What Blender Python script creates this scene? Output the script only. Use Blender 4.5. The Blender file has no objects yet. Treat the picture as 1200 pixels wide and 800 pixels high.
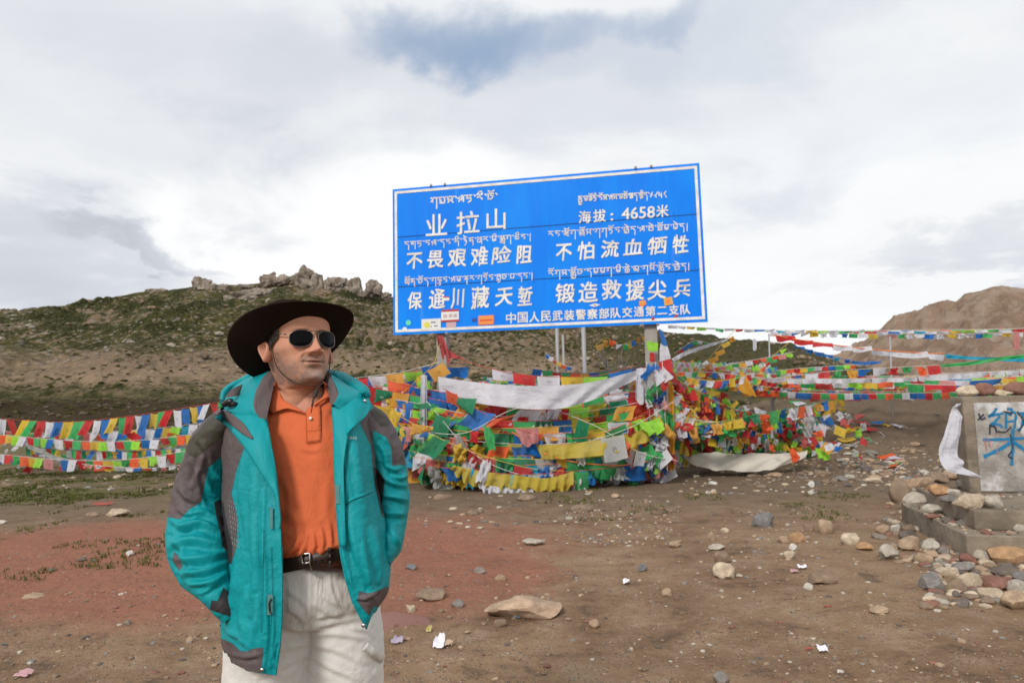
import bpy, bmesh, math, random
import numpy as np
from mathutils import Vector, Matrix, noise
R = math.radians
random.seed(7); RNG = np.random.default_rng(11)
SC = bpy.context.scene
COL = SC.collection

# ------------------------------------------------------------------ camera
CAM_Z, FPX = 1.43, 800.0
pitch, roll = R(5.3), math.atan(0.024)
FW = Vector((0, math.cos(pitch), math.sin(pitch)))
U0 = Vector((0, -math.sin(pitch), math.cos(pitch))); R0 = Vector((1, 0, 0))
UP = U0*math.cos(roll) + R0*math.sin(roll)
RT = R0*math.cos(roll) - U0*math.sin(roll)
CAM = Vector((0, 0, CAM_Z))
cam = bpy.data.cameras.new('camera'); cam.lens = 24; cam.sensor_width = 36
cam.clip_start = 0.05; cam.clip_end = 12000
camo = bpy.data.objects.new('camera', cam); COL.objects.link(camo)
m = Matrix((RT, UP, -FW)).transposed().to_4x4(); m.translation = CAM
camo.matrix_world = m; SC.camera = camo
cam.dof.use_dof = True; cam.dof.focus_distance = 1.9; cam.dof.aperture_fstop = 7.0

def pdir(px, py):
    return FW + RT*((px-600)/FPX) + UP*((400-py)/FPX)
def at(px, py, Y):
    "point seen at photo position (px, py) whose world depth is Y metres"
    d = pdir(px, py); return CAM + d*(Y/d.y)
def proj(p):
    d = Vector(p)-CAM; z = d.dot(FW)
    return 600+FPX*d.dot(RT)/z, 400-FPX*d.dot(UP)/z

# ------------------------------------------------------------------ light
SUN_EL, SUN_AZ = R(36), R(205)       # azimuth clockwise from +Y: the sun is behind the camera, a little to its left
SUNV = Vector((math.sin(SUN_AZ)*math.cos(SUN_EL), math.cos(SUN_AZ)*math.cos(SUN_EL), math.sin(SUN_EL)))
sun = bpy.data.lights.new('sun', 'SUN'); sun.energy = 2.5; sun.angle = R(12); sun.color = (1, .95, .88)
suno = bpy.data.objects.new('sun', sun); COL.objects.link(suno)
suno.rotation_euler = SUNV.to_track_quat('Z', 'Y').to_euler(); suno.location = (-5, -10, 12)
vs = SC.view_settings; vs.view_transform = 'Standard'; vs.look = 'None'; vs.gamma = 1; vs.exposure = 0.0
vs.use_curve_mapping = False

# ------------------------------------------------------------------ node helpers
class V:
    "scalar socket with operators that build Math nodes"
    def __init__(s, nt, sock): s.nt, s.s = nt, sock
    def op(s, o, *a, clamp=False):
        n = s.nt.nodes.new('ShaderNodeMath'); n.operation = o; n.use_clamp = clamp
        for i, x in enumerate((s,)+a):
            if isinstance(x, V): s.nt.links.new(x.s, n.inputs[i])
            else: n.inputs[i].default_value = x
        return V(s.nt, n.outputs[0])
    def __add__(s, o): return s.op('ADD', o)
    __radd__ = __add__
    def __mul__(s, o): return s.op('MULTIPLY', o)
    __rmul__ = __mul__
    def __sub__(s, o): return s.op('SUBTRACT', o)
    def __rsub__(s, o): return s.op('MULTIPLY', -1.0).op('ADD', o)
    def __truediv__(s, o): return s.op('DIVIDE', o)
    def pw(s, o): return s.op('POWER', o)
    def mx(s, o): return s.op('MAXIMUM', o)
    def mn(s, o): return s.op('MINIMUM', o)
    def gt(s, o): return s.op('GREATER_THAN', o)
    def step(s, a, b):
        n = s.nt.nodes.new('ShaderNodeMapRange'); n.interpolation_type = 'SMOOTHSTEP'
        s.nt.links.new(s.s, n.inputs[0]); n.inputs[1].default_value = a; n.inputs[2].default_value = b
        if a > b:
            n.inputs[1].default_value = b; n.inputs[2].default_value = a; n.inputs[3].default_value = 1; n.inputs[4].default_value = 0
        return V(s.nt, n.outputs[0])
class NT:
    def __init__(s, nt): s.nt = nt; s.L = nt.links.new; s.N = nt.nodes.new
    def coord(s, kind='Object'): return s.N('ShaderNodeTexCoord').outputs[kind]
    def uv(s): return s.N('ShaderNodeTexCoord').outputs['UV']
    def sep(s, v):
        n = s.N('ShaderNodeSeparateXYZ'); s.L(v, n.inputs[0]); return [V(s.nt, o) for o in n.outputs]
    def comb(s, x, y, z):
        n = s.N('ShaderNodeCombineXYZ')
        for i, a in enumerate((x, y, z)):
            if isinstance(a, V): s.L(a.s, n.inputs[i])
            else: n.inputs[i].default_value = a
        return n.outputs[0]
    def scale(s, v, sc=(1, 1, 1), rot=(0, 0, 0), loc=(0, 0, 0)):
        n = s.N('ShaderNodeMapping'); s.L(v, n.inputs[0]); n.inputs['Scale'].default_value = sc
        n.inputs['Rotation'].default_value = rot; n.inputs['Location'].default_value = loc; return n.outputs[0]
    def noise(s, v, sc, det=4, rough=.55, dist=0, out=0):
        n = s.N('ShaderNodeTexNoise')
        if v is not None: s.L(v, n.inputs['Vector'])
        n.inputs['Scale'].default_value = sc; n.inputs['Detail'].default_value = det
        n.inputs['Roughness'].default_value = rough; n.inputs['Distortion'].default_value = dist
        return V(s.nt, n.outputs[out])
    def vor(s, v, sc, feat='F1', out='Distance', rnd=1):
        n = s.N('ShaderNodeTexVoronoi'); n.feature = feat; s.L(v, n.inputs['Vector']); n.inputs['Scale'].default_value = sc
        n.inputs['Randomness'].default_value = rnd
        return V(s.nt, n.outputs[out]) if out == 'Distance' else n.outputs[out]
    def mix(s, f, a, b, mode='MIX'):
        n = s.N('ShaderNodeMix'); n.data_type = 'RGBA'; n.blend_type = mode
        if isinstance(f, V): s.L(f.s, n.inputs[0])
        else: n.inputs[0].default_value = f
        for i, c in ((6, a), (7, b)):
            if isinstance(c, (tuple, list)): n.inputs[i].default_value = (*c[:3], 1)
            else: s.L(c, n.inputs[i])
        return n.outputs[2]
    def attr(s, name, out='Fac'):
        n = s.N('ShaderNodeAttribute'); n.attribute_name = name; return V(s.nt, n.outputs[out]) if out == 'Fac' else n.outputs[out]
    def bump(s, h, strength=.5, dist=.01, normal=None):
        n = s.N('ShaderNodeBump'); n.inputs['Strength'].default_value = strength; n.inputs['Distance'].default_value = dist
        s.L(h.s if isinstance(h, V) else h, n.inputs['Height'])
        if normal is not None: s.L(normal, n.inputs['Normal'])
        return n.outputs[0]
def newmat(name, rough=.8, spec=.3, metal=0):
    m = bpy.data.materials.new(name); m.use_nodes = True; t = NT(m.node_tree)
    b = m.node_tree.nodes['Principled BSDF']; b.inputs['Roughness'].default_value = rough
    b.inputs['Specular IOR Level'].default_value = spec; b.inputs['Metallic'].default_value = metal
    t.b = b; return m, t
def setc(t, c, sock='Base Color'):
    if isinstance(c, (tuple, list)): t.b.inputs[sock].default_value = (*c[:3], 1) if sock != 'Roughness' else c
    else: t.L(c.s if isinstance(c, V) else c, t.b.inputs[sock])
def simple(name, c, rough=.7, spec=.3, metal=0, var=.15, sc=6, bumpd=0, bsc=60):
    "one colour with a little mottling and grain"
    m, t = newmat(name, rough, spec, metal); co = t.coord()
    f = t.noise(co, sc, 5, .6)
    setc(t, t.mix(f, tuple(x*(1-var) for x in c), tuple(min(1, x*(1+var)) for x in c)))
    if bumpd:
        t.L(t.bump(t.noise(co, bsc, 4, .6), .6, bumpd), t.b.inputs['Normal'])
    return m

# ------------------------------------------------------------------ sky: high overcast with a blue gap
w = bpy.data.worlds.new("World"); SC.world = w; w.use_nodes = True
t = NT(w.node_tree); bg = w.node_tree.nodes['Background']; bg.inputs['Strength'].default_value = 0.1
sky = t.N('ShaderNodeTexSky'); sky.sky_type = 'NISHITA'; sky.sun_disc = False
sky.sun_elevation = SUN_EL; sky.sun_rotation = SUN_AZ; sky.altitude = 4600; sky.air_density = 1; sky.dust_density = .6
g = t.coord('Generated'); x, y, z = t.sep(g)
zz = z.mx(0.0) + 0.16
cp = t.comb(x/zz, y/zz, 0.0)                      # cloud layer seen in perspective
n1 = t.noise(cp, .55, 7, .56, .25); n2 = t.noise(t.scale(cp, (1, 1, 1), (0, 0, .5), (7, 3, 0)), 1.4, 7, .58, .3)
n3 = t.noise(g, 3.0, 6, .55, .3)
az = x.op('ARCTAN2', y); el = z.op('ARCSINE')
def blob(px, py, wx, wy, dx=0.0, soft=1.0):
    d = pdir(px, py).normalized(); a0 = math.atan2(d.x, d.y); e0 = math.asin(d.z)
    a = (az - a0 + (n3-.5)*.75)/(wx/800); e = (el - e0 + (n2-.5)*.42)/(wy/800)
    q = a*a + e*e
    return q.step(1.45, -.25)
cover = 1.0 - (blob(545, 50, 150, 54).mx(blob(690, 32, 110, 34)*.6)*.88).mn(1)*(n2*1.5+.02).mn(1).mx(0)
cover = cover - blob(770, 60, 330, 60)*.25 - blob(990, 150, 500, 50)*.10
cover = cover - n1.step(.60, .74)*.22*z.step(.2, .5)
# brightness of the cloud sheet
br = 8.75 + n1.step(.28, .66)*.9 - n2.step(.5, .75)*.95 + el.step(.5, .0)*1.0
br = br - blob(20, 318, 300, 70)*2.5 - blob(225, 308, 130, 22)*1.6 - blob(130, 180, 330, 60)*.9 - blob(60, 20, 420, 70)*.9 - blob(590, 130, 340, 110)*1.2
br = br + blob(430, 280, 190, 110)*1.6 - blob(330, 250, 130, 40)*.4 - blob(1190, 275, 90, 26)*1.5
bluish = t.mix((11.0-br).step(1.0, 4.2), (.975, .99, 1.0), (.865, .905, 1.0))
cn = t.N('ShaderNodeVectorMath'); cn.operation = 'SCALE'; t.L(bluish, cn.inputs[0]); t.L(br.s, cn.inputs['Scale'])
ds = t.N('ShaderNodeVectorMath'); ds.operation = 'MULTIPLY_ADD'; t.L(sky.outputs[0], ds.inputs[0])
ds.inputs[1].default_value = (.9, .9, .9); ds.inputs[2].default_value = (1.5, 2.3, 3.3)
mx = t.mix(cover.mx(0).mn(1), ds.outputs[0], cn.outputs[0])
t.L(mx, bg.inputs['Color'])

# ------------------------------------------------------------------ object helpers
def tag(o, label=None, cat=None, group=None, kind=None):
    if label: o['label'] = label
    if cat: o['category'] = cat
    if group: o['group'] = group
    if kind: o['kind'] = kind
    return o
def link(name, me, parent=None, mats=None):
    if mats is not None and not me.materials:
        for m_ in (mats if isinstance(mats, (list, tuple)) else [mats]): me.materials.append(m_)
    o = bpy.data.objects.new(name, me); COL.objects.link(o)
    if parent is not None: o.parent = parent
    return o
def empty(name, loc, rz=0, label=None, cat=None, group=None):
    o = bpy.data.objects.new(name, None); COL.objects.link(o); o.location = loc; o.rotation_euler = (0, 0, rz)
    o.empty_display_size = .1
    tag(o, label, cat, group); return o
def pm(name, verts, faces, parent=None, mats=None, smooth=True, uv=None, local=True):
    "mesh object from world-space verts; they are moved into the parent's frame"
    v = np.asarray(verts, dtype=float)
    if parent is not None and local:
        Mw = Matrix(); q_ = parent
        while q_ is not None: Mw = q_.matrix_basis @ Mw; q_ = q_.parent
        inv = Mw.inverted()
        Mi = np.array(inv); v = v @ Mi[:3, :3].T + Mi[:3, 3]
    me = bpy.data.meshes.new(name); me.from_pydata(v.tolist(), [], faces if isinstance(faces, list) else faces.tolist())
    if smooth: me.polygons.foreach_set('use_smooth', np.ones(len(me.polygons), bool))
    me.update()
    if uv is not None:
        ul = me.uv_layers.new(name='UVMap'); li = np.zeros(len(me.loops), int); me.loops.foreach_get('vertex_index', li)
        ul.data.foreach_set('uv', np.asarray(uv)[li].ravel())
    return link(name, me, parent, mats)
def gridfaces(nu, nv, wrap=False):
    "verts are [nv rows][nu columns]"
    i = np.arange(nu if wrap else nu-1); j = np.arange(nv-1)
    I, J = np.meshgrid(i, j); I2 = (I+1) % nu
    return np.stack([J*nu+I, J*nu+I2, (J+1)*nu+I2, (J+1)*nu+I], -1).reshape(-1, 4)
class MB:
    "collects primitives into one mesh"
    def __init__(s): s.v = []; s.f = []; s.mi = []; s.n = 0
    def add(s, v, f, mi=0):
        s.v.extend([tuple(map(float, q)) for q in v]); s.f.extend([tuple(int(k)+s.n for k in q) for q in f]); s.mi.extend([mi]*len(f)); s.n += len(v)
    def box(s, c, size, rot=None, mi=0, bev=0):
        bm = bmesh.new(); bmesh.ops.create_cube(bm, size=1)
        for v in bm.verts: v.co = Vector((v.co.x*size[0], v.co.y*size[1], v.co.z*size[2]))
        if bev: bmesh.ops.bevel(bm, geom=bm.edges[:], offset=bev, segments=2, affect='EDGES', profile=.7)
        M = (rot.to_4x4() if rot is not None else Matrix()); M.translation = Vector(c)
        bm.transform(M); bm.verts.ensure_lookup_table()
        s.add([v.co for v in bm.verts], [[v.index for v in f.verts] for f in bm.faces], mi); bm.free()
    def tube(s, pts, r, n=8, mi=0, cap=True):
        P = [Vector(p) for p in pts]; rr = r if isinstance(r, (list, tuple)) else [r]*len(P)
        ref = Vector((0, 0, 1)); vs = []; 
        for i, p in enumerate(P):
            tdir = (P[min(i+1, len(P)-1)]-P[max(i-1, 0)]).normalized()
            if abs(tdir.dot(ref)) > .95: a = Vector((1, 0, 0))
            else: a = ref
            bx = tdir.cross(a).normalized(); by = tdir.cross(bx).normalized()
            for k in range(n):
                an = 2*math.pi*k/n; vs.append(p+(bx*math.cos(an)+by*math.sin(an))*rr[i])
        fs = gridfaces(n, len(P), True).tolist()
        if cap: fs.append(list(range(n))[::-1]); fs.append([(len(P)-1)*n+k for k in range(n)])
        s.add(vs, fs, mi)
    def build(s, name, mats, parent=None, smooth=True):
        o = pm(name, s.v, [list(f) for f in s.f], parent, mats, smooth)
        if any(s.mi): o.data.polygons.foreach_set('material_index', s.mi)
        return o
def shade_angle(o, deg=35):
    "flat look on sharp edges"
    me = o.data; bm = bmesh.new(); bm.from_mesh(me)
    for e in bm.edges:
        e.smooth = len(e.link_faces) == 2 and e.calc_face_angle(3.2) < R(deg)
    bm.to_mesh(me); bm.free()
def bez(pts, n):
    "Catmull-Rom through points"
    P = [np.array(p, float) for p in pts]; P = [2*P[0]-P[1]]+P+[2*P[-1]-P[-2]]; out = []
    m_ = len(P)-3
    for i in range(n):
        u = i/(n-1)*m_; k = min(int(u), m_-1); u -= k; a, b, c, d = P[k:k+4]
        out.append(.5*((2*b)+(-a+c)*u+(2*a-5*b+4*c-d)*u*u+(-a+3*b-3*c+d)*u**3))
    return np.array(out)
# vectorised value noise (fast, for big sheets)
_PERM = np.random.default_rng(3).permutation(4096)
_VAL = np.random.default_rng(4).random(4096)*2-1
def vn(x, y, z=0.0):
    x = np.asarray(x, float); y = np.asarray(y, float); z = np.zeros_like(x)+z
    xi = np.floor(x).astype(int); yi = np.floor(y).astype(int); zi = np.floor(z).astype(int)
    fx, fy, fz = x-xi, y-yi, z-zi; sm = lambda q: q*q*q*(q*(q*6-15)+10); fx, fy, fz = sm(fx), sm(fy), sm(fz)
    def h(a, b, c): return _VAL[(_PERM[(_PERM[(_PERM[a & 4095]+b) & 4095]+c) & 4095])]
    L = lambda a, b, q: a+(b-a)*q
    return L(L(L(h(xi, yi, zi), h(xi+1, yi, zi), fx), L(h(xi, yi+1, zi), h(xi+1, yi+1, zi), fx), fy),
             L(L(h(xi, yi, zi+1), h(xi+1, yi, zi+1), fx), L(h(xi, yi+1, zi+1), h(xi+1, yi+1, zi+1), fx), fy), fz)
def fbm(x, y, z=0.0, o=5, g=.5):
    s = 0; a = 1; t_ = 0
    for k in range(o):
        s = s+a*vn(np.asarray(x)*2**k+17.3*k, np.asarray(y)*2**k-9.1*k, np.asarray(z)*2**k+3.7*k); t_ += a; a *= g
    return s/t_
def ss(a, b, x):
    t_ = np.clip((np.asarray(x, float)-a)/(b-a), 0, 1); return t_*t_*(3-2*t_)

# ------------------------------------------------------------------ ground
def G(x, y):
    x = np.asarray(x, float); y = np.asarray(y, float); r = np.hypot(x, y)
    z = fbm(x*.35, y*.35, 1, 4)*.05+fbm(x*2.2, y*2.2, 5, 3)*.012*np.clip(30/(r+5), 0, 2)
    ang = x/np.maximum(y, .1)
    md = ss(13.2+fbm(x*.3, y*.1, 3, 3)*1.2, 20.5, y+.15*np.maximum(x-9, 0))*ss(.17, .40, ang)*ss(60, 30, r)
    z = z+md*(1.28+.16*fbm(x*.5, y*.5, 8, 4))+md*(1-md)*4*fbm(x*.9, y*.9, 2, 5)*.30+md*(np.abs(fbm(x*1.7, y*1.7, 6, 4))-.2)*.35+ss(.02, .4, md)*fbm(x*4, y*4, 4, 3)*.05
    z = z-ss(60, 400, r)*10*ss(.0, .5, ang)      # the pass falls away to the right
    z = z-ss(900, 4000, r)*60
    return z
def gz(x, y): return float(G(x, y))
_TT = np.concatenate([np.linspace(1.5, 12, 260), np.linspace(12.05, 45, 500)])
def gnd(px, py):
    "first ground point under a photo position"
    d = pdir(px, py); x, y, z = d.x*_TT, d.y*_TT, CAM_Z+d.z*_TT; k = np.nonzero(z < G(x, y))[0]; k = int(k[0]) if len(k) else len(_TT)-1
    a, b = _TT[max(k-1, 0)], _TT[k]
    for _ in range(12):
        m_ = (a+b)/2
        if CAM_Z+d.z*m_ < gz(d.x*m_, d.y*m_): b = m_
        else: a = m_
    return Vector((d.x*b, d.y*b, gz(d.x*b, d.y*b)))
# ground sheet: polar, fine where the photograph looks, out to the horizon
th = np.concatenate([np.linspace(-180, -50, 40)[:-1], np.linspace(-50, 50, 760), np.linspace(50, 180, 40)[1:-1]])
th = np.radians(th); rr = np.concatenate([[.05], np.geomspace(.4, 2.4, 14), np.geomspace(2.45, 34, 400), np.geomspace(36, 5000, 70)])
TH, RR = np.meshgrid(th, rr); X = np.sin(TH)*RR; Y = np.cos(TH)*RR; Z = G(X, Y)
near = ss(40, 12, RR); Z = Z+near*(fbm(X*9, Y*9, 3, 3)*.008+np.maximum(fbm(X*22, Y*22, 6, 2)-.25, 0)*.014)
gm, t = newmat('soil', .95, .12); co = t.coord(); gx, gy, gzv = t.sep(co)
a = t.noise(co, .45, 7, .62); b_ = t.noise(co, 3.0, 7, .68); c_ = t.noise(co, 26, 5, .7); gr = t.noise(co, 90, 3, .7)
base = t.mix(a.step(.38, .62), (.215, .134, .080), (.30, .195, .118))
base = t.mix(b_.step(.45, .68)*.75, base, (.36, .26, .175))
base = t.mix(b_.step(.47, .33)*.65, base, (.085, .062, .046))
# grey trodden dirt further out
base = t.mix((gy+(a-.5)*7).step(6.8, 11.5)*.85, base, t.mix(b_, (.105, .076, .053), (.215, .158, .108)))
# red clay
e1 = ((gx+3.4+(a-.5)*3.5+(b_-.5)*1.5)/4.2); e2 = ((gy-7.2+(a-.5)*3.0)/2.6); q = e1*e1+e2*e2
e3 = ((gx+.9+(a-.5)*2+(b_-.5))/1.5); e4 = ((gy-6.3+(b_-.5)*1.6)/1.7); q2 = e3*e3+e4*e4
red = (q.step(1.15, .45).mx(q2.step(1.1, .35)*.9))*(b_*1.5+.12).mn(1)
base = t.mix(red*.88, base, t.mix(c_, (.255, .088, .055), (.39, .165, .112)))
# fine gravel colour
v1 = t.vor(co, 55, out='Color'); vd = t.vor(co, 55)
peb = vd.step(.34, .2)*t.noise(co, 6, 3).step(.5, .62)
base = t.mix(peb*.5, base, t.mix(t.sep(v1)[0], (.12, .10, .09), (.38, .31, .24)))
base = t.mix(c_.step(.55, .75)*.5, base, (.30, .235, .18))
base = t.mix(c_.step(.45, .3)*.45, base, (.07, .052, .04))
# grass in patches, mostly at the left in front of and behind the flags
gp = t.noise(t.scale(co, (1, 1.0, 1), loc=(4, 2, 0)), .9, 6, .68)
gl = (gx*.7+gy*.1).step(-1.0, -4.5)*(gy+(a-.5)*5).step(10.2, 13.0)*gp.step(.42, .58) 
gl = gl.mx((gy+(a-.5)*10).step(22, 30)*gp.step(.34, .6)*(gx/gy).step(.2, .0))
gl = gl.mx(gp.step(.66, .72)*gx.step(-2, -5)*.7)
base = t.mix(gl*c_.step(.3, .55), base, t.mix(b_, (.060, .075, .018), (.135, .125, .035)))
base = t.mix(gzv.step(.12, .7)*(b_*1.5-.1).mx(0).mn(1)*.65, base, t.mix(c_, (.062, .048, .036), (.15, .115, .082)))
base = t.mix((gy+(a-.5)*14).step(34, 44)*.9, base, t.mix(b_, (.045, .032, .016), (.085, .066, .028)))
setc(t, base)
h = c_*.55+gr*.35+b_*1.2+vd.step(.4, .1)*.35*t.noise(co, 6, 3).step(.45, .6)
rut = t.noise(t.scale(co, (.35, 2.2, 1), (0, 0, .25)), 1.6, 5, .62)
h = h+rut*1.6
t.L(t.bump(h, 1.0, .034), t.b.inputs['Normal'])
o = pm('ground', np.stack([X, Y, Z], -1).reshape(-1, 3), gridfaces(len(th), len(rr), True), None, gm); tag(o, kind='structure')

# ---------------- hills: silhouettes measured in the photograph, built at their own distances
def sil(pts, th):
    A = []; 
    for px, py in pts:
        d = pdir(px, py); A.append((math.atan2(d.x, d.y), d.z/math.hypot(d.x, d.y)))
    A = np.array(sorted(A)); return np.interp(th, A[:, 0], A[:, 1])
HR = [(-500, 440), (-250, 398), (-80, 374), (0, 366), (60, 360), (100, 354), (160, 344), (220, 337), (300, 332), (345, 331), (400, 338), (440, 345), (480, 352),
      (560, 357), (650, 364), (740, 378), (780, 388), (830, 397), (900, 407), (950, 416), (1000, 437), (1040, 455), (1100, 466), (1250, 470)]
th = np.radians(np.linspace(-58, 42, 900)); nr = 330
tt = np.concatenate([np.linspace(0, 1, nr)**.85, 1+np.linspace(.02, .9, 24)])
rid = np.interp(np.degrees(th), [-60, -20, 0, 15, 42], [300, 290, 265, 225, 200])
r0 = 44.0
TH, T = np.meshgrid(th, tt); RD = rid[None, :]; RR = r0+(RD-r0)*T
X = np.sin(TH)*RR; Y = np.cos(TH)*RR
ZR = CAM_Z+sil(HR, th)[None, :]*RD
prof = np.interp(T, [0, .25, .45, .56, .75, .9, 1.0, 1.12, 1.9], [0, .035, .13, .235, .56, .84, 1.0, .97, .3])
z = -.6+(ZR+.6)*prof
amp = ss(.02, .5, T)*ss(1.0, .93, T)+ss(1.0, 1.1, T)
dg = X*.8+Y*.25                                     # gullies run down towards the left
gul = fbm(dg*.035, z*.02+Y*.004, 2, 5, .55)
z = z+amp*(gul*6.0+fbm(X*.05, Y*.05, 9, 5)*2.2+np.maximum(fbm(X*.16, Y*.16, 12, 4), 0)*2.4)
crag = ss(.1, .55, fbm(X*.03+4, Y*.03, 7, 4))*ss(.5, .62, T)
z = z+crag*amp*(np.abs(fbm(X*.22, Y*.22, 4, 4))*5)
z = z+ss(.93, 1.0, T)*ss(1.06, 1.0, T)*fbm(X*.12, Y*.12, 3, 4)*.9
hm, t = newmat('hillside', .95, .1); co = t.coord(); gx, gy, gz_ = t.sep(co)
dgn = t.scale(co, (1, .55, 1.6), (0, 0, .35)); A_ = t.noise(dgn, .016, 8, .62, .4); B_ = t.noise(dgn, .07, 7, .68, .3); C_ = t.noise(co, .42, 5, .72); D_ = t.noise(co, 1.3, 4, .7)
vo = t.vor(t.scale(co, (1, .6, 1.4)), .42); vo2 = t.vor(co, 1.1)
up = gz_.step(9, 17)
green = t.mix((B_+(C_-.5)*.6).step(.36, .66), (.030, .034, .010), (.098, .092, .030))
tan = t.mix(C_, (.125, .085, .052), (.285, .205, .138))
rock = t.mix(C_, (.21, .17, .14), (.40, .355, .31))
f = (.5+(A_-.5)*.7+(B_-.5)*1.0+(C_-.5)*.75-gz_*.0012).step(.49, .56)
col = t.mix(f, green, tan)
scree = (gz_+(A_-.5)*34+(B_-.5)*10)
scree = (gz_+(A_-.5)*26+(B_-.5)*12+gx*.02)
sc_m = scree.step(6.5, 9)*scree.step(19, 11)
col = t.mix(sc_m*.75*(B_*1.6+.1).mn(1), col, t.mix(C_, (.24, .165, .105), (.40, .295, .20)))
# stones and tussocks scattered on the slope
st = vo.step(.40, .22)*(B_+(C_-.5)*.5).step(.42, .56)*up
col = t.mix(st*.8, col, rock)
col = t.mix(vo2.step(.36, .2)*C_.step(.47, .56)*.75*up, col, (.36, .29, .22))
tus = t.vor(t.scale(co, (1, .6, 1), loc=(5, 3, 1)), .30).step(.42, .24)*(1-B_.step(.35, .55)*.6)
col = t.mix(tus*.62*up*D_.step(.35, .5), col, (.030, .033, .011))
low = (gz_+(A_-.5)*9+(C_-.5)*9).step(9.5, 4.5)
col = t.mix(low, col, t.mix((B_+(C_-.5)*1.4).step(.35, .7), (.048, .050, .018), (.150, .120, .060)))
low2 = (gz_+(A_-.5)*3.5+(B_-.5)*3+(C_-.5)*2).step(4.6, 3.2)
col = t.mix(low2*.92*(gx).step(60, -10), col, t.mix(C_, (.034, .020, .010), (.066, .045, .022)))
col = t.mix((gx/gy).step(.06, .2)*.88*gz_.step(4, 9), col, t.mix(C_, (.03, .034, .012), (.085, .076, .032)))
col = t.mix(.13, col, (.02, .02, .01))
setc(t, col); t.L(t.bump(C_*1.2+D_*.5+vo.step(.45, .1)*.7, 1.0, 1.1), t.b.inputs['Normal'])
HX, HY, HZ = X, Y, z
o = pm('hill', np.stack([X, Y, z], -1).reshape(-1, 3), gridfaces(len(th), len(tt)), None, hm); tag(o, kind='structure')

FR = [(700, 470), (900, 450), (960, 428), (985, 416), (1008, 403), (1030, 389), (1046, 374), (1060, 368), (1072, 363), (1085, 358), (1100, 353), (1112, 353), (1121, 355), (1130, 347), (1136, 346),
      (1150, 340), (1162, 337), (1174, 333.5), (1200, 338), (1240, 345), (1320, 330), (1450, 372), (1700, 430)]
th = np.radians(np.linspace(9, 56, 520)); nr = 240
tt = np.concatenate([np.linspace(0, 1, nr), 1+np.linspace(.02, .6, 10)])
TH, T = np.meshgrid(th, tt); RD = 1500.0; r0 = 500; RR = r0+(RD-r0)*T; X = np.sin(TH)*RR; Y = np.cos(TH)*RR
ZR = CAM_Z+sil(FR, th)[None, :]*RD
prof = np.interp(T, [0, .3, .6, .85, 1, 1.6], [0, .14, .42, .78, 1.0, .2])
z = -30+(ZR+30)*prof; amp = ss(0, .3, T)*ss(1, .9, T)
rg = 1-np.abs(fbm(X*.006, Y*.004, 2, 6, .55))*2
z = z+amp*((rg-.5)*48+fbm(X*.03, Y*.03, 6, 4)*10)+ss(.85, 1, T)*ss(1.1, 1, T)*fbm(X*.03, Y*.03, 1, 4)*9
fm, t = newmat('far mountain rock', .95, .1); co = t.coord(); gx, gy, gz_ = t.sep(co)
A_ = t.noise(co, .004, 7, .62); B_ = t.noise(co, .03, 6, .68)
col = t.mix(A_.step(.4, .6), (.185, .125, .088), (.27, .195, .14)); col = t.mix(B_.step(.42, .62)*.6, col, (.33, .26, .205))
col = t.mix((gz_+(A_-.5)*170).step(118, 92)*(gx+(B_-.5)*90).step(720, 860)*.9, col, (.060, .052, .044))
setc(t, col); t.L(t.bump(B_, 1.0, 14), t.b.inputs['Normal'])
o = pm('far_mountain', np.stack([X, Y, z], -1).reshape(-1, 3), gridfaces(len(th), len(tt)), None, fm); tag(o, kind='structure')
# ------------------------------------------------------------------ the blue sign
YL, YR = 13.0, 11.9
BL, BR, TL = at(461, 392.5, YL), at(829.5, 377, YR), at(460, 222, YL)
_e1 = BR-BL; _e2 = TL-BL; SN = _e1.cross(_e2).normalized()
if SN.y > 0: SN = -SN
def onplane(px, py, off=0.0):
    d = pdir(px, py); P0 = BL+SN*off; return CAM+d*((P0-CAM).dot(SN)/d.dot(SN))
TRc = onplane(819.5, 191)
def SP(u, v, off=0.0):
    "point on the sign: u to the right, v up, off metres proud of the face"
    return BL*(1-u)*(1-v)+BR*u*(1-v)+TL*(1-u)*v+TRc*u*v+SN*off
sx = (BR-BL).normalized(); sz = (TL-BL).normalized()
def slab(mb, quad, t0, t1, mi=0):
    "quad given in sign uv, thickness between offsets t0 (back) and t1 (front)"
    a = [SP(u, v, t0) for u, v in quad]+[SP(u, v, t1) for u, v in quad]
    mb.add(a, [(0, 3, 2, 1), (4, 5, 6, 7), (0, 1, 5, 4), (1, 2, 6, 5), (2, 3, 7, 6), (3, 0, 4, 7)], mi)
def signmat(name, c, c2, gloss=.45):
    m, t = newmat(name, gloss, .15); co = t.coord(); gx, gy, gz_ = t.sep(co)
    a = t.noise(t.scale(co, (1, 1, .22)), 1.6, 5, .6, .6); b = t.noise(t.scale(co, (1, 1, .12)), 5, 4, .65); c3 = t.noise(co, 1.1, 5, .6, 1.2)
    col = t.mix(a.step(.35, .72)*.6, c, c2)
    col = t.mix(b.step(.60, .80)*c3.step(.42, .6)*.55, col, (.18, .42, .85))
    col = t.mix(t.noise(co, 14, 4).step(.66, .74)*.35, col, (.012, .08, .25))
    setc(t, col); setc(t, b*.35+.34, 'Roughness'); return m
blue = signmat('sign blue', (.0, .185, .80), (.0, .275, .92))
grime = simple('grimy zinc', (.33, .32, .30), .55, .4, .4, .3, 9)
whitep, t = newmat('sign white', .6, .3); setc(t, t.mix(t.noise(t.coord(), 5, 5, .65).step(.3, .7), (.60, .58, .55), (.80, .78, .74)))
conc = simple('weathered post concrete', (.30, .28, .26), .9, .2, 0, .35, 7, .01)
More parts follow.
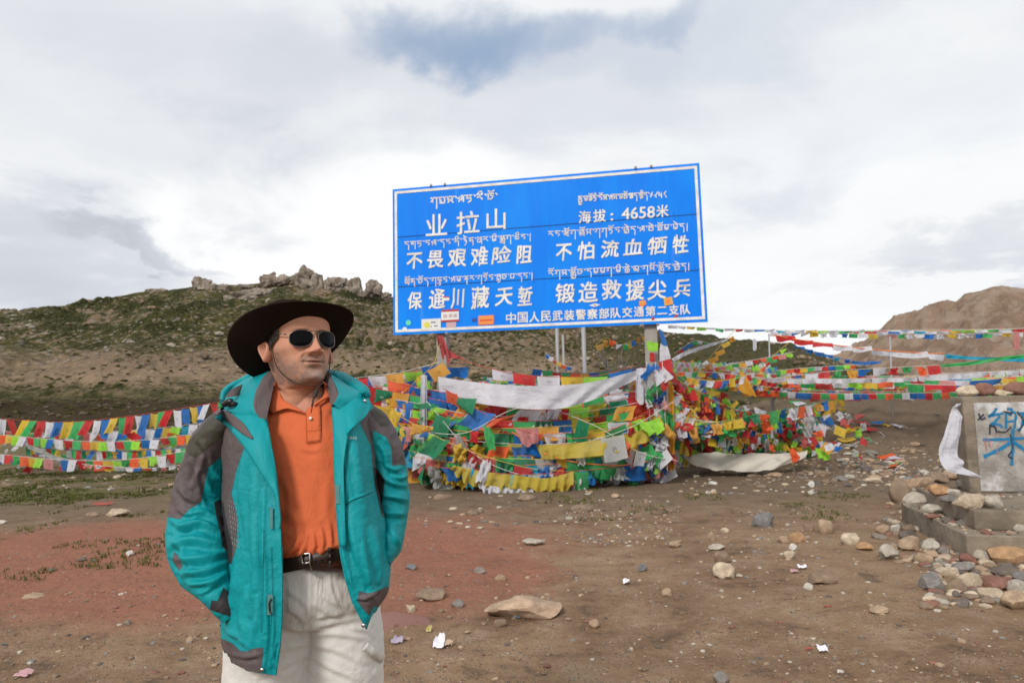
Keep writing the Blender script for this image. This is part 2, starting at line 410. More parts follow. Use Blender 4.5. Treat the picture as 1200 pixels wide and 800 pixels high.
sign = empty('road_sign', (float(SP(.5, 0).x), float(SP(.5, 0).y), gz(SP(.5, 0).x, SP(.5, 0).y)), 0,
             'large blue sign lettered in white Tibetan and Chinese above the prayer flags', 'sign')
vs1l, vs1r, vs2l, vs2r = (392-279)/170, (377-251.5)/186, (392-337)/170, (377-317)/186
rows = [((0, 0), (vs2l, vs2r)), ((vs2l, vs2r), (vs1l, vs1r)), ((vs1l, vs1r), (1, 1))]
for k, (lo, hi) in enumerate(rows):
    n = 24; vv = []; ff = []
    e = .0007
    l0, l1 = lo[0]+(e if k else 0), lo[1]+(e if k else 0); h0, h1 = hi[0]-(e if k < 2 else 0), hi[1]-(e if k < 2 else 0)
    for j in range(9):
        for i in range(n+1):
            u = i/n; q = j/8; v = (l0*(1-u)+l1*u)*(1-q)+(h0*(1-u)+h1*u)*q
            wv = .006*math.sin(u*19+k*2)*math.sin(q*3.1)+.004*noise.noise((u*9, v*6, k)); vv.append(SP(u, v, wv*.5))
    nf = len(vv); ff = gridfaces(n+1, 9).tolist()
    ring = [i for i in range(n+1)]+[j*(n+1)+n for j in range(1, 9)]+[8*(n+1)+i for i in range(n-1, -1, -1)]+[j*(n+1) for j in range(7, 0, -1)]
    for i in ring: vv.append(Vector(vv[i])-SN*.03)
    L = len(ring)
    for i in range(L): ff.append([ring[i], nf+i, nf+(i+1) % L, ring[(i+1) % L]])
    ff.append([nf+i for i in range(L)])
    p = pm('panel', vv, ff, sign, blue); shade_angle(p, 40)
mb = MB()
pu, pv = 2.7/365, 3.0/178; bw, bh = 3.1/365, 3.1/178; f0, f1 = .0045, .0065
for q in ([(pu, pv), (1-pu, pv), (1-pu, pv+bh), (pu, pv+bh)], [(pu, 1-pv-bh), (1-pu, 1-pv-bh), (1-pu, 1-pv), (pu, 1-pv)],
          [(pu, pv+bh), (pu+bw, pv+bh), (pu+bw, 1-pv-bh), (pu, 1-pv-bh)], [(1-pu-bw, pv+bh), (1-pu, pv+bh), (1-pu, 1-pv-bh), (1-pu-bw, 1-pv-bh)]):
    slab(mb, q, f0, f1)
mb.build('border', whitep, sign, False)
seamm = simple('sign joint', (.012, .05, .16), .8)
for (l_, r_) in ((vs2l, vs2r), (vs1l, vs1r)):
    mb = MB(); slab(mb, [(.012, l_-.0022), (.99, r_-.0022), (.99, r_+.0022), (.012, l_+.0022)], .0042, .0052); mb.build('joint', seamm, sign, False)
    mb = MB()
    for k in range(18):
        u = .03+k*.0553
        for dv in (-.016, .016): c_ = SP(u, l_*(1-u)+r_*u+dv, .003); mb.tube([c_, c_+SN*.006], .008, 6)
    tag(mb.build('rivets', blue, sign), kind='stuff')
# back frame
for v in (.10, .5, .9):
    mb = MB(); slab(mb, [(.01, v-.014), (.99, v-.014), (.99, v+.014), (.01, v+.014)], -.09, -.034); mb.build('rail', grime, sign, False)
for px in (519, 764):                                        # posts stand just behind the board
    u = (px-461)/365; top = SP(u, .93, -.20); wd = .10 if px < 600 else .115
    q = SP(u, 0, -.20); zb = gz(q.x, q.y)-.25
    mb = MB(); mb.box((q.x, q.y, (top.z+zb)/2), (wd*2, .2, top.z-zb), Matrix.Rotation(R(-11), 3, 'Z'), 0, .012); mb.build('post', conc, sign)
    for du, vv_, in ((-.024, 1.0), (.024, 1.0), (-.026, .0), (.022, .0)):
        mb = MB(); mb.box(SP(u+du, vv_, -.01)+Vector((0, 0, .012 if vv_ else -.012)), (.045, .05, .05), None, 0, .006)
        mb.tube([SP(u+du, vv_, .0), SP(u+du, vv_, .035)], .011, 6); mb.build('clamp', grime, sign)

def char_mesh(ch, bold=.02):
    cu = bpy.data.curves.new('glyph', 'FONT'); cu.body = ch; cu.size = 1; cu.offset = bold; cu.resolution_u = 3; cu.fill_mode = 'FRONT'
    ob = bpy.data.objects.new('glyph', cu); COL.objects.link(ob); dg = bpy.context.evaluated_depsgraph_get(); dg.update()
    me = ob.evaluated_get(dg).to_mesh(); v = np.array([q.co[:] for q in me.vertices]); f = [list(p.vertices) for p in me.polygons]

    bpy.data.objects.remove(ob); bpy.data.curves.remove(cu); return v, f
def put_chars(items, name='lettering', bold=.02, wob=0.0, mat_=None, skew=0.0, slope=-.065, off=.0085, parent=None):
    mb = MB()
    for k, (ch, x0, y0, x1, y1) in enumerate(items):
        v, f = char_mesh(ch, 0); lo, hi = v.min(0), v.max(0); un = (v[:, :2]-lo[:2])/(hi[:2]-lo[:2]+1e-9)
        if wob:
            un = un+np.stack([vn(un[:, 0]*3+k*7, un[:, 1]*3), vn(un[:, 0]*3, un[:, 1]*3+k*5+40)], -1)*wob
            un[:, 0] += (un[:, 1]-.5)*skew
        bb = bold*16
        for q_, (dx, dy) in enumerate(((-.5, -.5), (.5, -.5), (-.5, .5), (.5, .5), (0, 0))):
            out = []
            for a, b in un:
                px = x0+bb/2+(x1-x0-bb)*a+dx*bb; py = y1-bb/2+(y0-y1+bb)*b+dy*bb; py += slope*(px-(x0+x1)/2); out.append(onplane(px, py, off+q_*.0006))
            mb.add(out, f)
    return mb.build(name, mat_ or whitep, parent or sign, False)
put_chars([('业', 499, 251, 524, 276), ('拉', 535, 247.5, 562, 274), ('山', 570, 244.5, 592.5, 269)], bold=.035)
put_chars([('海', 678, 247, 692.5, 261.5), ('拔', 695, 245.5, 710, 260), (':', 715.4, 250, 718.6, 258.5), ('4658', 728.5, 242.6, 767.5, 256.3), ('米', 769, 240, 783.5, 254.5)], bold=.03)
br = dict(bold=.046, wob=.045, skew=.07)
put_chars([('不', 476, 296.5, 495, 315), ('畏', 501, 293, 519.5, 313.5), ('艰', 525.5, 292, 546.5, 312.5), ('难', 552, 289.5, 571.5, 312), ('险', 577, 288.5, 598.5, 309), ('阻', 605, 288, 623.5, 309)], **br)
put_chars([('不', 651, 286, 670, 305.5), ('怕', 677, 283, 696.5, 303.5), ('流', 705, 281.5, 725.5, 301.5), ('血', 731, 280, 753, 298.5), ('牺', 759.5, 277.5, 780.6, 298.5), ('牲', 787.5, 275.5, 807, 297)], **br)
put_chars([('保', 477, 342.5, 494.5, 362), ('通', 503, 339, 521.5, 361), ('川', 529, 338, 543.5, 360.5), ('藏', 552.5, 336, 573, 361.5), ('天', 581, 337.5, 600.5, 358), ('堑', 606.5, 336, 623.5, 358.5)], **br)
put_chars([('锻', 650, 332.5, 673.7, 354.5), ('造', 678.5, 330, 700.5, 353.5), ('救', 705.5, 328, 728.5, 350.5), ('援', 733.5, 328, 755, 352), ('尖', 760, 328, 780.5, 351), ('兵', 789, 327, 809.5, 348.5)], **br)
put_chars([(c, 593+13.62*i, 366.3-.66*i+(0 if c != '二' else 1.5), 604.8+13.62*i, 378.8-.70*i-(0 if c != '二' else 1.5)) for i, c in enumerate('中国人民武装警察部队交通第二支队')], bold=.03, slope=-.045)

# Tibetan drawn stroke by stroke: head bar at y=1, body down to 0, tails below
TB = {
 'k': [[(0, 1), (.95, 1)], [(.2, 1), (.15, .5), (.4, .6)], [(.5, 1), (.5, .35)], [(.88, 1), (.88, -.5)]],
 'kh': [[(.0, 1), (.3, 1), (.3, .6), (.05, .5), (.1, .05), (.85, .05)], [(.55, 1), (.95, 1)], [(.6, 1), (.6, .1)], [(.88, 1), (.88, -.35)]],
 'g': [[(0, 1), (.95, 1)], [(.28, 1), (.28, .35), (.05, .45), (.28, .62)], [(.86, 1), (.86, -.75)]],
 'ng': [[(0, 1), (.9, 1)], [(.22, 1), (.18, .6), (.6, .62), (.85, .3), (.6, .12)]],
 'c': [[(.3, 1), (.8, 1)], [(.4, 1), (.1, .75), (.15, .2), (.8, .2)], [(.35, .6), (.75, .65), (.8, .2)]],
 'ny': [[(.1, 1), (.5, 1), (.3, .7), (.7, .7), (.4, .35)], [(.7, .7), (.75, .1), (.45, -.4)]],
 't': [[(0, 1), (.85, 1)], [(.4, 1), (.15, .65), (.65, .65), (.7, .2), (.4, -.1)]],
 'th': [[(0, 1), (.95, 1)], [(.15, 1), (.1, .1), (.9, .1), (.85, 1)], [(.15, .55), (.5, .75), (.8, .5)]],
 'd': [[(0, 1), (.9, 1)], [(.2, 1), (.18, .62), (.6, .62), (.85, .2), (.8, -.6)]],
 'n': [[(0, 1), (.9, 1)], [(.35, 1), (.1, .4), (.4, .3), (.45, .65), (.8, .6), (.82, -.5)]],
 'p': [[(.05, 1), (.4, 1)], [(.6, 1), (.95, 1)], [(.2, 1), (.1, .2), (.85, .2), (.8, 1)]],
 'b': [[(0, 1), (.9, 1)], [(.12, 1), (.1, .15), (.6, .15), (.85, .55)], [(.5, .7), (.85, .6)]],
 'm': [[(0, 1), (.4, 1)], [(.6, 1), (1, 1)], [(.2, 1), (.15, .2), (.4, .5), (.8, .15)], [(.8, 1), (.8, .15), (.3, .1)]],
 'ts': [[(0, 1), (.9, 1)], [(.2, 1), (.1, .15), (.8, .15), (.8, 1)], [(.5, .9), (.5, .3)]],
 'tsh': [[(0, 1), (1, 1)], [(.2, 1), (.1, .5), (.45, .5), (.1, .1), (.5, .05), (.85, .1), (.85, 1)], [(.5, .9), (.55, .3)]],
 'zh': [[(0, 1), (.95, 1)], [(.3, 1), (.05, .6), (.3, .4), (.6, .7), (.5, .1)], [(.6, .7), (.9, .4), (.7, .1)]],
 'a': [[(0, 1), (.9, 1)], [(.35, 1), (.1, .55), (.5, .5), (.7, .7), (.8, .15), (.4, -.1)]],
 'y': [[(0, 1), (.35, 1)], [(.6, 1), (.95, 1)], [(.2, 1), (.1, .5), (.45, .5), (.12, .1), (.85, .1), (.85, 1)]],
 'r': [[(0, 1), (.85, 1)], [(.5, 1), (.5, .62), (.12, .55)], [(.5, .62), (.85, .2)]],
 'l': [[(.0, .6), (.2, .85), (.35, .5), (.15, .1)], [(.35, .5), (.6, .3), (.6, .9)], [(.5, 1), (.95, 1)], [(.85, 1), (.85, .05)]],
 'sh': [[(0, 1), (.9, 1)], [(.5, 1), (.1, .3), (.5, .45), (.5, .7)], [(.5, .45), (.85, .5)], [(.6, 1), (.6, -.6)]],
 's': [[(0, 1), (.4, 1)], [(.6, 1), (1, 1)], [(.2, 1), (.1, .5), (.5, .55), (.15, .1)], [(.5, .55), (.9, .05)], [(.8, 1), (.75, .4)]],
 '4': [[(.7, 1), (.2, .6), (.7, .5), (.1, .1)]], '6': [[(.1, .3), (.4, .2), (.6, .6), (.9, 1)], [(.4, .2), (.5, -.1)]],
 '5': [[(.1, .9), (.1, .3), (.6, .3), (.8, .9), (.8, -.2)]], '8': [[(.8, 1), (.3, .6), (.6, .3), (.9, -.2)]],
}
def tib(text, x0, yl, x1, yr, h, lw=.16):
    toks = text.split(); W = []
    for q in toks: W.append({'.': .35, '|': .4}.get(q, 1.0))
    tot = sum(W)*1.08; mb = MB(); cx = 0
    def P(a, b): 
        f = a/tot; return onplane(x0+(x1-x0)*f, yl+(yr-yl)*f-b*h, .0085)
    asp = (x1-x0)/tot/h
    def stroke(pl, ox, oy, s):
        for (a, b), (c, d) in zip(pl[:-1], pl[1:]):
            a, b, c, d = ox+a*.9, oy+b*s, ox+c*.9, oy+d*s
            dx, dy = (c-a)*asp, d-b; L = math.hypot(dx, dy)+1e-6; w_ = lw*.5
            if abs(dy) < abs(dx): w_ *= 1.15
            nx, ny = -dy/L*w_, dx/L*w_; ex, ey = dx/L*w_*.8, dy/L*w_*.8
            cs = [(a*asp-ex+nx, b-ey+ny), (a*asp-ex-nx, b-ey-ny), (c*asp+ex-nx, d+ey-ny), (c*asp+ex+nx, d+ey+ny)]
            mb.add([P(u/asp, v) for u, v in cs], [(0, 1, 2, 3)])
    for q, wd in zip(toks, W):
        if q == '.': stroke([(.05, 1.0), (.22, .78)], cx, 0, 1)
        elif q == '|': stroke([(.2, 1.05), (.2, -.4)], cx, 0, 1)
        else:
            q, _, vow = q.partition(':'); st = q.split('/')
            for i, c in enumerate(st):
                s = 1.0 if len(st) == 1 else .62
                for pl in TB[c]:
                    stroke(pl, cx, (0 if len(st) == 1 else .38-.55*i), s)
            if vow == 'i': stroke([(.15, 1.15), (.4, 1.5), (.75, 1.45), (.8, 1.1)], cx, 0, 1)
            if vow == 'e': stroke([(.15, 1.55), (.75, 1.15)], cx, 0, 1)
            if vow == 'o': stroke([(.1, 1.5), (.3, 1.25), (.5, 1.4), (.7, 1.25), (.95, 1.5)], cx, 0, 1)
            if vow == 'u': stroke([(.1, -.2), (.5, -.05), (.7, -.35), (.35, -.55)], cx, 0, 1)
        cx += wd*1.08
    return mb.build('lettering', whitep, sign, False)
tib('g y s . l a . r:i . b:o .', 505, 239.5, 584, 233.5, 7.2, .20)
tib('r/g/y . m tsh:o a:i . ng:o s . l s . m th:o . tsh d . s/m:i d . 4 6 5 8', 678, 236, 782, 230, 5.6, .2)
tib('d k a . ng l . d ng . n:i . ny:e n . kh r . m:i . s/k/r g . c:i ng . |', 474, 289.5, 623, 280, 5.8)
tib('r ng . s/r:o g . b/l:o s . g g t:o ng . b/y:e d . l . th:e . tsh:o m . m:e d |', 642.5, 277.5, 807, 268, 6.0)
tib('kh/r:o n . b:o d . g zh:u ng . l m . sh r . g t:o ng . th:u b . p . d ng . |', 474.5, 333, 625, 325.5, 5.8)
tib('r:o g s . s/k/y:o b . d m m g . m:i . r/ts:e . g/r . g s:o . s/k/y:o ng . b/y:e d |', 642.5, 323.5, 809, 314.5, 6.0)

def sticker(pts, mat_, label, marks=()):
    o_ = pm('sticker', [onplane(x_, y_, .0105) for x_, y_ in pts], [list(range(len(pts)))], sign, mat_, False); o_['label'] = label
    for (q, m2) in marks: pm('sticker_print', [onplane(x_, y_, .0125) for x_, y_ in q], [list(range(len(q)))], o_, m2, False, local=False).data.transform(Matrix.Translation(-sign.location))
    return o_
def rect(x0, y0, x1, y1, s=-.05): return [(x0, y1), (x1, y1+s*(x1-x0)), (x1, y0+s*(x1-x0)), (x0, y0)]
def disc(x, y, r, n=14): return [(x+r*math.cos(6.283*i/n), y-r*math.sin(6.283*i/n)) for i in range(n)]
mW = simple('sticker paper', (.66, .68, .68), .6); mR = simple('sticker red', (.42, .045, .04), .6); mO = simple('sticker orange', (.82, .22, .05), .6)
mK = simple('sticker ink', (.12, .12, .16), .6); mY = simple('sticker yellow', (.65, .60, .08), .6); mG = simple('sticker mint', (.12, .62, .45), .6); mP = simple('sticker pink grey', (.50, .36, .38), .6)
mGo = simple('sticker gold', (.62, .36, .08), .6)
sticker(rect(494, 374, 516.5, 386.5), mW, 'white sticker with a yellow ring badge', [(disc(500.3, 380.7, 3.6), mY), (rect(505, 377, 510.5, 378.4), mK), (rect(504, 382, 506, 383), mK), (rect(508.5, 381.3, 513, 382.6), mK)])
sticker(rect(517, 363, 537.7, 377), mW, 'grey sticker with dark red bands', [(rect(517, 363, 537.7, 365.5), mR), (rect(517, 375.2, 537.7, 377.4), mR),
    (rect(519.5, 368.5, 524, 372.5), mP), (rect(526, 368, 530, 372), mP), (rect(531.5, 367.7, 535.5, 371.8), mP)])
sticker(rect(523, 377.6, 534.5, 384), mP, 'small pinkish sticker below the banded one')
sticker(rect(560.5, 370, 578.5, 380.8), mO, 'orange sticker', [(rect(562.5, 371.7, 576.5, 373), mGo), (rect(562.5, 375, 577, 376), mR), (rect(562.5, 378, 576, 379), mGo)])
sticker(rect(519, 347.5, 526.5, 352.5), mW, 'little white sticker with a red edge', [(rect(519, 347.5, 526.5, 348.8), mR)])
sticker(disc(478.5, 378, 3.2), mG, 'round mint green sticker'); sticker(disc(474.3, 386, 2.9), mW, 'round pale sticker on the border')
sticker(rect(553, 373, 558.5, 376.5), simple('sticker navy', (.02, .07, .32), .6), 'navy sticker')
sticker([(749, 352.5), (756, 351.5), (757.5, 356), (753, 359.5), (749, 357.5)], mO, 'orange badge sticker', [(disc(753, 354.5, 2), mGo)])
sticker([(779, 358.5), (789, 356.3), (787.5, 347.4), (777.6, 349.3)], mGo, 'gold square sticker', [([(781, 356), (786, 355), (785, 349.5), (780.5, 350.4)], mO)])
sticker([(690, 357.8), (697, 355.3), (704, 357), (697, 359.6)], mW, 'pale diamond sticker', [(disc(697, 357.4, 1.4), mP)])
sticker([(789, 372), (794, 371), (795, 367.5), (791.5, 368)], mR, 'torn red sticker'); sticker(rect(763.5, 371.6, 767, 375), mR, 'tiny red sticker')

# ------------------------------------------------------------------ prayer flags
PAL = dict(b=(.008, .15, .50), w=(.70, .70, .76), r=(.58, .022, .024), g=(.045, .43, .12), y=(.70, .48, .045), o=(.86, .13, .035), l=(.34, .74, .06),
           p=(.62, .26, .25), a=(.72, .36, .05), d=(.012, .22, .10), s=(.42, .43, .42), c=(.02, .36, .55), n=(.015, .06, .28), k=(.50, .10, .10), m=(.25, .45, .38), e=(.52, .40, .05))
FM = {}
def flagmat(c):
    if c in FM: return FM[c]
    col = PAL[c]; m = bpy.data.materials.new('flag cloth '+c); m.use_nodes = True; t = NT(m.node_tree); nt = m.node_tree
    b = nt.nodes['Principled BSDF']; t.b = b; b.inputs['Roughness'].default_value = .85; b.inputs['Specular IOR Level'].default_value = .15
    uv = t.uv(); u, v, _ = t.sep(uv)
    ln = (v*16).op('FRACT').step(.35, .6)*t.noise(t.scale(uv, (46, 16, 1)), 1, 2).step(.46, .56)
    box_ = (u-.5).op('ABSOLUTE').step(.42, .40)*(v-.5).op('ABSOLUTE').step(.42, .40)
    ctr = ((u-.5)*(u-.5)*1.3+(v-.5)*(v-.5)+(t.noise(uv, 9, 4)-.5)*.06).step(.024, .014)*t.noise(t.scale(uv, (1, 1, 1)), 16, 3).step(.38, .5)
    hole = ((u-.5)*(u-.5)*1.3+(v-.5)*(v-.5)).step(.03, .036)
    pr = (ln*box_*hole*.40+ctr*.62).mn(1)
    ob = t.noise(t.coord(), 1.6, 4, .6); fade = t.N('ShaderNodeObjectInfo'); rn = V(nt, fade.outputs['Random'])
    base = t.mix(ob.step(.4, .8)*.35+rn*.16, col, tuple(min(1, x*.65+.22) for x in col))
    base = t.mix(t.noise(uv, 2.2, 5, .7).step(.55, .8)*.3, base, tuple(x*.55 for x in col))
    base = t.mix(pr*.8, base, tuple(x*.16+.01 for x in col))
    setc(t, base); t.L(t.bump(t.noise(uv, 7, 4, .6), .5, .02), b.inputs['Normal'])
    tr = nt.nodes.new('ShaderNodeBsdfTranslucent'); t.L(base, tr.inputs[0]); mxn = nt.nodes.new('ShaderNodeMixShader'); mxn.inputs[0].default_value = .38
    t.L(b.outputs[0], mxn.inputs[1]); t.L(tr.outputs[0], mxn.inputs[2]); t.L(mxn.outputs[0], nt.nodes['Material Output'].inputs[0])
    FM[c] = m; return m
def flagshape(kind, k):
    "unit flag: u 0..1 along the cord, hangs to v=-1; y is out of plane"
    nu, nv = 9, 8; U, Vv = np.meshgrid(np.linspace(0, 1, nu), np.linspace(0, 1, nv)); rs = np.random.default_rng(100+k)
    a, b, c, d = rs.uniform(-1, 1, 4); X = U.copy(); Zq = -Vv.copy(); Yq = np.zeros_like(U)
    Zq -= .05*np.sin(np.pi*U)*(1-Vv)*rs.uniform(.2, 1)
    if kind == 'hang':
        X += Vv*(.10*a)+.05*b*Vv**2*np.sin(U*5); Yq += .14*Vv*np.sin(U*(5+2*c)+d*3)+.10*a*Vv**1.5; Zq += Vv*.10*b*(U-.5)
    elif kind == 'blown':
        X += -Vv*(.42+.2*a)+.12*Vv*np.sin(Vv*4+b*2); Yq += .22*Vv*np.sin(U*6+c*3)+.25*Vv**2*b; Zq *= .94; Zq += .18*Vv*(U-.5)*c
    elif kind == 'crumple':
        X = .5+(X-.5)*(1-.5*Vv*rs.uniform(.3, 1)); X += .3*a*Vv; Yq += .22*Vv*np.sin(U*11+b*3)+.1*vn(U*4+k, Vv*4); Zq *= rs.uniform(.7, 1.05); Zq += .1*vn(U*3, Vv*3+k)*Vv
    elif kind == 'fold':
        fl = np.clip(Vv-(.35+.6*U if a > 0 else .95-.6*U), 0, None); Zq += fl*1.5; Yq += -.12*fl+.1*Vv*np.sin(U*5); X += Vv*.12*b
    elif kind == 'rag':
        q = .30+.25*rs.uniform(0, 1)+.25*np.abs(np.sin(Vv*4+a*3)); X = .5+(X-.5)*q+.16*Vv*a+.10*vn(U*2+k, Vv*3+k); Yq += .26*np.sin(U*14+b*3+Vv*2)*(.3+Vv)*.6+.14*vn(U*3+k, Vv*4); Zq = Zq*rs.uniform(.85, 1.25)+.10*vn(U*5+k, Vv*2)
    Yq += .02*vn(U*6+k*3, Vv*6)*Vv
    return np.stack([X, Yq, Zq], -1).reshape(-1, 3), np.stack([U, 1-Vv], -1).reshape(-1, 2), gridfaces(nu, nv)
SHP = {}
for kd, n in (('hang', 7), ('blown', 6), ('crumple', 6), ('fold', 3), ('rag', 7)):
    SHP[kd] = [flagshape(kd, i+hash_) for hash_ in [dict(hang=0, blown=20, crumple=40, fold=60, rag=80)[kd]] for i in range(n)]
FME = {}
def flagmesh(kd, i, c):
    key = (kd, i, c)
    if key not in FME:
        v, uv, f = SHP[kd][i]; me = bpy.data.meshes.new('flag'); me.from_pydata(v.tolist(), [], f.tolist())
        me.polygons.foreach_set('use_smooth', np.ones(len(f), bool)); ul = me.uv_layers.new(name='UVMap'); li = np.zeros(len(me.loops), int)
        me.loops.foreach_get('vertex_index', li); ul.data.foreach_set('uv', uv[li].ravel()); me.materials.append(flagmat(c)); FME[key] = me
    return FME[key]
cordm = {}
def cord_mat(c):
    if c not in cordm: cordm[c] = simple('cord '+c, dict(r=(.5, .08, .06), w=(.6, .58, .55), o=(.7, .2, .06), b=(.05, .15, .4), y=(.6, .45, .1), g=(.1, .35, .12))[c], .9)
    return cordm[c]
CHO = {'hang': (('hang', 8), ('crumple', 1)), 'blown': (('blown', 7), ('hang', 1), ('crumple', 1)), 'mess': (('hang', 4), ('crumple', 3), ('fold', 2), ('blown', 2), ('rag', 4)), 'neat': (('hang', 1),)}
def fstring(label, ctrl, cols, fw, fh, gap=.0, mode='hang', group=None, cord='r', rnd=0, tilt=.25, face=None, miss=0, szj=.12, cordr=.005):
    "ctrl: (px, py, depth); fw, fh flag size in photo pixels; one thing: cord and flags"
    P = [at(*c) for c in ctrl]; C = bez(P, 160)
    seg = np.r_[0, np.cumsum(np.linalg.norm(np.diff(C, axis=0), axis=1))]; Ltot = seg[-1]
    root = empty('prayer_flag_string', tuple(C[0]), 0, label, 'prayer flags', group)
    mb = MB(); mb.tube([Vector(c) for c in C[::5]]+[Vector(C[-1])], cordr, 5); mb.build('cord', cord_mat(cord), root)
    s_ = random.uniform(0, .08); i = rnd; wts = CHO[mode]; kk = [k for k, w_ in wts for _ in range(w_)]; pos = C[0]
    while True:
        px_m = np.interp(s_, seg, C[:, 1])/FPX; w_ = fw*px_m*random.uniform(1-szj, 1+szj); h_ = fh*px_m*random.uniform(1-szj, 1+szj)
        if s_+w_ > Ltot: break
        p0 = Vector([np.interp(s_, seg, C[:, j]) for j in range(3)]); p1 = Vector([np.interp(s_+w_, seg, C[:, j]) for j in range(3)])
        X_ = p1-p0; c = cols[i % len(cols)]; i += 1; s_ += w_*(1+gap*random.uniform(.5, 1.5))
        if c == ' ' or random.random() < miss: continue
        Zt = Vector((random.gauss(0, .10)*tilt*4, random.gauss(0, .22)*tilt*4-.1, 1)).normalized()
        Yv = Zt.cross(X_.normalized()).normalized()
        kd = random.choice(kk); ii = random.randrange(len(SHP[kd])); f_ = bpy.data.objects.new('flag', flagmesh(kd, ii, c)); COL.objects.link(f_); f_.parent = root
        Mx = Matrix(((X_.x, Yv.x*w_, Zt.x*h_), (X_.y, Yv.y*w_, Zt.y*h_), (X_.z, Yv.z*w_, Zt.z*h_))).to_4x4(); Mx.translation = p0-root.location-Vector((0, 0, .004))
        f_.matrix_local = Mx
    return root
CM = {}
def clothmat(c):
    if c in CM: return CM[c]
    m, t = newmat('plain cloth '+c, .85, .1); co = t.coord(); col = PAL[c]; a = t.noise(co, 2.5, 5, .65); k = t.mix(a.step(.3, .75), tuple(x*.82 for x in col), tuple(min(1, x*1.05) for x in col)); k = t.mix(t.noise(co, 9, 4, .6).step(.62, .72)*.4, k, (.42, .36, .28)); setc(t, k)
    wv = t.noise(t.scale(co, (.6, 1, 1.6)), 5, 6, .65, .8); t.L(t.bump(wv, .9, .05), t.b.inputs['Normal']); nt = m.node_tree
    tr = nt.nodes.new('ShaderNodeBsdfTranslucent'); t.L(k, tr.inputs[0]); mxn = nt.nodes.new('ShaderNodeMixShader'); mxn.inputs[0].default_value = .35
    t.L(t.b.outputs[0], mxn.inputs[1]); t.L(tr.outputs[0], mxn.inputs[2]); t.L(mxn.outputs[0], nt.nodes['Material Output'].inputs[0]); CM[c] = m; return m
def drape(name, label, cat, top, bot, c, depth_wave=.06, folds=7, mat_=None, nv=14, nu=70, ruff=.0, thick=0):
    "a long cloth hung between two edges given in photo positions with depth"
    A = bez([at(*q) for q in top], nu); B = bez([at(*q) for q in bot], nu); W = np.linspace(0, 1, nv)[:, None, None]
    Pq = A[None]*(1-W)+B[None]*W; U = np.linspace(0, 1, nu)[None, :]; Wv = np.linspace(0, 1, nv)[:, None]
    d = depth_wave*(np.sin(U*folds*6.28+Wv*2+np.sin(U*9)*1.5)*(.25+.75*Wv))+.03*fbm(U*8+Wv, Wv*3+U*0, folds, 3)
    Pq[..., 1] -= d; Pq[..., 2] += ruff*vn(U*folds*3+Wv*0, Wv*2+U*0)*Wv
    uv = np.stack([np.broadcast_to(U*8, (nv, nu)), np.broadcast_to(1-Wv, (nv, nu))], -1).reshape(-1, 2)
    p0 = Vector(A[0]); me_root = Pq.reshape(-1, 3)-np.array(p0)
    o = pm(name, me_root, gridfaces(nu, nv), None, mat_ or (clothmat(c) if c in 'wspak' else flagmat(c)), uv=uv); o.location = p0; tag(o, label, cat); return o
REG = 'bwrgy'; BRT = 'golrwgoybrl'

# left of the man
fstring('long top string of blown prayer flags running from the far left behind the man', [(-60, 487, 18), (0, 490.5, 17.5), (60, 494, 17), (100, 493, 17), (170, 485, 16.5), (262, 470, 15.5), (340, 457, 14.5), (420, 446, 13.7), (512, 431, 12.9)],
        'ybwrgybwr ygrwbygrwbygrwbygrwb', 11.5, 20, .04, 'blown', cord='r')
fstring('second string of short prayer flags at the left, hanging under the blown top string', [(-50, 506, 17.2), (0, 509, 17), (60, 514.5, 16.6), (140, 517, 16.3), (230, 508, 16), (330, 492, 15), (470, 470, 13)], 'lbwrgoylwrg', 10.5, 10, .05, 'neat', cord='w')
fstring('thin third string of small prayer flags at the left, close above the lowest row', [(30, 523, 17), (80, 527, 16.8), (150, 528.5, 16.4), (220, 524, 16), (300, 515, 15.6)], 'dybwrgy wgr', 6.5, 9.5, .05, 'hang', cord='b')
fstring('lowest string of bright orange, green and lime flags at the left, just above the ground', [(-50, 529, 17), (0, 532, 16.8), (50, 537, 16.4), (108, 539.5, 16), (150, 538, 15.8), (200, 531, 15.4), (262, 520, 15)], 'goylwrgoylp bwrgoyl', 12.5, 11.5, .02, 'hang', cord='w')
fstring('pale blue and white prayer flags hanging behind the top string at the left', [(128, 505, 18), (170, 503, 17.6), (230, 496, 17), (300, 484, 16)], 'wbybwbylcw', 13, 17, .0, 'blown', cord='w')
fstring('sagging string of red and dark flags in the shade behind the left rows', [(-40, 500, 19), (30, 507, 19), (90, 506, 18.5), (150, 512, 18), (260, 500, 17)], 'rswdkwrbsg', 10, 12, .1, 'mess', cord='w')
fstring('low string of scraps lying along the ground at the left', [(96, 543.5, 15.8), (140, 547, 15.6), (180, 548, 15.3), (222, 544, 15.0), (270, 542, 15)], 'pwrswbow', 12, 4, .1, 'mess', cord='w')
drape('scarf', 'thin grey white scarf slanting between the flag rows at the far left', 'scarf', [(30, 519, 16.6), (48, 526, 16.5), (66, 534, 16.4), (88, 539, 16.3)], [(34, 526, 16.6), (50, 533, 16.5), (66, 539, 16.4), (88, 541, 16.3)], 's', .03, 4)

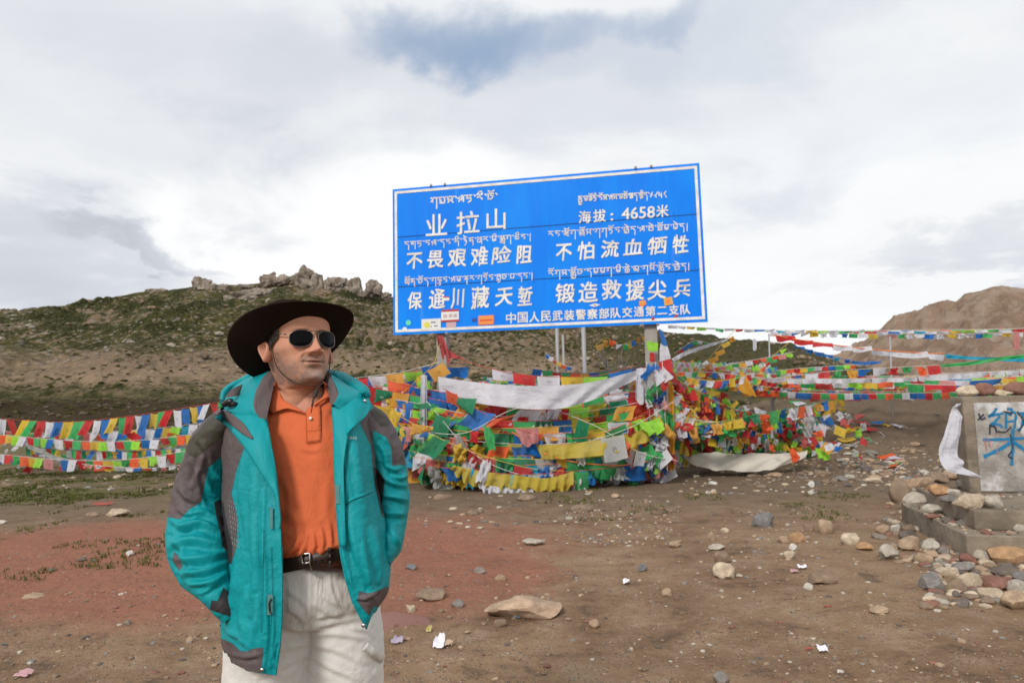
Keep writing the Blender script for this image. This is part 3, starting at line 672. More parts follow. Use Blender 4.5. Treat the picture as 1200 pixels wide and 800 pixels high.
# between the man and the left post
fstring('upper string of green and red flags emerging right of the man', [(395, 446, 13.6), (430, 441, 13.4), (470, 436, 13.1), (515, 424, 12.8)], 'grwalby', 22, 15, .0, 'hang', cord='w')
fstring('string of large red and white flags behind the right shoulder of the man', [(400, 452, 13.0), (440, 452, 12.9), (475, 455, 12.7), (512, 447, 12.6)], 'rrwrswb', 27, 30, .0, 'hang', cord='r')
fstring('short string of blue and lime flags climbing to the left post', [(470, 462, 12.7), (490, 444, 12.6), (508, 426, 12.5), (516, 402, 12.6)], 'blabwb', 22, 15, .0, 'mess', cord='y')
G1 = 'swags of prayer flags wound round the posts under the sign'; LB1 = 'swag of mixed bright prayer flags wound round the posts below the blue sign'
SW = [(452, 446, 472, 450, 12.1), (440, 455, 480, 459, 12.0), (445, 465, 487, 466, 11.95), (438, 474, 495, 474, 11.9), (450, 484, 503, 482, 11.85), (446, 493, 510, 490, 11.75),
      (452, 500, 519, 498, 11.7), (456, 508, 527, 506, 11.6), (458, 516, 534, 514, 11.6), (464, 524, 541, 523, 11.5), (470, 530, 547, 531, 11.5), (484, 538, 554, 539, 11.4)]
PALS = ['brgwlaorybgw', 'goylrwbgdar', 'rwbglyoard', 'lgoywbrdg', 'brwgylaorw', 'ygordlwbr', 'goblrwydap']
for i, (lx, ly, my, ry, Yf) in enumerate(SW):
    j = lambda a: random.uniform(-a, a)
    cc = ''.join(random.sample(PALS[i % 7]*2, 18)) if i < 9 else 'mbwkgdsbcw'
    fstring(LB1, [(lx, ly, 12.8), (500+j(6), ly+(my-ly)*.42, Yf+.35), (560+j(12), my-3+j(3), Yf), (640+j(15), my-1+j(3), Yf-.02), (715+j(8), ry+(my-ry)*.55, Yf+.2), (772, ry, 12.15), (797, ry-3, 12.6)],
            cc, 24, 18.5, .02, 'mess' if i % 3 else 'hang', G1, random.choice('rwgoy'), i*3, .22, miss=.05, szj=.25)
for k_, (a_, b_, c_, d_) in enumerate((((452, 478), (530, 520), (620, 548), (700, 552)), ((520, 455), (600, 500), (690, 512), (782, 470)), ((470, 500), (540, 508), (600, 480), (660, 470)), ((600, 540), (680, 520), (740, 500), (790, 470)), ((500, 470), (560, 535), (640, 560), (720, 545)), ((640, 476), (700, 500), (750, 530), (795, 540)))):
    fstring('loose string of flags crossing the other swags at a slant under the sign', [(*a_, 12.0), (*b_, 11.45), (*c_, 11.4), (*d_, 11.7)], ''.join(random.sample('brwgyolapdsw'*2, 18)), 21, 20, .1, 'mess', 'slanting strings across the swags', random.choice('rwy'), k_, .4, miss=.2, szj=.45)
G2 = 'inner swags of prayer flags'; 
for i in range(11):
    y = 455+i*9.5; j = lambda a: random.uniform(-a, a)
    fstring('inner swag of faded prayer flags half hidden behind the front swags', [(458+i, y-4, 13.2), (520, y+6+j(3), 12.4), (600, y+14+j(3), 12.2), (690, y+10+j(4), 12.3), (778, y-3+j(3), 12.6)],
            ''.join(random.sample('bwrgyoladsnkp'*2, 16)), 28, 19, .0, 'mess', G2, 'w', i, .3, szj=.3)
fstring('string of blue, white and red flags slung low behind the white banner', [(522, 431, 12.8), (545, 424, 12.7), (572, 431, 12.7), (600, 437, 12.6), (640, 441, 12.6), (700, 440, 12.6), (745, 428, 12.6)], 'b wrwylb', 27, 13, .05, 'hang', cord='r')
fstring('low string of large green and blue flags with orange seams below the yellow banner', [(600, 506, 11.7), (632, 528, 11.5), (662, 539, 11.4), (700, 544, 11.5), (740, 544, 11.7), (790, 533, 12.1)], 'byggbbb', 33, 17, .03, 'neat', cord='o', cordr=.012)
drape('banner', 'long plain white banner cloth hanging in front of the swags under the sign', 'banner', [(513, 441, 12.5), (545, 446, 12.1), (590, 450.5, 11.75), (640, 452, 11.6), (690, 448, 11.65), (735, 437, 11.9), (770, 426, 12.3)],
      [(516, 464, 12.4), (545, 470, 12.0), (585, 476, 11.65), (625, 479.5, 11.5), (665, 477, 11.55), (710, 462, 11.8), (770, 431, 12.25)], 'w', .05, 6, mat_=None)
drape('banner', 'long translucent yellow banner sagging across the lower right of the swags', 'banner', [(628, 521, 11.5), (665, 520, 11.4), (710, 513, 11.4), (755, 503, 11.6), (790, 494, 12.0)],
      [(636, 538, 11.45), (668, 537, 11.3), (712, 532, 11.3), (755, 519, 11.5), (787, 508, 11.9)], 'e', .05, 9)
drape('banner', 'ruffled yellow banner along the ground below the front of the swags', 'banner', [(532, 545, 11.5), (560, 551, 11.4), (600, 556, 11.35), (640, 560, 11.35), (672, 552, 11.4)],
      [(528, 553, 11.45), (558, 569, 11.35), (600, 573, 11.25), (640, 577, 11.25), (672, 570, 11.35)], 'e', .07, 12, ruff=.06)
drape('banner', 'ruffled yellow banner at the lower left end of the swags near the jacket', 'banner', [(490, 541, 12.1), (505, 548, 12.0), (525, 556, 11.8), (550, 562, 11.6)],
      [(491, 551, 12.1), (505, 558, 12.0), (525, 567, 11.8), (546, 573, 11.6)], 'y', .06, 9, ruff=.05)
drape('banner', 'grey white ruffled cloth edge lying on the dirt under the yellow banner', 'banner', [(560, 566, 11.35), (590, 571, 11.3), (625, 573, 11.3)], [(562, 575, 11.25), (590, 580, 11.2), (625, 581, 11.2)], 'w', .06, 8, ruff=.05)
for (x_, y0, y1, w_, c, lb) in ((497, 440, 527, 7, 'w', 'white scarf hanging straight down at the left end of the swags'), (507, 468, 518, 9, 's', 'grey white scarf with a knot beside the left post'),
        (515, 480, 505, 8, 'w', 'short white scarf hanging right of the left post'), (771, 455, 556, 11, 'p', 'pink and white scarf bundle hanging down the right post'), (784, 452, 548, 10, 'a', 'orange yellow scarf hanging at the right end of the swags'),
        (778, 440, 522, 8, 'w', 'white scarf tied high on the right post'), (752, 432, 470, 12, 'w', 'knotted white scarf hanging under the right post')):
    Yd = 12.35 if x_ < 600 else 12.0
    drape('scarf', lb, 'scarf', [(x_-w_/2, y0, Yd), (x_, y0-1, Yd-.05), (x_+w_/2, y0, Yd)], [(x_-w_*.7, y1, Yd-.1), (x_, y1+3, Yd-.2), (x_+w_*.6, y1-2, Yd-.1)], c, .07, 2, nv=30, nu=16, ruff=.05)
drape('tall_flag', 'tall narrow blue, white and red flag hanging from the top of the right post', 'flag', [(772, 385, 11.95), (774, 386, 11.93), (777, 389, 11.92)], [(774, 402, 11.9), (778, 405, 11.86), (782, 405, 11.85)], 'b', .03, 1, nv=10, nu=10)
bpy.context.view_layer.update()
tf = [o_ for o_ in COL.objects if o_.name == 'tall_flag'][0]
for nm, tp, bt, c in (('white_band', [(774, 402, 11.9), (778, 405, 11.86), (782, 405, 11.85)], [(772, 424, 11.9), (779, 422, 11.84), (786, 420, 11.83)], 'w'), ('red_band', [(772, 424, 11.9), (779, 422, 11.84), (786, 420, 11.83)], [(774, 436, 11.9), (782, 437, 11.84), (789, 436, 11.83)], 'r')):
    o_ = drape(nm, None, None, tp, bt, c, .02, 1, nv=8, nu=10); loc = o_.location-tf.location; o_.parent = tf; o_.location = loc
# knotted red rag and yellow tag on the posts
drape('rag', 'dark red rag knotted round the left post under the sign', 'rag', [(511, 391, 12.7), (514, 393, 12.65), (519, 393, 12.65)], [(514, 410, 12.6), (520, 420, 12.5), (528, 422, 12.5)], 'k', .08, 2, nv=16, nu=16, ruff=.1)
drape('rag', 'red rag end trailing right from the left post', 'rag', [(524, 408, 12.6), (534, 415, 12.55), (545, 421, 12.55)], [(526, 420, 12.5), (533, 420, 12.5), (545, 422, 12.5)], 'k', .05, 2, nv=10, nu=16)
drape('notice', 'small yellow cloth notice tied on the right post', 'notice', [(757.5, 399.5, 11.95), (764, 400.5, 11.93), (771, 402, 11.95)], [(758.5, 410, 11.95), (765, 412, 11.93), (770.5, 411, 11.95)], 'l', .01, 1, nv=6, nu=10)
drape('rag', 'small bright red rag tied below the yellow notice', 'rag', [(761.5, 413, 11.93), (764, 413, 11.92), (766.5, 414, 11.93)], [(761, 423, 11.93), (764.5, 424, 11.9), (767.5, 423, 11.93)], 'r', .01, 1, nv=6, nu=8)

# behind the sign
fstring('string of blue and green flags strung behind the white banner under the sign', [(623, 432, 15.5), (650, 436, 15.4), (690, 437, 15.3), (735, 433, 15), (765, 425, 14.6)], 'bgrgoabgygbr', 11, 8, .02, 'hang', cord='b')
fstring('far string of small bright flags behind the posts', [(560, 447, 18), (620, 444, 18), (680, 449, 17.6), (740, 446, 17), (790, 436, 16)], 'rgyobwlrgo', 8, 7, .02, 'hang', cord='w')
fstring('short diagonal string of tiny flags left of the thin poles', [(639, 413, 17.5), (650, 422, 17.4), (662, 428, 17.3), (674, 431, 17.2)], 'bwryo', 6, 5, .02, 'hang', cord='w')
fstring('yellow and orange rags on a cord slanting up from the dead branches', [(695, 407, 16), (710, 396, 16), (725, 404, 16), (742, 398, 15.5), (756, 392, 15)], 'aaowgyb', 9, 7, .1, 'mess', cord='y')
polem = simple('grey pole', (.34, .34, .34), .6, .3, .2)
for px, y0, w_, lb in ((653, 386, .045, 'thin grey pole behind the sign, leftmost of three'), (660, 392, .03, 'thinnest grey pole behind the sign, middle of three'), (684, 385, .055, 'grey pole behind the sign, rightmost of three')):
    q = at(px, 440, 17.5); b = at(px-.5, y0, 17.5); z0 = gz(q.x, q.y)-.2
    mb = MB(); mb.tube([(q.x, q.y, z0), (b.x, b.y, (b.z+z0)/2), (b.x, b.y, b.z+1.2 if px != 660 else b.z)], w_, 8); o_ = mb.build('pole', polem); tag(o_, lb, 'pole')
woodm = simple('dead wood', (.34, .31, .28), .95, .1, 0, .3, 20, .01)
for bi, (bx, by, s_, lb) in enumerate(((722, 446, 1.0, 'bare dead branch leaning left among the flags behind the sign'), (736, 444, .9, 'bare dead branch standing upright beside the right post'), (905, 446, .7, 'bare dead branch poking up among the flags at the right'))):
    base = at(bx, by+12, 15.5); base.z = gz(base.x, base.y)-.1; mb = MB(); rs = random.Random(bi*5+2)
    topz = at(bx, by, 15.5).z
    for k in range(9):
        a = rs.uniform(-.55, .3)-(.15 if bi == 0 else -.1); L = rs.uniform(.5, 1.0)*s_*.95; p = base.copy(); p.z = topz-.5+rs.uniform(0, .3); P = [base if k == 0 else p]
        q = p.copy()
        for n_ in range(5):
            q = q+Vector((math.sin(a)*L/5*1.0, rs.uniform(-.05, .05), math.cos(a)*L/4)); a += rs.uniform(-.3, .3); P.append(q.copy())
        mb.tube(P, [.028-.004*i_ for i_ in range(len(P))], 5)
        if k > 2: mb.tube([P[3], P[3]+Vector((rs.uniform(-.2, .2), 0, rs.uniform(.1, .3)))], [.012, .005], 4)
    mb.tube([base, Vector((base.x, base.y, topz-.1))], [.05, .035], 6)
    tag(mb.build('branch', woodm), lb, 'branch')

# right cone of strings
G3 = 'prayer flag strings fanning down from the right post'; LB3 = 'tangled string of small prayer flags fanning from the right post down to the dirt'
rs = random.Random(5)
for i in range(34):
    f = i/33; ex = 806+f*150+rs.uniform(-10, 10); ey = 538-(f**1.4)*34+rs.uniform(-14, 6) if i % 2 else 478+f*40+rs.uniform(-14, 12)
    eY = 13.4+f*1.6+(0 if i % 2 else .9); sy = 425+rs.uniform(0, 95)*(1-f*.75)
    e = at(ex, ey, eY); e.z = max(e.z, gz(e.x, e.y)+.04); pe = proj(e)
    mid = lambda q: (775+(pe[0]-775)*q, sy+(pe[1]-sy)*q**.85+rs.uniform(5, 14)*math.sin(math.pi*q), 12.05+(eY-12.05)*q)
    fstring(LB3, [(776, sy, 12.05), mid(.33), mid(.66), (pe[0], pe[1], eY)], ''.join(rs.sample('bwrgyoladwrk'*2, 18)), 12.5, 14, .0, 'mess', G3, rs.choice('rwgoy'), i, .4, szj=.4)
G4 = 'long strings sweeping right from the post'
for i in range(9):
    ex, ey, eY = 880+i*14, 528-i*7.5, 13.6+i*.25; e = gnd(ex, ey); pe = (ex, ey, min(e.y, 15.5)); sy = 438+i*8
    fstring('long loose string sweeping from the post down and right to the dirt', [(778, sy, 12.0), (805+i*3, sy+(ey-sy)*.42+9, 12.2), (845+i*6, sy+(ey-sy)*.78+9, 12.7), (pe[0], pe[1]-2, pe[2]-.25)], ''.join(rs.sample('bwrgyoladw'*2, 16)), 15, 12, .0, 'blown' if i % 2 else 'mess', G4, rs.choice('rwgoy'), i, .3, szj=.35)
for (x0_, x1_, c_) in ((768, 770, 'bwgnwys'), (776, 780, 'wrbpgaw'), (758, 762, 'bsgwrdb')):
    fstring('vertical string of bunched rags wrapped down the right post', [(x0_, 424, 11.75), (x0_+2, 460, 11.7), (x1_, 500, 11.65), (x1_+2, 552, 11.6)], c_, 15, 13, -.3, 'mess', 'rag strings wrapped round the right post', 'w', 0, .5, szj=.35)
# strings lying on the dirt right of the cone
def lay(label, pts, cols, w_, h_, n=60, group=None):
    C = bez([gnd(*p)+Vector((0, 0, .03)) for p in pts], n); root = empty('prayer_flag_string', tuple(C[0]), 0, label, 'prayer flags', group)
    for c_ in C: c_[2] = gz(c_[0], c_[1])+.015
    mb = MB(); mb.tube([Vector(c) for c in C[::2]], .006, 5); mb.build('cord', cord_mat('w'), root)
    seg = np.r_[0, np.cumsum(np.linalg.norm(np.diff(C, axis=0), axis=1))]; s_ = 0; i = 0
    while s_+w_ < seg[-1]:
        p0 = Vector([np.interp(s_, seg, C[:, j]) for j in range(3)]); p1 = Vector([np.interp(s_+w_, seg, C[:, j]) for j in range(3)]); X_ = p1-p0
        c = cols[i % len(cols)]; i += 1; s_ += w_*random.uniform(1, 1.25)
        if c == ' ': continue
        kd = random.choice(['crumple', 'fold', 'hang']); me = flagmesh(kd, random.randrange(len(SHP[kd])), c); f_ = bpy.data.objects.new('flag', me); COL.objects.link(f_); f_.parent = root
        nrm = Vector((0, 0, 1)); Zt = (nrm.cross(X_.normalized())+Vector((random.uniform(-.4, .4), random.uniform(-.1, .1), random.uniform(.05, .28)))).normalized(); Yv = Zt.cross(X_.normalized()).normalized()
        Mx = Matrix(((X_.x, Yv.x*w_*.5, Zt.x*h_), (X_.y, Yv.y*w_*.5, Zt.y*h_), (X_.z, Yv.z*w_*.5, Zt.z*h_))).to_4x4(); Mx.translation = p0-root.location+Vector((0, 0, .05)); f_.matrix_local = Mx
    return root
lay('string of red, white and yellow flags lying across the middle of the right slope', [(880, 500), (920, 502), (960, 503), (1000, 506), (1040, 512)], 'bwbrwyrgow', .42, .3)
lay('string of orange and blue flags lying behind the long grey tarp', [(860, 520), (900, 520), (940, 517), (985, 515), (1020, 516)], 'rwgborygrb', .36, .26)
lay('string of green and red flags dropping down the dirt slope at the right', [(935, 472), (950, 476), (975, 481), (990, 484), (994, 492)], 'gwrgoy', .42, .3)
lay('short string of orange, white, red and green flags near the stone steps', [(1046, 534), (1052, 539), (1060, 543), (1052, 548), (1048, 553)], 'owrgo', .28, .42)
lay('string of green and pale flags lying in front of the fan of strings', [(800, 512), (840, 516), (880, 512), (930, 508)], 'gwrobygwl', .36, .28)
lay('string of blue flags crumpled on the stones beyond the tarp', [(955, 524), (975, 526), (1000, 522), (1030, 520)], 'bws rwb', .3, .3)
lay('string of dull flags lying highest on the dirt slope', [(985, 493), (1010, 497), (1040, 499), (1075, 502)], 'wrbyw r', .3, .26)
tarpm = simple('dusty tarp', (.50, .47, .41), .85, .15, 0, .22, 3, .006, 25)
def tarp():
    top = bez([at(796, 530, 13.25), at(830, 531.5, 13.2), at(880, 533, 13.2), at(920, 532, 13.3), at(947, 530, 13.5)], 80)
    bot = bez([at(800, 536, 13.1), at(816, 548, 13.0), at(845, 553, 12.95), at(872, 554, 12.95), at(905, 552, 13.0), at(943, 538, 13.3)], 80)
    W = np.linspace(0, 1, 16)[:, None, None]; Pq = top[None]*(1-W)+bot[None]*W; Wv = W[..., 0]; U = np.linspace(0, 1, 80)[None]
    Pq[..., 1] -= .05*np.sin(Wv*3.14)+.02*np.sin(U*30+Wv*3); Pq[..., 2] += .02*vn(U*20+Wv*2, Wv*3+U*0)+.03+.03*np.sin(Wv*3.1)
    o_ = pm('tarp', Pq.reshape(-1, 3), gridfaces(80, 16), None, tarpm); tag(o_, 'long dusty grey white tarp sagging to the ground right of the posts', 'tarp')
tarp()

# strings across the right side
fstring('highest thin line of white and pastel flags crossing the sky to the right edge', [(782, 381, 16), (850, 385, 17), (960, 387.5, 18), (1080, 388, 18), (1200, 385, 18), (1260, 383, 18)], 'wwylwgwrwbwc', 14, 3, .05, 'neat', cord='w')
fstring('high string of green, orange and blue scraps right above the white pennants', [(960, 388, 19), (1030, 387, 19), (1100, 386, 19), (1160, 385.5, 19), (1260, 384, 19)], 'ylogrwbwaog', 15, 3, .02, 'neat', cord='w')
fstring('high string of small white pennants crossing the far mountain', [(900, 388, 18), (980, 390.5, 18), (1060, 391.5, 18), (1140, 391, 18), (1260, 388, 18)], 'wwbwywwbgwywpg', 11, 5.5, .03, 'mess', cord='w')
fstring('string of red then white square flags crossing high at the right', [(905, 392, 15.5), (930, 397, 15.3), (960, 401.5, 15.2), (1000, 407, 15.1), (1060, 412.5, 15), (1107, 414.5, 15)], 'rrrwwwwwwwww', 21, 6.5, .0, 'neat', cord='o', cordr=.012)
drape('banner', 'pale blue rolled banner at the far right above the green one', 'banner', [(1107, 414.5, 15), (1135, 417.5, 15), (1165, 418.5, 15), (1200, 418.5, 15), (1260, 417, 15)], [(1108, 420, 15), (1135, 421, 15), (1165, 422.5, 15), (1200, 424, 15), (1260, 424, 15)], 'c', .03, 6)
drape('banner', 'long green banner rising to the far right edge', 'banner', [(1102, 427, 14), (1135, 424, 14), (1165, 419, 14), (1200, 415.5, 14), (1260, 411, 14)], [(1103, 430, 14), (1135, 428, 14), (1165, 423.5, 14), (1200, 419.5, 14), (1260, 416, 14)], 'g', .03, 5)
fstring('string of thin blue flags drooping over the green hill shoulder', [(930, 405, 17), (960, 413, 17), (990, 421, 17), (1015, 424, 17), (1044, 420, 17)], 'bbbbcb', 12, 4, .0, 'mess', cord='b')
fstring('rising string of small pastel flags from the fan towards the upper right', [(835, 431, 14), (870, 424, 14), (900, 418.5, 14), (930, 412, 14)], 'oplgawrog', 8, 5, .0, 'hang', cord='w')
fstring('yellow and lime rags on a cord rising steeply right of the post', [(815, 440, 13.5), (828, 424, 13.5), (843, 406, 13.5), (862, 386, 13.5)], 'aaaayaly', 11, 5, .0, 'mess', cord='y')
drape('scarf', 'thick white rolled scarf slanting up right of the post', 'scarf', [(787, 420, 12.4), (805, 411, 12.6), (830, 403, 12.8), (852, 397, 13)], [(789, 424, 12.4), (806, 415, 12.6), (831, 406.5, 12.8), (852, 399, 13)], 'w', .05, 5)
fstring('short string of green and blue scraps left of the white scarf', [(790, 414, 13), (803, 405, 13), (815, 399, 13), (835, 403, 13)], 'rbbgwg', 7, 4, .0, 'mess', cord='w')
fstring('string of orange and green flags rising past the thin pole at the right', [(884, 440, 15), (893, 430, 15), (905, 418, 15), (915, 409, 15), (925, 401, 15)], 'yorgclw', 8, 6, .0, 'mess', cord='y')
fstring('string of flags with white, red, green and orange triangles over the mound', [(900, 444, 15), (945, 438, 15), (985, 434, 15), (1025, 431.5, 15), (1075, 429, 15), (1101, 427.5, 15)], 'rybwrgabwrgo', 14, 10, .12, 'mess', cord='w', miss=0)
fstring('upper string of small mixed flags over the left end of the mound', [(890, 436, 16.5), (930, 432, 16.5), (970, 429, 16.5), (1010, 427, 16.5)], 'rbglorygw', 8, 5, .02, 'hang', cord='w')
fstring('long string of printed white flags over the mound', [(870, 443, 14.5), (930, 443.5, 14.5), (1000, 443.5, 14.5), (1070, 441, 14.5), (1140, 437, 14.5), (1200, 432.5, 14.5), (1270, 427, 14.5)], 'wwwwwwwwww', 17, 5.5, .02, 'neat', cord='w')
fstring('bright string of lime, orange and red flags below the white one', [(860, 446, 15.5), (920, 448.5, 15.4), (980, 448.5, 15.3), (1050, 446.5, 15.2), (1120, 444, 15.1), (1200, 440, 15), (1270, 437, 15)], 'clyogrwlyogrwb', 17, 6, .0, 'hang', cord='w')
fstring('string of blue, white and yellow flags above the stone slab', [(1080, 445, 14), (1130, 446, 14), (1165, 444, 14), (1200, 440, 14), (1260, 436, 14)], 'gpwbbylw', 18, 7, .0, 'hang', cord='w')
fstring('string of large red and orange flags just above the top of the slab', [(1060, 449.5, 13.4), (1110, 451, 13.4), (1150, 452, 13.4), (1200, 449, 13.4), (1260, 446, 13.4)], 'grrboarlo', 19, 8, .0, 'hang', cord='w')
fstring('middle string of green and red flags along the crest of the mound', [(870, 452, 16), (930, 456, 16), (990, 457, 16), (1050, 455, 16), (1120, 454.5, 16), (1200, 455, 16)], 'goywlgrbwgk', 13, 6, .0, 'mess', cord='w')
fstring('lowest even string of small square flags along the crest of the mound', [(872, 455.5, 15), (930, 459.5, 15), (1000, 461, 15), (1060, 460.5, 15), (1120, 459, 15), (1200, 456, 15)], 'brgogwb', 9.2, 7.2, .02, 'neat', cord='w')
for k_, (y0_, y1_, y2_, Yd_) in enumerate(((441, 447, 440, 15.8), (447, 452, 448, 16.2), (451, 458, 452, 15.6), (437, 440, 433, 16.6), (455, 461, 459, 16.4), (444, 450, 443, 17))):
    fstring('string of small mixed flags packed into the band over the mound', [(820, y0_-6, 13.8), (880, y0_, 14.6), (960, y1_, Yd_), (1060, y1_, Yd_), (1140, y2_+3, Yd_-.4), (1270, y2_, Yd_-.6)], ''.join(random.sample('rgbwyolragwpk'*2, 20)), 12+k_, 7.5, .03, 'mess', 'mixed flag strings in the band over the mound', 'w', k_, .2, szj=.3)
fstring('slanting string of bright flags over the fan right of the post', [(786, 436, 13), (830, 436, 13.2), (870, 440, 13.6), (900, 446, 14)], 'gowgyrbwro', 9, 7, .0, 'blown', cord='w')
fstring('string of blue and white slanted flags low over the fan', [(795, 440, 12.8), (815, 444, 12.8), (840, 446, 12.8), (862, 443, 12.8), (885, 436, 13)], 'gaybwrby wr', 8, 9, .0, 'blown', cord='y')
fstring('long string of faded flags running from the post over the fan to the mound', [(780, 430, 12.6), (820, 431, 14), (870, 433, 15), (920, 441, 16)], 'ywlspwgaw', 9, 7, .0, 'mess', cord='w')
fstring('topmost string of white scraps fanning right from the post', [(779, 424, 12.4), (810, 425, 14), (850, 428, 15), (900, 436, 16)], 'wswpwlw', 9, 7, .0, 'mess', cord='w')
drape('scarf', 'orange scarf hanging in the middle of the fan of strings', 'scarf', [(866, 436, 13.6), (869, 435, 13.6), (872, 437, 13.6)], [(864, 456, 13.5), (874, 462, 13.4), (886, 465, 13.4)], 'a', .06, 2, nv=20, nu=14)
drape('scarf', 'white scarf hanging from the high strings at the right edge', 'scarf', [(1188, 388, 15), (1191, 388, 15), (1194, 389, 15)], [(1187, 407, 15), (1190, 410, 15), (1193, 409, 15)], 'p', .03, 2, nv=14, nu=8)
drape('scarf', 'small white scarf hanging from the high strings over the hill', 'scarf', [(882, 398, 15), (884, 397, 15), (886, 398, 15)], [(882, 410, 15), (884, 411, 15), (886, 410, 15)], 'w', .03, 2, nv=12, nu=8)
fstring('far string of small flags crossing behind the fan at the height of the hill foot', [(800, 430, 20), (850, 433, 20), (900, 436, 20), (960, 434, 20)], 'wogrybwlp', 7, 5, .0, 'mess', cord='w')
fstring('far string of tiny flags low behind the fan of strings', [(790, 440, 19), (850, 443, 19), (910, 447, 19), (960, 447, 19)], 'rgwbyolw', 7, 5, .0, 'mess', cord='w')
q = at(901, 445, 17); b = at(901, 391, 17); mb = MB(); mb.tube([(q.x, q.y, gz(q.x, q.y)-.2), tuple(b)], .02, 8); tag(mb.build('pole', polem), 'lone thin grey pole right of the fan of strings', 'pole')
q = at(1043, 450, 17.5); b = at(1043, 394, 17.5); mb = MB(); mb.tube([(q.x, q.y, gz(q.x, q.y)-.2), tuple(b)], .02, 8); tag(mb.build('pole', polem), 'thin pole carrying strings above the mound at the right', 'pole')
# fallen cloth nobody could count, heaped inside and under the strings
def heap(label, regions, n, s_, seed):
    rs = random.Random(seed); mbv = []; mbf = []; mi = []; uvs = []; keys = 'bwrgyoldwsaksw'; N = 0
    for k in range(n):
        x0, y0, x1, y1, Ya, Yb = rs.choice(regions); p = at(rs.uniform(x0, x1), rs.uniform(y0, y1), rs.uniform(Ya, Yb)); p.z = max(p.z, gz(p.x, p.y)+.02)
        kd = rs.choice(['crumple', 'fold', 'hang', 'rag', 'rag', 'rag']); v, uv, f = SHP[kd][rs.randrange(3)]; sc_ = s_*rs.uniform(.6, 1.3)
        M = Matrix.Rotation(rs.uniform(-1, 1), 3, 'Z') @ Matrix.Rotation(rs.uniform(-.7, .3), 3, 'X')@Matrix.Rotation(rs.uniform(-.7, .7), 3, 'Y')
        vv = (v*np.array([sc_, sc_, sc_*.8])) @ np.array(M).T+np.array(p); vv[:, 2] = np.maximum(vv[:, 2], G(vv[:, 0], vv[:, 1])+.015)
        mbv.append(vv); mbf.append(f+N); N += len(v); uvs.append(uv); mi += [rs.randrange(len(keys))]*len(f)
    o_ = pm('cloth_heap', np.concatenate(mbv), np.concatenate(mbf), None, [flagmat(c) for c in keys], uv=np.concatenate(uvs)); o_.data.polygons.foreach_set('material_index', mi)
    tag(o_, label, 'cloth heap', kind='stuff')
heap('tangled faded flags filling the inside of the swags below the sign', [(465, 452, 780, 520, 12.5, 13.4), (500, 520, 770, 560, 11.9, 12.6)], 430, .36, 1)
heap('tangled flags packed inside the fan of strings right of the post', [(778, 437, 815, 528, 13.0, 14.2), (785, 450, 845, 528, 13.4, 15.0), (820, 475, 890, 530, 13.8, 15.3), (860, 500, 945, 530, 14.0, 15.5)], 700, .24, 2)
heap('scraps of fallen flags scattered on the slope right of the tarp', [(890, 485, 1010, 530, 12.5, 16), (790, 425, 900, 440, 15, 19)], 150, .22, 3)
heap('scraps of flags under the rows of strings at the left', [(0, 505, 260, 545, 16.6, 18.5)], 130, .22, 4)
heap('mass of small flags packed in the far background behind the posts', [(560, 440, 800, 450, 16.5, 19), (780, 425, 900, 448, 15, 20)], 260, .22, 6)
# ------------------------------------------------------------------ stones
def ico(sub):
    bm = bmesh.new(); bmesh.ops.create_icosphere(bm, subdivisions=sub, radius=1); bm.verts.ensure_lookup_table()
    v = np.array([q.co[:] for q in bm.verts]); f = [[q.index for q in p.verts] for p in bm.faces]; bm.free(); return v, f
ICO = {s: ico(s) for s in (1, 2, 3, 4, 5)}
def rockv(sub, seed, cuts=5, rough=.10, blocky=.0):
    v, f = ICO[sub]; v = v.copy(); rs = np.random.default_rng(seed)
    for k in range(cuts):
        n = rs.normal(size=3); n /= np.linalg.norm(n); d = rs.uniform(.55, .88); e = np.maximum(v@n-d, 0); v -= e[:, None]*n*(.85)
    if blocky: v = np.sign(v)*np.abs(v)**(1-blocky)
    r = 1+rough*fbm(v[:, 0]*1.4+seed, v[:, 1]*1.4, v[:, 2]*1.4, 3)*2+rough*.35*fbm(v[:, 0]*5+seed, v[:, 1]*5, v[:, 2]*5, 3)
    return v*r[:, None], f
SC_ = dict(peach=(.44, .31, .215), cream=(.50, .41, .30), tan=(.38, .27, .18), orange=(.40, .235, .12), grey=(.21, .195, .18), blue=(.15, .16, .17), dark=(.115, .10, .09), red=(.22, .10, .075), white=(.62, .59, .54), pale=(.44, .40, .34), brown=(.23, .165, .115))
SM = {}
def stonemat(c):
    if c not in SM:
        col = SC_[c]; m, t = newmat('stone '+c, .88, .2); co = t.coord(); a = t.noise(co, 14, 6, .68); b = t.noise(co, 60, 4, .7); ve = t.noise(t.scale(co, (1, 1, 4), (.4, .6, 0)), 9, 4, .6, 1.5)
        k = t.mix(a.step(.3, .7), tuple(x*.66 for x in col), tuple(min(1, x*1.22) for x in col)); k = t.mix(b.step(.55, .72)*.45, k, tuple(x*.45 for x in col)); k = t.mix(ve.step(.6, .66)*.35, k, tuple(min(1, x*1.45+.04) for x in col))
        rn = t.N('ShaderNodeObjectInfo'); k = t.mix(V(t.nt, rn.outputs['Random'])*.4, k, (.24, .17, .12))
        setc(t, k); t.L(t.bump(a+b*.5, .8, .006), t.b.inputs['Normal']); SM[c] = m
    return SM[c]
stone_n = [0]
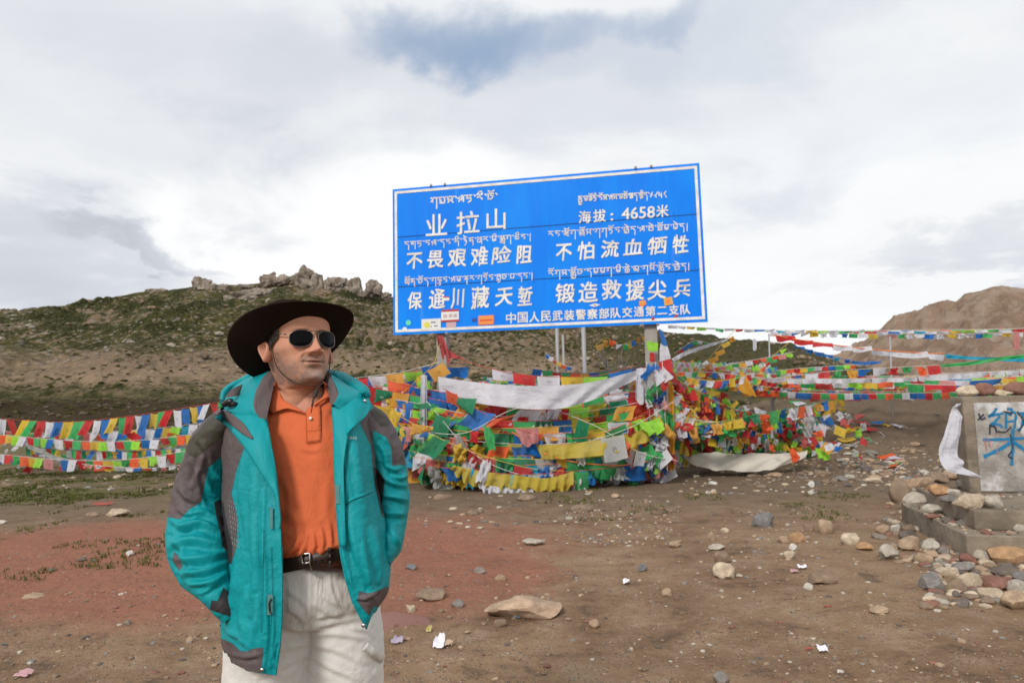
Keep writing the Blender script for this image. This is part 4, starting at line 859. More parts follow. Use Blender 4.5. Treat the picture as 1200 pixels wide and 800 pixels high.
def stone(px, py, w_, h_, c, label, z=None, group=None, name='stone', cuts=10, yaw=None, rough=.12):
    stone_n[0] += 1; k = stone_n[0]; by = py+h_*.38
    if z is None: p = gnd(px, by)
    else:
        d = pdir(px, by); p = CAM+d*((z-CAM_Z)/d.z)
    dist = (p-CAM).dot(FW); s = dist/FPX; v, f = rockv(3 if w_ > 14 else 2, k*13, cuts, rough)
    v = v*np.array([w_*s*.54, w_*s*.42, h_*s*.60]); a = yaw if yaw is not None else random.uniform(-.5, .5); ca, sa = math.cos(a), math.sin(a)
    v = v@np.array([[ca, sa, 0], [-sa, ca, 0], [0, 0, 1]]); v[:, 2] += h_*s*.34
    me = bpy.data.meshes.new(name); me.from_pydata(v.tolist(), [], f); me.polygons.foreach_set('use_smooth', np.ones(len(f), bool)); o_ = link(name, me, None, stonemat(c)); o_.location = p
    if w_*s > .03: shade_angle(o_, 26)
    tag(o_, label, 'stone', group); return o_
stone(617, 710, 94, 25, 'peach', 'largest pale rock, low and flat topped, half buried in the dirt right of the man', name='rock', cuts=12, yaw=.1, rough=.16)
for a in ((851, 669, 29, 19, 'cream', 'big rounded cream stone alone on the dirt right of the middle'), (893, 610, 28, 18, 'blue', 'blue grey wedge of rock tilted on the dirt below the tarp'),
  (947, 619, 15, 10, 'brown', 'brown stone just left of an upright cream one'), (933, 629, 22, 12, 'orange', 'smooth orange tan stone with a smaller one at its left'), (919, 632, 15, 9, 'tan', 'small tan stone touching a bigger orange tan one'),
  (969, 617, 18, 18, 'tan', 'upright cream and tan stone, tallest of those on the open dirt'), (998, 631, 22, 16, 'cream', 'cream angular stone between the upright stone and the steps'), (1013, 640, 19, 9, 'orange', 'flat orange stone on the dirt left of the steps'),
  (1041, 647, 22, 17, 'pale', 'pale angular stone standing apart in front of the steps'), (1029, 628, 19, 6, 'grey', 'thin flat grey stone left of the lower step'), (925, 650, 14, 11, 'cream', 'small cream stone below the orange tan pair'),
  (930, 641, 11, 8, 'white', 'small white stone right under the orange tan pair'), (962, 676, 32, 18, 'brown', 'long grey brown rock lying beside a white square chip'), (948, 687, 13, 9, 'white', 'white square stone chip below the long grey brown rock'),
  (840, 641, 19, 7, 'pale', 'flat pale stone above the dark one and the big cream one'), (847, 653, 20, 14, 'brown', 'dark brown stone touching the top of the big cream stone'), (834, 629, 9, 10, 'tan', 'small upright tan stone at the left of the scattered stones'),
  (849, 621, 9, 6, 'cream', 'small cream pebble above the flat pale stone'), (863, 598, 12, 8, 'brown', 'brown stone left of the blue grey wedge'), (951, 568, 9, 8, 'white', 'small white stone on the smooth dirt below the tarp end'),
  (866, 674, 9, 5, 'pale', 'pale chip at the right foot of the big cream stone'), (1030, 714, 22, 8, 'tan', 'flat tan stone in the lower right dirt, away from the pile'), (846, 795, 22, 13, 'grey', 'grey stone cut by the bottom edge of the photograph'),
  (835, 566, 12, 5, 'white', 'whitish flat stone in front of the right post'), (883, 555, 9, 6, 'white', 'white stone holding down the bottom edge of the tarp'), (696, 731, 13, 11, 'tan', 'round tan stone right of the largest pale rock'),
  (587, 676, 15, 8, 'tan', 'oval tan stone sunk in the red clay above the largest rock'), (562, 668, 15, 7, 'grey', 'flat grey stone sunk in the red clay above the largest rock'), (482, 664, 13, 7, 'blue', 'blue grey stone on red clay beside the right sleeve of the man'),
  (508, 696, 38, 12, 'brown', 'broad flat brown stone sunk in red clay right of the man'), (587, 729, 17, 9, 'brown', 'brown stone just below the largest pale rock'), (625, 635, 25, 8, 'pale', 'flat pale stone straight above the largest rock'),
  (753, 665, 11, 9, 'blue', 'dark grey pebble on the open dirt left of the big cream stone'), (790, 637, 14, 8, 'tan', 'tan stone on the dirt between the largest rock and the tarp'), (482, 713, 12, 10, 'cream', 'small cream stone at the edge of the puddle'),
  (536, 707, 16, 9, 'grey', 'grey stone left of the largest pale rock'), (782, 694, 14, 9, 'tan', 'tan stone low in the middle of the open dirt'), (138, 600, 24, 9, 'cream', 'largest cream stone at the left, on the edge of the red clay'),
  (152, 648, 10, 6, 'white', 'white pebble on the red clay at the left'), (3, 611, 10, 5, 'white', 'white chip at the far left edge'), (61, 667, 9, 4, 'dark', 'dark chip on red clay at the left'), (150, 729, 9, 6, 'grey', 'grey pebble on the lower left dirt'),
  (223, 749, 9, 7, 'tan', 'tan pebble on the dirt left of the jacket hem'), (38, 698, 22, 5, 'tan', 'long flat tan stone at the lower left'), (96, 655, 10, 5, 'dark', 'dark stone right of the dark chip on red clay'), (110, 602, 20, 5, 'brown', 'flat brown stone left of the largest cream stone at the left'),
  (478, 748, 9, 5, 'tan', 'tan chip beside the crumpled paper')): stone(*a)
# steps and slab
O3 = Vector((3.87, 6.02, 0)); EX = Vector((.965, -.26, 0)); EY = Vector((.26, .965, 0)); O3.z = gz(O3.x, O3.y)-.06
rotm = Matrix((EX, EY, Vector((0, 0, 1)))).transposed()
cm, t = newmat('rough cast concrete', .92, .2); co = t.coord(); a = t.noise(co, 3, 7, .65); b = t.noise(co, 22, 5, .7); ly = t.noise(t.scale(co, (.4, .4, 9)), 2, 3, .6)
k = t.mix(a.step(.3, .7), (.150, .120, .090), (.275, .225, .172)); k = t.mix(b.step(.55, .7)*.4, k, (.09, .075, .06)); k = t.mix(ly.step(.55, .7)*.35, k, (.34, .30, .25)); setc(t, k); t.L(t.bump(a+b*.6+ly*.4, .9, .015), t.b.inputs['Normal'])
mon = empty('stone_monument', O3, 0, 'concrete slab painted with a blue character, standing on two concrete steps covered with stones', 'monument')
def lbox(mb, a0, a1, b0, b1, z0, z1, bev=.012, mi=0):
    c = O3+EX*((a0+a1)/2)+EY*((b0+b1)/2); mb.box((c.x, c.y, O3.z+(z0+z1)/2), (a1-a0, b1-b0, z1-z0), rotm, mi, bev)
Z1, Z2 = .28, .45
mb = MB(); lbox(mb, 0, 3.2, 0, 1.98, -.2, Z1); mb.build('step', cm, mon)
mb = MB(); lbox(mb, .16, 3.1, .26, 1.94, Z1, Z2); mb.build('step', cm, mon)
sm_, t = newmat('slab face', .9, .2); co = t.coord(); gx, gy, gz_ = t.sep(co); a = t.noise(co, 4, 7, .7); b = t.noise(co, 22, 5, .7)
k = t.mix(a.step(.35, .65), (.22, .20, .18), (.40, .385, .36)); k = t.mix(t.noise(co, 2.1, 5, .7).step(.5, .62)*.75, k, (.60, .60, .62)); k = t.mix(b.step(.56, .68)*.5, k, (.14, .12, .10)); k = t.mix(t.noise(co, 6, 4, .7).step(.62, .7)*.4, k, (.40, .28, .22)); setc(t, k); t.L(t.bump(a+b*.5, .8, .012), t.b.inputs['Normal'])
SA, SB, SH = .55, 1.50, 1.46
mb = MB(); lbox(mb, SA, 2.9, SB, SB+.36, Z2, SH, .015); mb.build('slab', cm, mon)
mb = MB(); lbox(mb, SA+.10, 2.8, SB-.012, SB, Z2+.02, SH-.07, .004); mb.build('painted_face', sm_, mon)
bp = simple('blue brush paint', (.012, .16, .33), .6, .3, 0, .4, 12); kp = simple('black brush paint', (.03, .035, .05), .6, .3, 0, .3, 12); rp = simple('faded red paint', (.38, .16, .12), .8)
fp = O3+EY*(SB-.012)
def onface(px, py, off): 
    d = pdir(px, py); P0 = fp-EY*off; return CAM+d*((P0-CAM).dot(EY)/d.dot(EY))
def strokes(name, L, m_, off):
    mb = MB()
    for pl, wd in L:
        C = bez([(*p, 0) for p in pl], 10) if len(pl) > 2 else np.array([(*pl[0], 0), (*pl[1], 0)]); vs = []
        for i, c in enumerate(C):
            d = C[min(i+1, len(C)-1)]-C[max(i-1, 0)]; d = d/np.linalg.norm(d); n = np.array([-d[1], d[0]]); q = wd*(.5+.12*math.sin(i*2.3))
            vs += [onface(c[0]+n[0]*q, c[1]+n[1]*q, off), onface(c[0]-n[0]*q, c[1]-n[1]*q, off)]
        mb.add(vs, [(2*i, 2*i+1, 2*i+3, 2*i+2) for i in range(len(C)-1)])
    mb.build(name, m_, mon, False)
strokes('painted_character', [([(1152, 515), (1175, 514.5), (1205, 513)], 3.4), ([(1187, 502), (1187, 520), (1185.5, 545)], 3.6), ([(1185, 518), (1172, 526), (1153, 535)], 4.2), ([(1188, 518), (1198, 525), (1212, 535)], 4.2),
    ([(1168, 478), (1164, 484), (1158, 488)], 3.2), ([(1158, 488), (1166, 486), (1176, 484)], 3), ([(1172, 487), (1166, 494), (1161, 497)], 3), ([(1161, 498), (1170, 497), (1175, 501)], 2.8),
    ([(1180, 479), (1186, 480), (1184, 487)], 3), ([(1179, 484), (1179, 502)], 2.8), ([(1181, 485), (1190, 484), (1189, 502)], 2.8), ([(1180, 494), (1189, 493)], 2.2), ([(1194, 484), (1204, 484)], 3), ([(1199, 485), (1197, 500), (1192, 504)], 3), ([(1205, 484), (1209, 500)], 3)], bp, .004)
strokes('dark_brush_marks', [([(1147, 484), (1150, 491), (1155, 489)], 2), ([(1146, 492), (1153, 485)], 1.8), ([(1160, 499), (1166, 500), (1168, 507)], 2.2), ([(1160, 497), (1160, 509)], 1.8), ([(1176, 482), (1186, 484)], 1.8), ([(1169, 505), (1178, 506), (1185, 500)], 1.6),
    ([(1186, 528), (1182, 534), (1187, 537)], 1.8), ([(1192, 482), (1200, 494), (1194, 505)], 1.8), ([(1184, 508), (1187, 526)], 1.4)], kp, .007)
strokes('faded_red_marks', [([(1154, 515), (1156, 527)], 1.2), ([(1157, 512), (1161, 524)], 1), ([(1170, 520), (1168, 530)], .8)], rp, .006)
drape('cloth', 'white cloth hanging down the left side of the painted slab', 'cloth', [(1121, 473, 7.4), (1117, 477, 7.4), (1114, 484, 7.38), (1107, 505, 7.35), (1100, 528, 7.3), (1108, 550, 7.2), (1130, 556, 7.15), (1147, 559, 7.1)],
      [(1126, 475, 7.4), (1125, 483, 7.38), (1124, 492, 7.36), (1124, 515, 7.33), (1125, 532, 7.28), (1129, 544, 7.2), (1138, 551, 7.15), (1150, 557, 7.1)], 'w', .04, 3, mat_=clothmat('w'), nv=22, nu=70, ruff=.03)
for a in ((1134, 463, 24, 13, 'cream', 'cream stone at the left end of the top of the slab'), (1155, 464, 22, 14, 'red', 'red brown stone second along the top of the slab'), (1174, 467, 24, 7, 'cream', 'flat cream stone on top of the slab'), (1195, 463, 30, 14, 'red', 'dark red stone on top of the slab at the right edge')):
    d = pdir(a[0], a[1]+a[3]*.38); zt = O3.z+SH; dd = 7.75; p = CAM+d*(dd/d.y); stone_n[0] += 1
    v, f = rockv(3, stone_n[0]*13, 6); s = dd/FPX; v = v*np.array([a[2]*s*.54, a[2]*s*.35, a[3]*s*.6]); v[:, 2] += -v[:, 2].min()-.005
    me = bpy.data.meshes.new('stone'); me.from_pydata(v.tolist(), [], f); me.polygons.foreach_set('use_smooth', np.ones(len(f), bool)); o_ = link('stone', me, None, stonemat(a[4])); o_.location = (p.x, p.y, zt); shade_angle(o_, 42); tag(o_, a[5], 'stone')
zA, zB = O3.z+Z1, O3.z+Z2
for a in ((1075, 586, 27, 18, 'pale', 'round grey tan stone on the left end of the lower step', zA), (1094, 597, 28, 12, 'pale', 'pale broken stone on the lower step', zA), (1113, 609, 19, 8, 'dark', 'dark flat stone at the corner of the lower step', zA),
  (1177, 615, 20, 10, 'cream', 'cream stone at the right end of the lower step', zA), (1194, 618, 13, 9, 'pale', 'small pale stone right of the cream one on the lower step', zA), (1101, 575, 27, 14, 'orange', 'tan angular stone on the left end of the upper step', zB),
  (1117, 577, 16, 11, 'pale', 'small round speckled stone on the upper step', zB), (1111, 584, 20, 7, 'blue', 'blue grey flat stone on the upper step', zB), (1136, 588, 33, 18, 'cream', 'big oval cream stone on the front of the upper step', zB), (1161, 588, 29, 17, 'pale', 'oval speckled stone right of the big cream one on the upper step', zB),
  (1143, 566, 38, 18, 'grey', 'flat grey rock leaning at the foot of the slab', zB), (1170, 570, 17, 12, 'tan', 'round tan stone between two grey rocks at the foot of the slab', zB), (1187, 569, 27, 20, 'grey', 'grey rounded rock at the foot of the slab under the character', zB), (1197, 556, 18, 15, 'brown', 'brown rough stone leaning on the slab at the right edge', zB)):
    stone(*a[:6], z=a[6])
PL = [(1036, 620, 17, 11, 'tan', 'tan stone at the left foot of the lower step'), (1050, 619, 13, 10, 'white', 'whitish stone beside the lower step'), (1064, 618, 18, 9, 'brown', 'brown stone against the lower step'), (1064, 627, 25, 10, 'dark', 'dark flat stone against the lower step'),
 (1067, 637, 27, 18, 'tan', 'big tan stone in front of the lower step, left end'), (1090, 639, 20, 13, 'pale', 'pale round stone in front of the lower step'), (1084, 654, 27, 14, 'tan', 'smooth oval tan stone below the pale round one'), (1107, 646, 16, 10, 'grey', 'small grey stone by the corner of the lower step'),
 (1134, 641, 19, 17, 'grey', 'grey stone leaning on the front of the lower step'), (1110, 670, 25, 13, 'cream', 'oval cream stone on the left rim of the stone pile'), (1093, 682, 32, 22, 'grey', 'dark grey angular rock at the left rim of the stone pile'), (1121, 687, 25, 16, 'brown', 'grey brown stone right of the dark angular rock'),
 (1137, 681, 29, 18, 'cream', 'big cream stone low in the pile'), (1152, 647, 30, 20, 'pale', 'pale broad stone high in the pile'), (1133, 654, 22, 12, 'red', 'reddish stone high in the pile'), (1165, 684, 33, 15, 'red', 'long red brown stone low in the pile'), (1162, 694, 29, 14, 'cream', 'oval cream stone at the bottom rim of the pile'),
 (1189, 704, 34, 21, 'tan', 'large tan rock at the bottom right of the pile'), (1184, 652, 46, 20, 'orange', 'largest orange flat rock at the right edge of the pile'), (1191, 688, 22, 16, 'pale', 'pale stone above the large tan rock'), (1140, 699, 21, 9, 'brown', 'brown flat stone at the bottom rim of the pile'), (1159, 704, 18, 9, 'brown', 'small brown stone at the very bottom of the pile'),
 (1172, 640, 16, 9, 'pale', 'small pale stone above the orange flat rock'), (1188, 641, 25, 11, 'tan', 'tan stone above the orange flat rock at the edge'), (1179, 669, 37, 9, 'dark', 'long dark flat stone in the middle of the pile'), (1196, 676, 18, 12, 'blue', 'blue grey stone at the right edge of the pile'), (1148, 668, 19, 9, 'tan', 'small tan stone in the middle of the pile'), (1128, 664, 25, 14, 'grey', 'grey stone left of the middle of the pile'),
 (1056, 577, 30, 28, 'brown', 'brown boulder at the back left corner of the steps'), (1078, 566, 32, 18, 'tan', 'tan boulder heaped behind the steps, second from the left'), (1098, 560, 27, 15, 'brown', 'brown stone heaped behind the steps near the white cloth'), (1066, 592, 18, 12, 'tan', 'tan stone at the left side of the lower step'), (1115, 557, 20, 12, 'tan', 'tan stone under the white cloth')]
for a in PL: stone(*a)
# small unlabelled fill of the pile: too many and too small to pick apart
def scatter(label, name, pts, size, cols, sub, seed, squash=.6, kind='stuff', norm=None):
    rs = np.random.default_rng(seed); VV = []; FF = []; MI = []; N = 0; base = [rockv(sub, 500+i, 4, .12) for i in range(8)]
    for i, (x_, y_, z_) in enumerate(pts):
        v, f = base[rs.integers(8)]; s = size[i]; a = rs.uniform(0, 6.28); ca, sa = math.cos(a), math.sin(a)
        v = v*np.array([s, s*rs.uniform(.6, 1), s*squash*rs.uniform(.6, 1)]); v = v@np.array([[ca, sa, 0], [-sa, ca, 0], [0, 0, 1]])
        VV.append(v+np.array([x_, y_, z_+s*squash*.25])); FF.append(np.array(f)+N); N += len(v); MI += [rs.integers(len(cols))]*len(f)
    o_ = pm(name, np.concatenate(VV), np.concatenate(FF), None, cols, smooth=False); o_.data.polygons.foreach_set('material_index', MI); tag(o_, label, kind=kind); return o_
rs = np.random.default_rng(77)
def pxpts(n, x0, x1, y0, y1):
    a, b = rs.uniform(x0, x1, n), rs.uniform(y0, y1, n); d = np.array(FW)[None]+np.array(RT)[None]*((a-600)/FPX)[:, None]+np.array(UP)[None]*((400-b)/FPX)[:, None]; z = np.zeros(n)
    for k in range(24):
        q = np.clip(np.where(d[:, 2] < -1e-4, (z-CAM_Z)/np.minimum(d[:, 2], -1e-4), 30), 1, 40); x_, y_ = d[:, 0]*q, d[:, 1]*q; z = .5*z+.5*G(x_, y_)
    return [Vector(p_) for p_ in np.stack([x_, y_, G(x_, y_)], -1).tolist()]
pv_ = [tuple(p) for p in pxpts(320, 1085, 1225, 632, 712)+pxpts(60, 1040, 1110, 605, 665)+pxpts(90, 1036, 1110, 556, 612)]
cs = [stonemat(c) for c in ('cream', 'tan', 'grey', 'brown', 'pale', 'dark', 'red')]
scatter('small stones filling the gaps of the pile at the foot of the steps', 'stone_fill', pv_, rs.uniform(.02, .06, len(pv_)), cs, 2, 5)
pts = [tuple(p) for p in pxpts(5200, -60, 1260, 690, 830)+pxpts(4600, -60, 1260, 610, 700)+pxpts(2600, -40, 1240, 565, 640)]
sz = np.minimum(.004+rs.pareto(2.4, len(pts))*.0046, .026)
scatter('loose gravel and chips scattered over the dirt', 'gravel', pts, sz, [stonemat(c) for c in ('tan', 'brown', 'grey', 'tan', 'brown', 'dark', 'pale', 'brown', 'red', 'brown')], 1, 6)
pts = [tuple(p) for p in pxpts(1100, 860, 1120, 470, 560)+pxpts(260, 990, 1060, 525, 560)+pxpts(160, 780, 960, 540, 580)+pxpts(140, 0, 260, 548, 575)+pxpts(120, 430, 800, 575, 620)]
scatter('broken stones and rubble strewn over the dirt slope', 'rubble', pts, np.minimum(.02+rs.pareto(2.5, len(pts))*.025, .16), [stonemat(c) for c in ('tan', 'brown', 'grey', 'pale', 'brown', 'dark', 'cream')], 2, 7, .5)
cl = [tuple(p) for p in pxpts(260, 660, 800, 585, 640)+pxpts(120, 820, 960, 590, 660)]
scatter('patches of coarse chips on the dirt in the middle', 'chips', cl, rs.uniform(.008, .03, len(cl)), [stonemat(c) for c in ('pale', 'tan', 'grey', 'brown')], 1, 8)
fs = []
for (n_, e0_, e1_, n0_, n1_, z_) in ((70, .02, 2.2, .03, .25, Z1), (60, .2, 2.4, .3, .75, Z2), (60, .2, 2.4, 1.1, 1.45, Z2), (50, .0, .15, .2, 1.9, Z1), (40, .18, .5, .5, 1.9, Z2)):
    for _ in range(n_): q = O3+EX*rs.uniform(e0_, e1_)+EY*rs.uniform(n0_, n1_); fs.append((q.x, q.y, O3.z+z_))
scatter('small stones and grit lying on the concrete steps', 'step_stones', fs, np.minimum(.012+rs.pareto(2.2, len(fs))*.014, .07), cs, 2, 15)
# litter
pap = simple('litter paper', (.72, .70, .74), .7); pink = simple('litter pink', (.46, .27, .28), .7); rd = simple('litter red', (.30, .07, .05), .7); yl = simple('litter yellow', (.40, .34, .12), .5)
def scrap(px, py, w_, h_, m_, label, name='paper_scrap'):
    p = gnd(px, py); s = (p-CAM).dot(FW)/FPX; n = 6; U, W = np.meshgrid(np.linspace(-.5, .5, n), np.linspace(-.5, .5, n)); 
    z = np.abs(vn(U*3+px, W*3+py))*h_*s*.9+.01+(W+.5)*h_*s*.35; v = np.stack([U*w_*s+.1*w_*s*W, W*h_*s*2.0, z], -1).reshape(-1, 3)
    o_ = pm(name, v, gridfaces(n, n), None, m_); o_.location = p; tag(o_, label, 'litter')
scrap(515, 757, 12, 11, pap, 'crumpled white paper on the dirt right of the trousers'); scrap(526, 757, 9, 6, simple('wet tissue', (.5, .36, .26), .8), 'brown tissue beside the crumpled white paper', 'tissue')
scrap(503, 740, 6, 5, yl, 'small yellow cap on the edge of the puddle', 'cap'); scrap(734, 684, 8, 5, pap, 'white scrap on the dirt in the middle'); scrap(940, 666, 10, 4, pap, 'white scrap above the long grey brown rock'); scrap(931, 671, 9, 3, pink, 'pink scrap near the white one right of the middle')
scrap(964, 764, 11, 6, pap, 'white wrapper on the lower right dirt', 'wrapper'); scrap(948, 762, 9, 1.6, rd, 'red shred left of the white wrapper', 'shred'); scrap(28, 793, 16, 6, pink, 'pinkish scrap in the lower left corner'); scrap(970, 712, 10, 1.3, rd, 'thin dark red shred below the long grey brown rock', 'shred')
scrap(606, 724, 8, 3, simple('litter blue', (.12, .28, .42), .6), 'bluish wrapper under the edge of the largest pale rock', 'wrapper'); scrap(466, 753, 13, 6, simple('lilac', (.36, .30, .38), .6), 'lilac scrap lying in the puddle')
scrap(120, 592, 22, 4, rd, 'red strip on the dirt at the left', 'strip')
# puddle
wm, t = newmat('muddy red water', .30, .12); setc(t, t.mix(t.noise(t.coord(), 5, 5, .7), (.17, .070, .048), (.25, .11, .08)))
P = []; cpt = [gnd(x_, y_) for x_, y_ in ((440, 722), (462, 718), (482, 722), (500, 724), (506, 731), (500, 742), (484, 750), (466, 758), (448, 764), (430, 756), (428, 735))]
zc = sum(q.z for q in cpt)/len(cpt)+.003; o_ = pm('puddle', [(q.x, q.y, zc) for q in cpt], [list(range(len(cpt)))[::-1]], None, wm, False); tag(o_, kind='structure')
# ------------------------------------------------------------------ hill details
def hillz(xw, yw):
    thv = math.atan2(xw, yw); i = int(np.clip(np.searchsorted(HTH, thv), 0, len(HTH)-1)); rr_ = np.hypot(HX[:, i], HY[:, i]); return float(np.interp(math.hypot(xw, yw), rr_, HZ[:, i]))
HTH = np.radians(np.linspace(-58, 42, 900))
om, t = newmat('outcrop rock', .92, .15); co = t.coord(); a = t.noise(co, .35, 7, .7); b = t.noise(co, 1.2, 5, .7); st_ = t.noise(t.scale(co, (1, 1, 3)), .5, 5, .6, 1)
k = t.mix(a.step(.36, .62), (.17, .13, .105), (.40, .345, .29)); k = t.mix(st_.step(.55, .68)*.6, k, (.42, .27, .15)); k = t.mix(b.step(.55, .66)*.6, k, (.10, .085, .07)); setc(t, k); t.L(t.bump(a*1.5+b, 1, .9), t.b.inputs['Normal'])
def outcrop(label, blocks, name='rock_outcrop', Yd=262):
    VV = []; FF = []; N = 0
    for (px, py, w_, h_, sd) in blocks:
        s = Yd/FPX; p = at(px, py, Yd); v, f = rockv(4, sd, 16, .30, .25); v = v*(1-.42*np.abs(fbm(v[:, 0]*2.3+sd, v[:, 1]*2.3, v[:, 2]*1.4, 4)))[:, None]*1.12; v = v*np.array([w_*s*.55, min(w_, h_*1.3)*s*.5, h_*s*.58]); v[:, 0] += .12*h_*s*vn(v[:, 2]*.3+sd, v[:, 0]*.2)
        VV.append(v+np.array(p)); FF.append(np.array(f)+N); N += len(v)
    v = np.concatenate(VV); c = v.mean(0); o_ = pm(name, v-c, np.concatenate(FF), None, om); o_.location = c; shade_angle(o_, 38); tag(o_, label, 'rock')
outcrop('small tan crag on the ridge, left of the hat', [(240, 334, 18, 16, 3), (232, 337, 10, 9, 4), (249, 337, 9, 8, 5)]); outcrop('tiny crag right of the small tan one on the ridge', [(262, 338, 13, 9, 6)]); outcrop('low rock bump on the ridge at the left', [(178, 342, 16, 6, 7), (190, 341, 12, 6, 8)])
outcrop('low pale ledge of rock just left of the long block', [(288, 336, 16, 6, 9)]); outcrop('long flat topped rock block on the ridge above the hat', [(313, 329, 22, 15, 10), (332, 329, 22, 15, 11), (322, 331, 24, 12, 12)])
outcrop('highest rock tower on the ridge, above the crown of the hat', [(361, 328, 30, 24, 13), (352, 335, 18, 20, 14), (372, 334, 20, 22, 15), (360, 341, 40, 12, 16), (340, 341, 16, 8, 17)])
outcrop('rock with an arch and a hole of sky at its right end', [(387, 336, 20, 18, 18), (397, 331, 16, 9, 19), (396, 342, 10, 12, 20), (404, 332.5, 10, 5, 31), (405, 348, 14, 6, 21)])
outcrop('pointed rock right of the arch on the ridge', [(416, 338, 18, 20, 22), (413, 344, 16, 12, 23)]); outcrop('rounded rock furthest right on the ridge beside the sign', [(434, 338, 15, 19, 24), (443, 341, 12, 14, 25)]); outcrop('low rocks at the edge of the sign on the ridge', [(454, 347, 16, 6, 26)])
outcrop('broad pale rock face on the slope behind the hat', [(290, 347, 40, 13, 27), (305, 344, 26, 12, 28), (272, 351, 22, 8, 29)], Yd=248)
rs = np.random.default_rng(31); pts = []; szs = []
while len(pts) < 3600:
    thv = rs.uniform(-.74, .5); ti = rs.uniform(.42, .99); i = int(np.searchsorted(HTH, thv)); j = int(np.interp(ti, [0, 1], [0, 329]) if False else np.searchsorted(tt[:0], 0) if False else ti**(1/.85)*329)
    j = min(j, 329); x_, y_, z_ = HX[j, i], HY[j, i], HZ[j, i]
    if vn(x_*.05, y_*.05, 3)+.5*vn(x_*.15, y_*.15, 5) < -.12: continue
    pts.append((x_, y_, z_)); szs.append(min(.2+rs.pareto(2.4)*.26, 1.7))
hs = [stonemat_h for stonemat_h in (simple('hill stone light', (.31, .27, .225), .95, .1, 0, .2, .5), simple('hill stone tan', (.25, .185, .125), .95, .1, 0, .2, .5), simple('hill stone brown', (.14, .105, .08), .95, .1, 0, .2, .5))]
scatter('boulders and stones scattered over the hillside', 'hill_stones', pts, szs, hs, 1, 9, .6)
pts = []; szs = []
while len(pts) < 2200:
    thv = rs.uniform(-.74, .5); ti = rs.uniform(.40, .995); i = int(np.searchsorted(HTH, thv)); j = min(int(ti**(1/.85)*329), 329); x_, y_, z_ = HX[j, i], HY[j, i], HZ[j, i]
    if vn(x_*.035, y_*.035, 9)+.6*vn(x_*.12, y_*.12, 2) < -.05: continue
    pts.append((x_, y_, z_)); szs.append(rs.uniform(.2, .75))
bs = [simple('tussock dark', (.030, .033, .012), 1, .05, 0, .3, 1), simple('tussock green', (.060, .062, .018), 1, .05, 0, .3, 1), simple('tussock olive', (.095, .082, .032), 1, .05, 0, .3, 1)]
scatter('dark tussocks and low scrub dotting the hillside', 'scrub', pts, szs, bs, 1, 10, .55)
pts = []; szs = []
while len(pts) < 3600:
    thv = rs.uniform(-.74, .5); ti = rs.uniform(.1, .46); i = int(np.searchsorted(HTH, thv)); j = min(int(ti**(1/.85)*329), 329); x_, y_, z_ = HX[j, i], HY[j, i], HZ[j, i]
    if vn(x_*.05, y_*.05, 9)+.6*vn(x_*.2, y_*.2, 2) < .0: continue
    pts.append((x_, y_, z_)); szs.append(rs.uniform(.12, .5))
scatter('low tufts and clods on the dark moor below the hill', 'tufts', pts, szs, bs+[hs[2]], 1, 12, .5)
# grass tufts on the flat ground at the left
def grass(label, pts, h_, seed):
    rs = np.random.default_rng(seed); V_ = []; F_ = []; N = 0
    for (x_, y_, z_) in pts:
        for k in range(6):
            a = rs.uniform(0, 6.28); L = h_*rs.uniform(.5, 1.3); dx, dy = math.cos(a), math.sin(a); w_ = .006*max(1, y_/6); ox, oy = rs.normal(0, .03, 2); l_ = rs.uniform(.2, .8)*L
            V_ += [(x_+ox-dy*w_, y_+oy+dx*w_, z_), (x_+ox+dy*w_, y_+oy-dx*w_, z_), (x_+ox+dx*l_, y_+oy+dy*l_, z_+L)]; F_.append((N, N+1, N+2)); N += 3
    o_ = pm('grass', V_, F_, None, simple('grass '+str(seed), (.085, .095, .026), .9, .1, 0, .4, 3), False); tag(o_, label, kind='stuff')
gp_ = [p for p in pxpts(5200, -40, 460, 546, 592) if vn(p.x*.9, p.y*.9, 4)+.5*vn(p.x*3, p.y*3, 1) > -.02]+[p for p in pxpts(900, -40, 300, 590, 680) if vn(p.x*1.3, p.y*1.3, 7) > .35]+[p for p in pxpts(900, 430, 1050, 570, 610) if vn(p.x*1.1, p.y*1.1, 2) > .38]
grass('short green grass in patches on the ground at the left', gp_, .035, 3)
# ------------------------------------------------------------------ the man
MD = 1.86
def PMn(px, py, d=0.0): return at(px, py, MD+d)
root_p = PMn(352, 600, .02); MAN = empty('person', (root_p.x, root_p.y, gz(root_p.x, root_p.y)), 0,
    'man in teal jacket, orange polo shirt, dark hat and sunglasses with hands in pockets', 'person')
FWa, RTa, UPa, CAMa = (np.array(q) for q in (FW, RT, UP, CAM))
def projv(v):
    d = np.asarray(v)-CAMa; z = d@FWa; return np.stack([600+FPX*(d@RTa)/z, 400-FPX*(d@UPa)/z], -1)
def atv(A):
    "array (...,3) of px, py, d -> world"
    A = np.asarray(A, float); d = FWa+RTa*((A[..., 0:1]-600)/FPX)+UPa*((400-A[..., 1:2])/FPX); return CAMa+d*((MD+A[..., 2:3])/d[..., 1:2])
def cr(P, n, closed=False):
    "Catmull-Rom along axis 0, n samples"
    P = np.asarray(P, float); m_ = len(P) if closed else len(P)-1
    Q = np.concatenate([P[-1:], P, P[:2]]) if closed else np.concatenate([2*P[:1]-P[1:2], P, 2*P[-1:]-P[-2:-1]])
    u = np.linspace(0, m_, n, endpoint=not closed); k = np.minimum(u.astype(int), m_-1); u = (u-k).reshape((-1,)+(1,)*(P.ndim-1)); a, b, c, d = Q[k], Q[k+1], Q[k+2], Q[k+3]
    return .5*((2*b)+(-a+c)*u+(2*a-5*b+4*c-d)*u*u+(-a+3*b-3*c+d)*u**3)
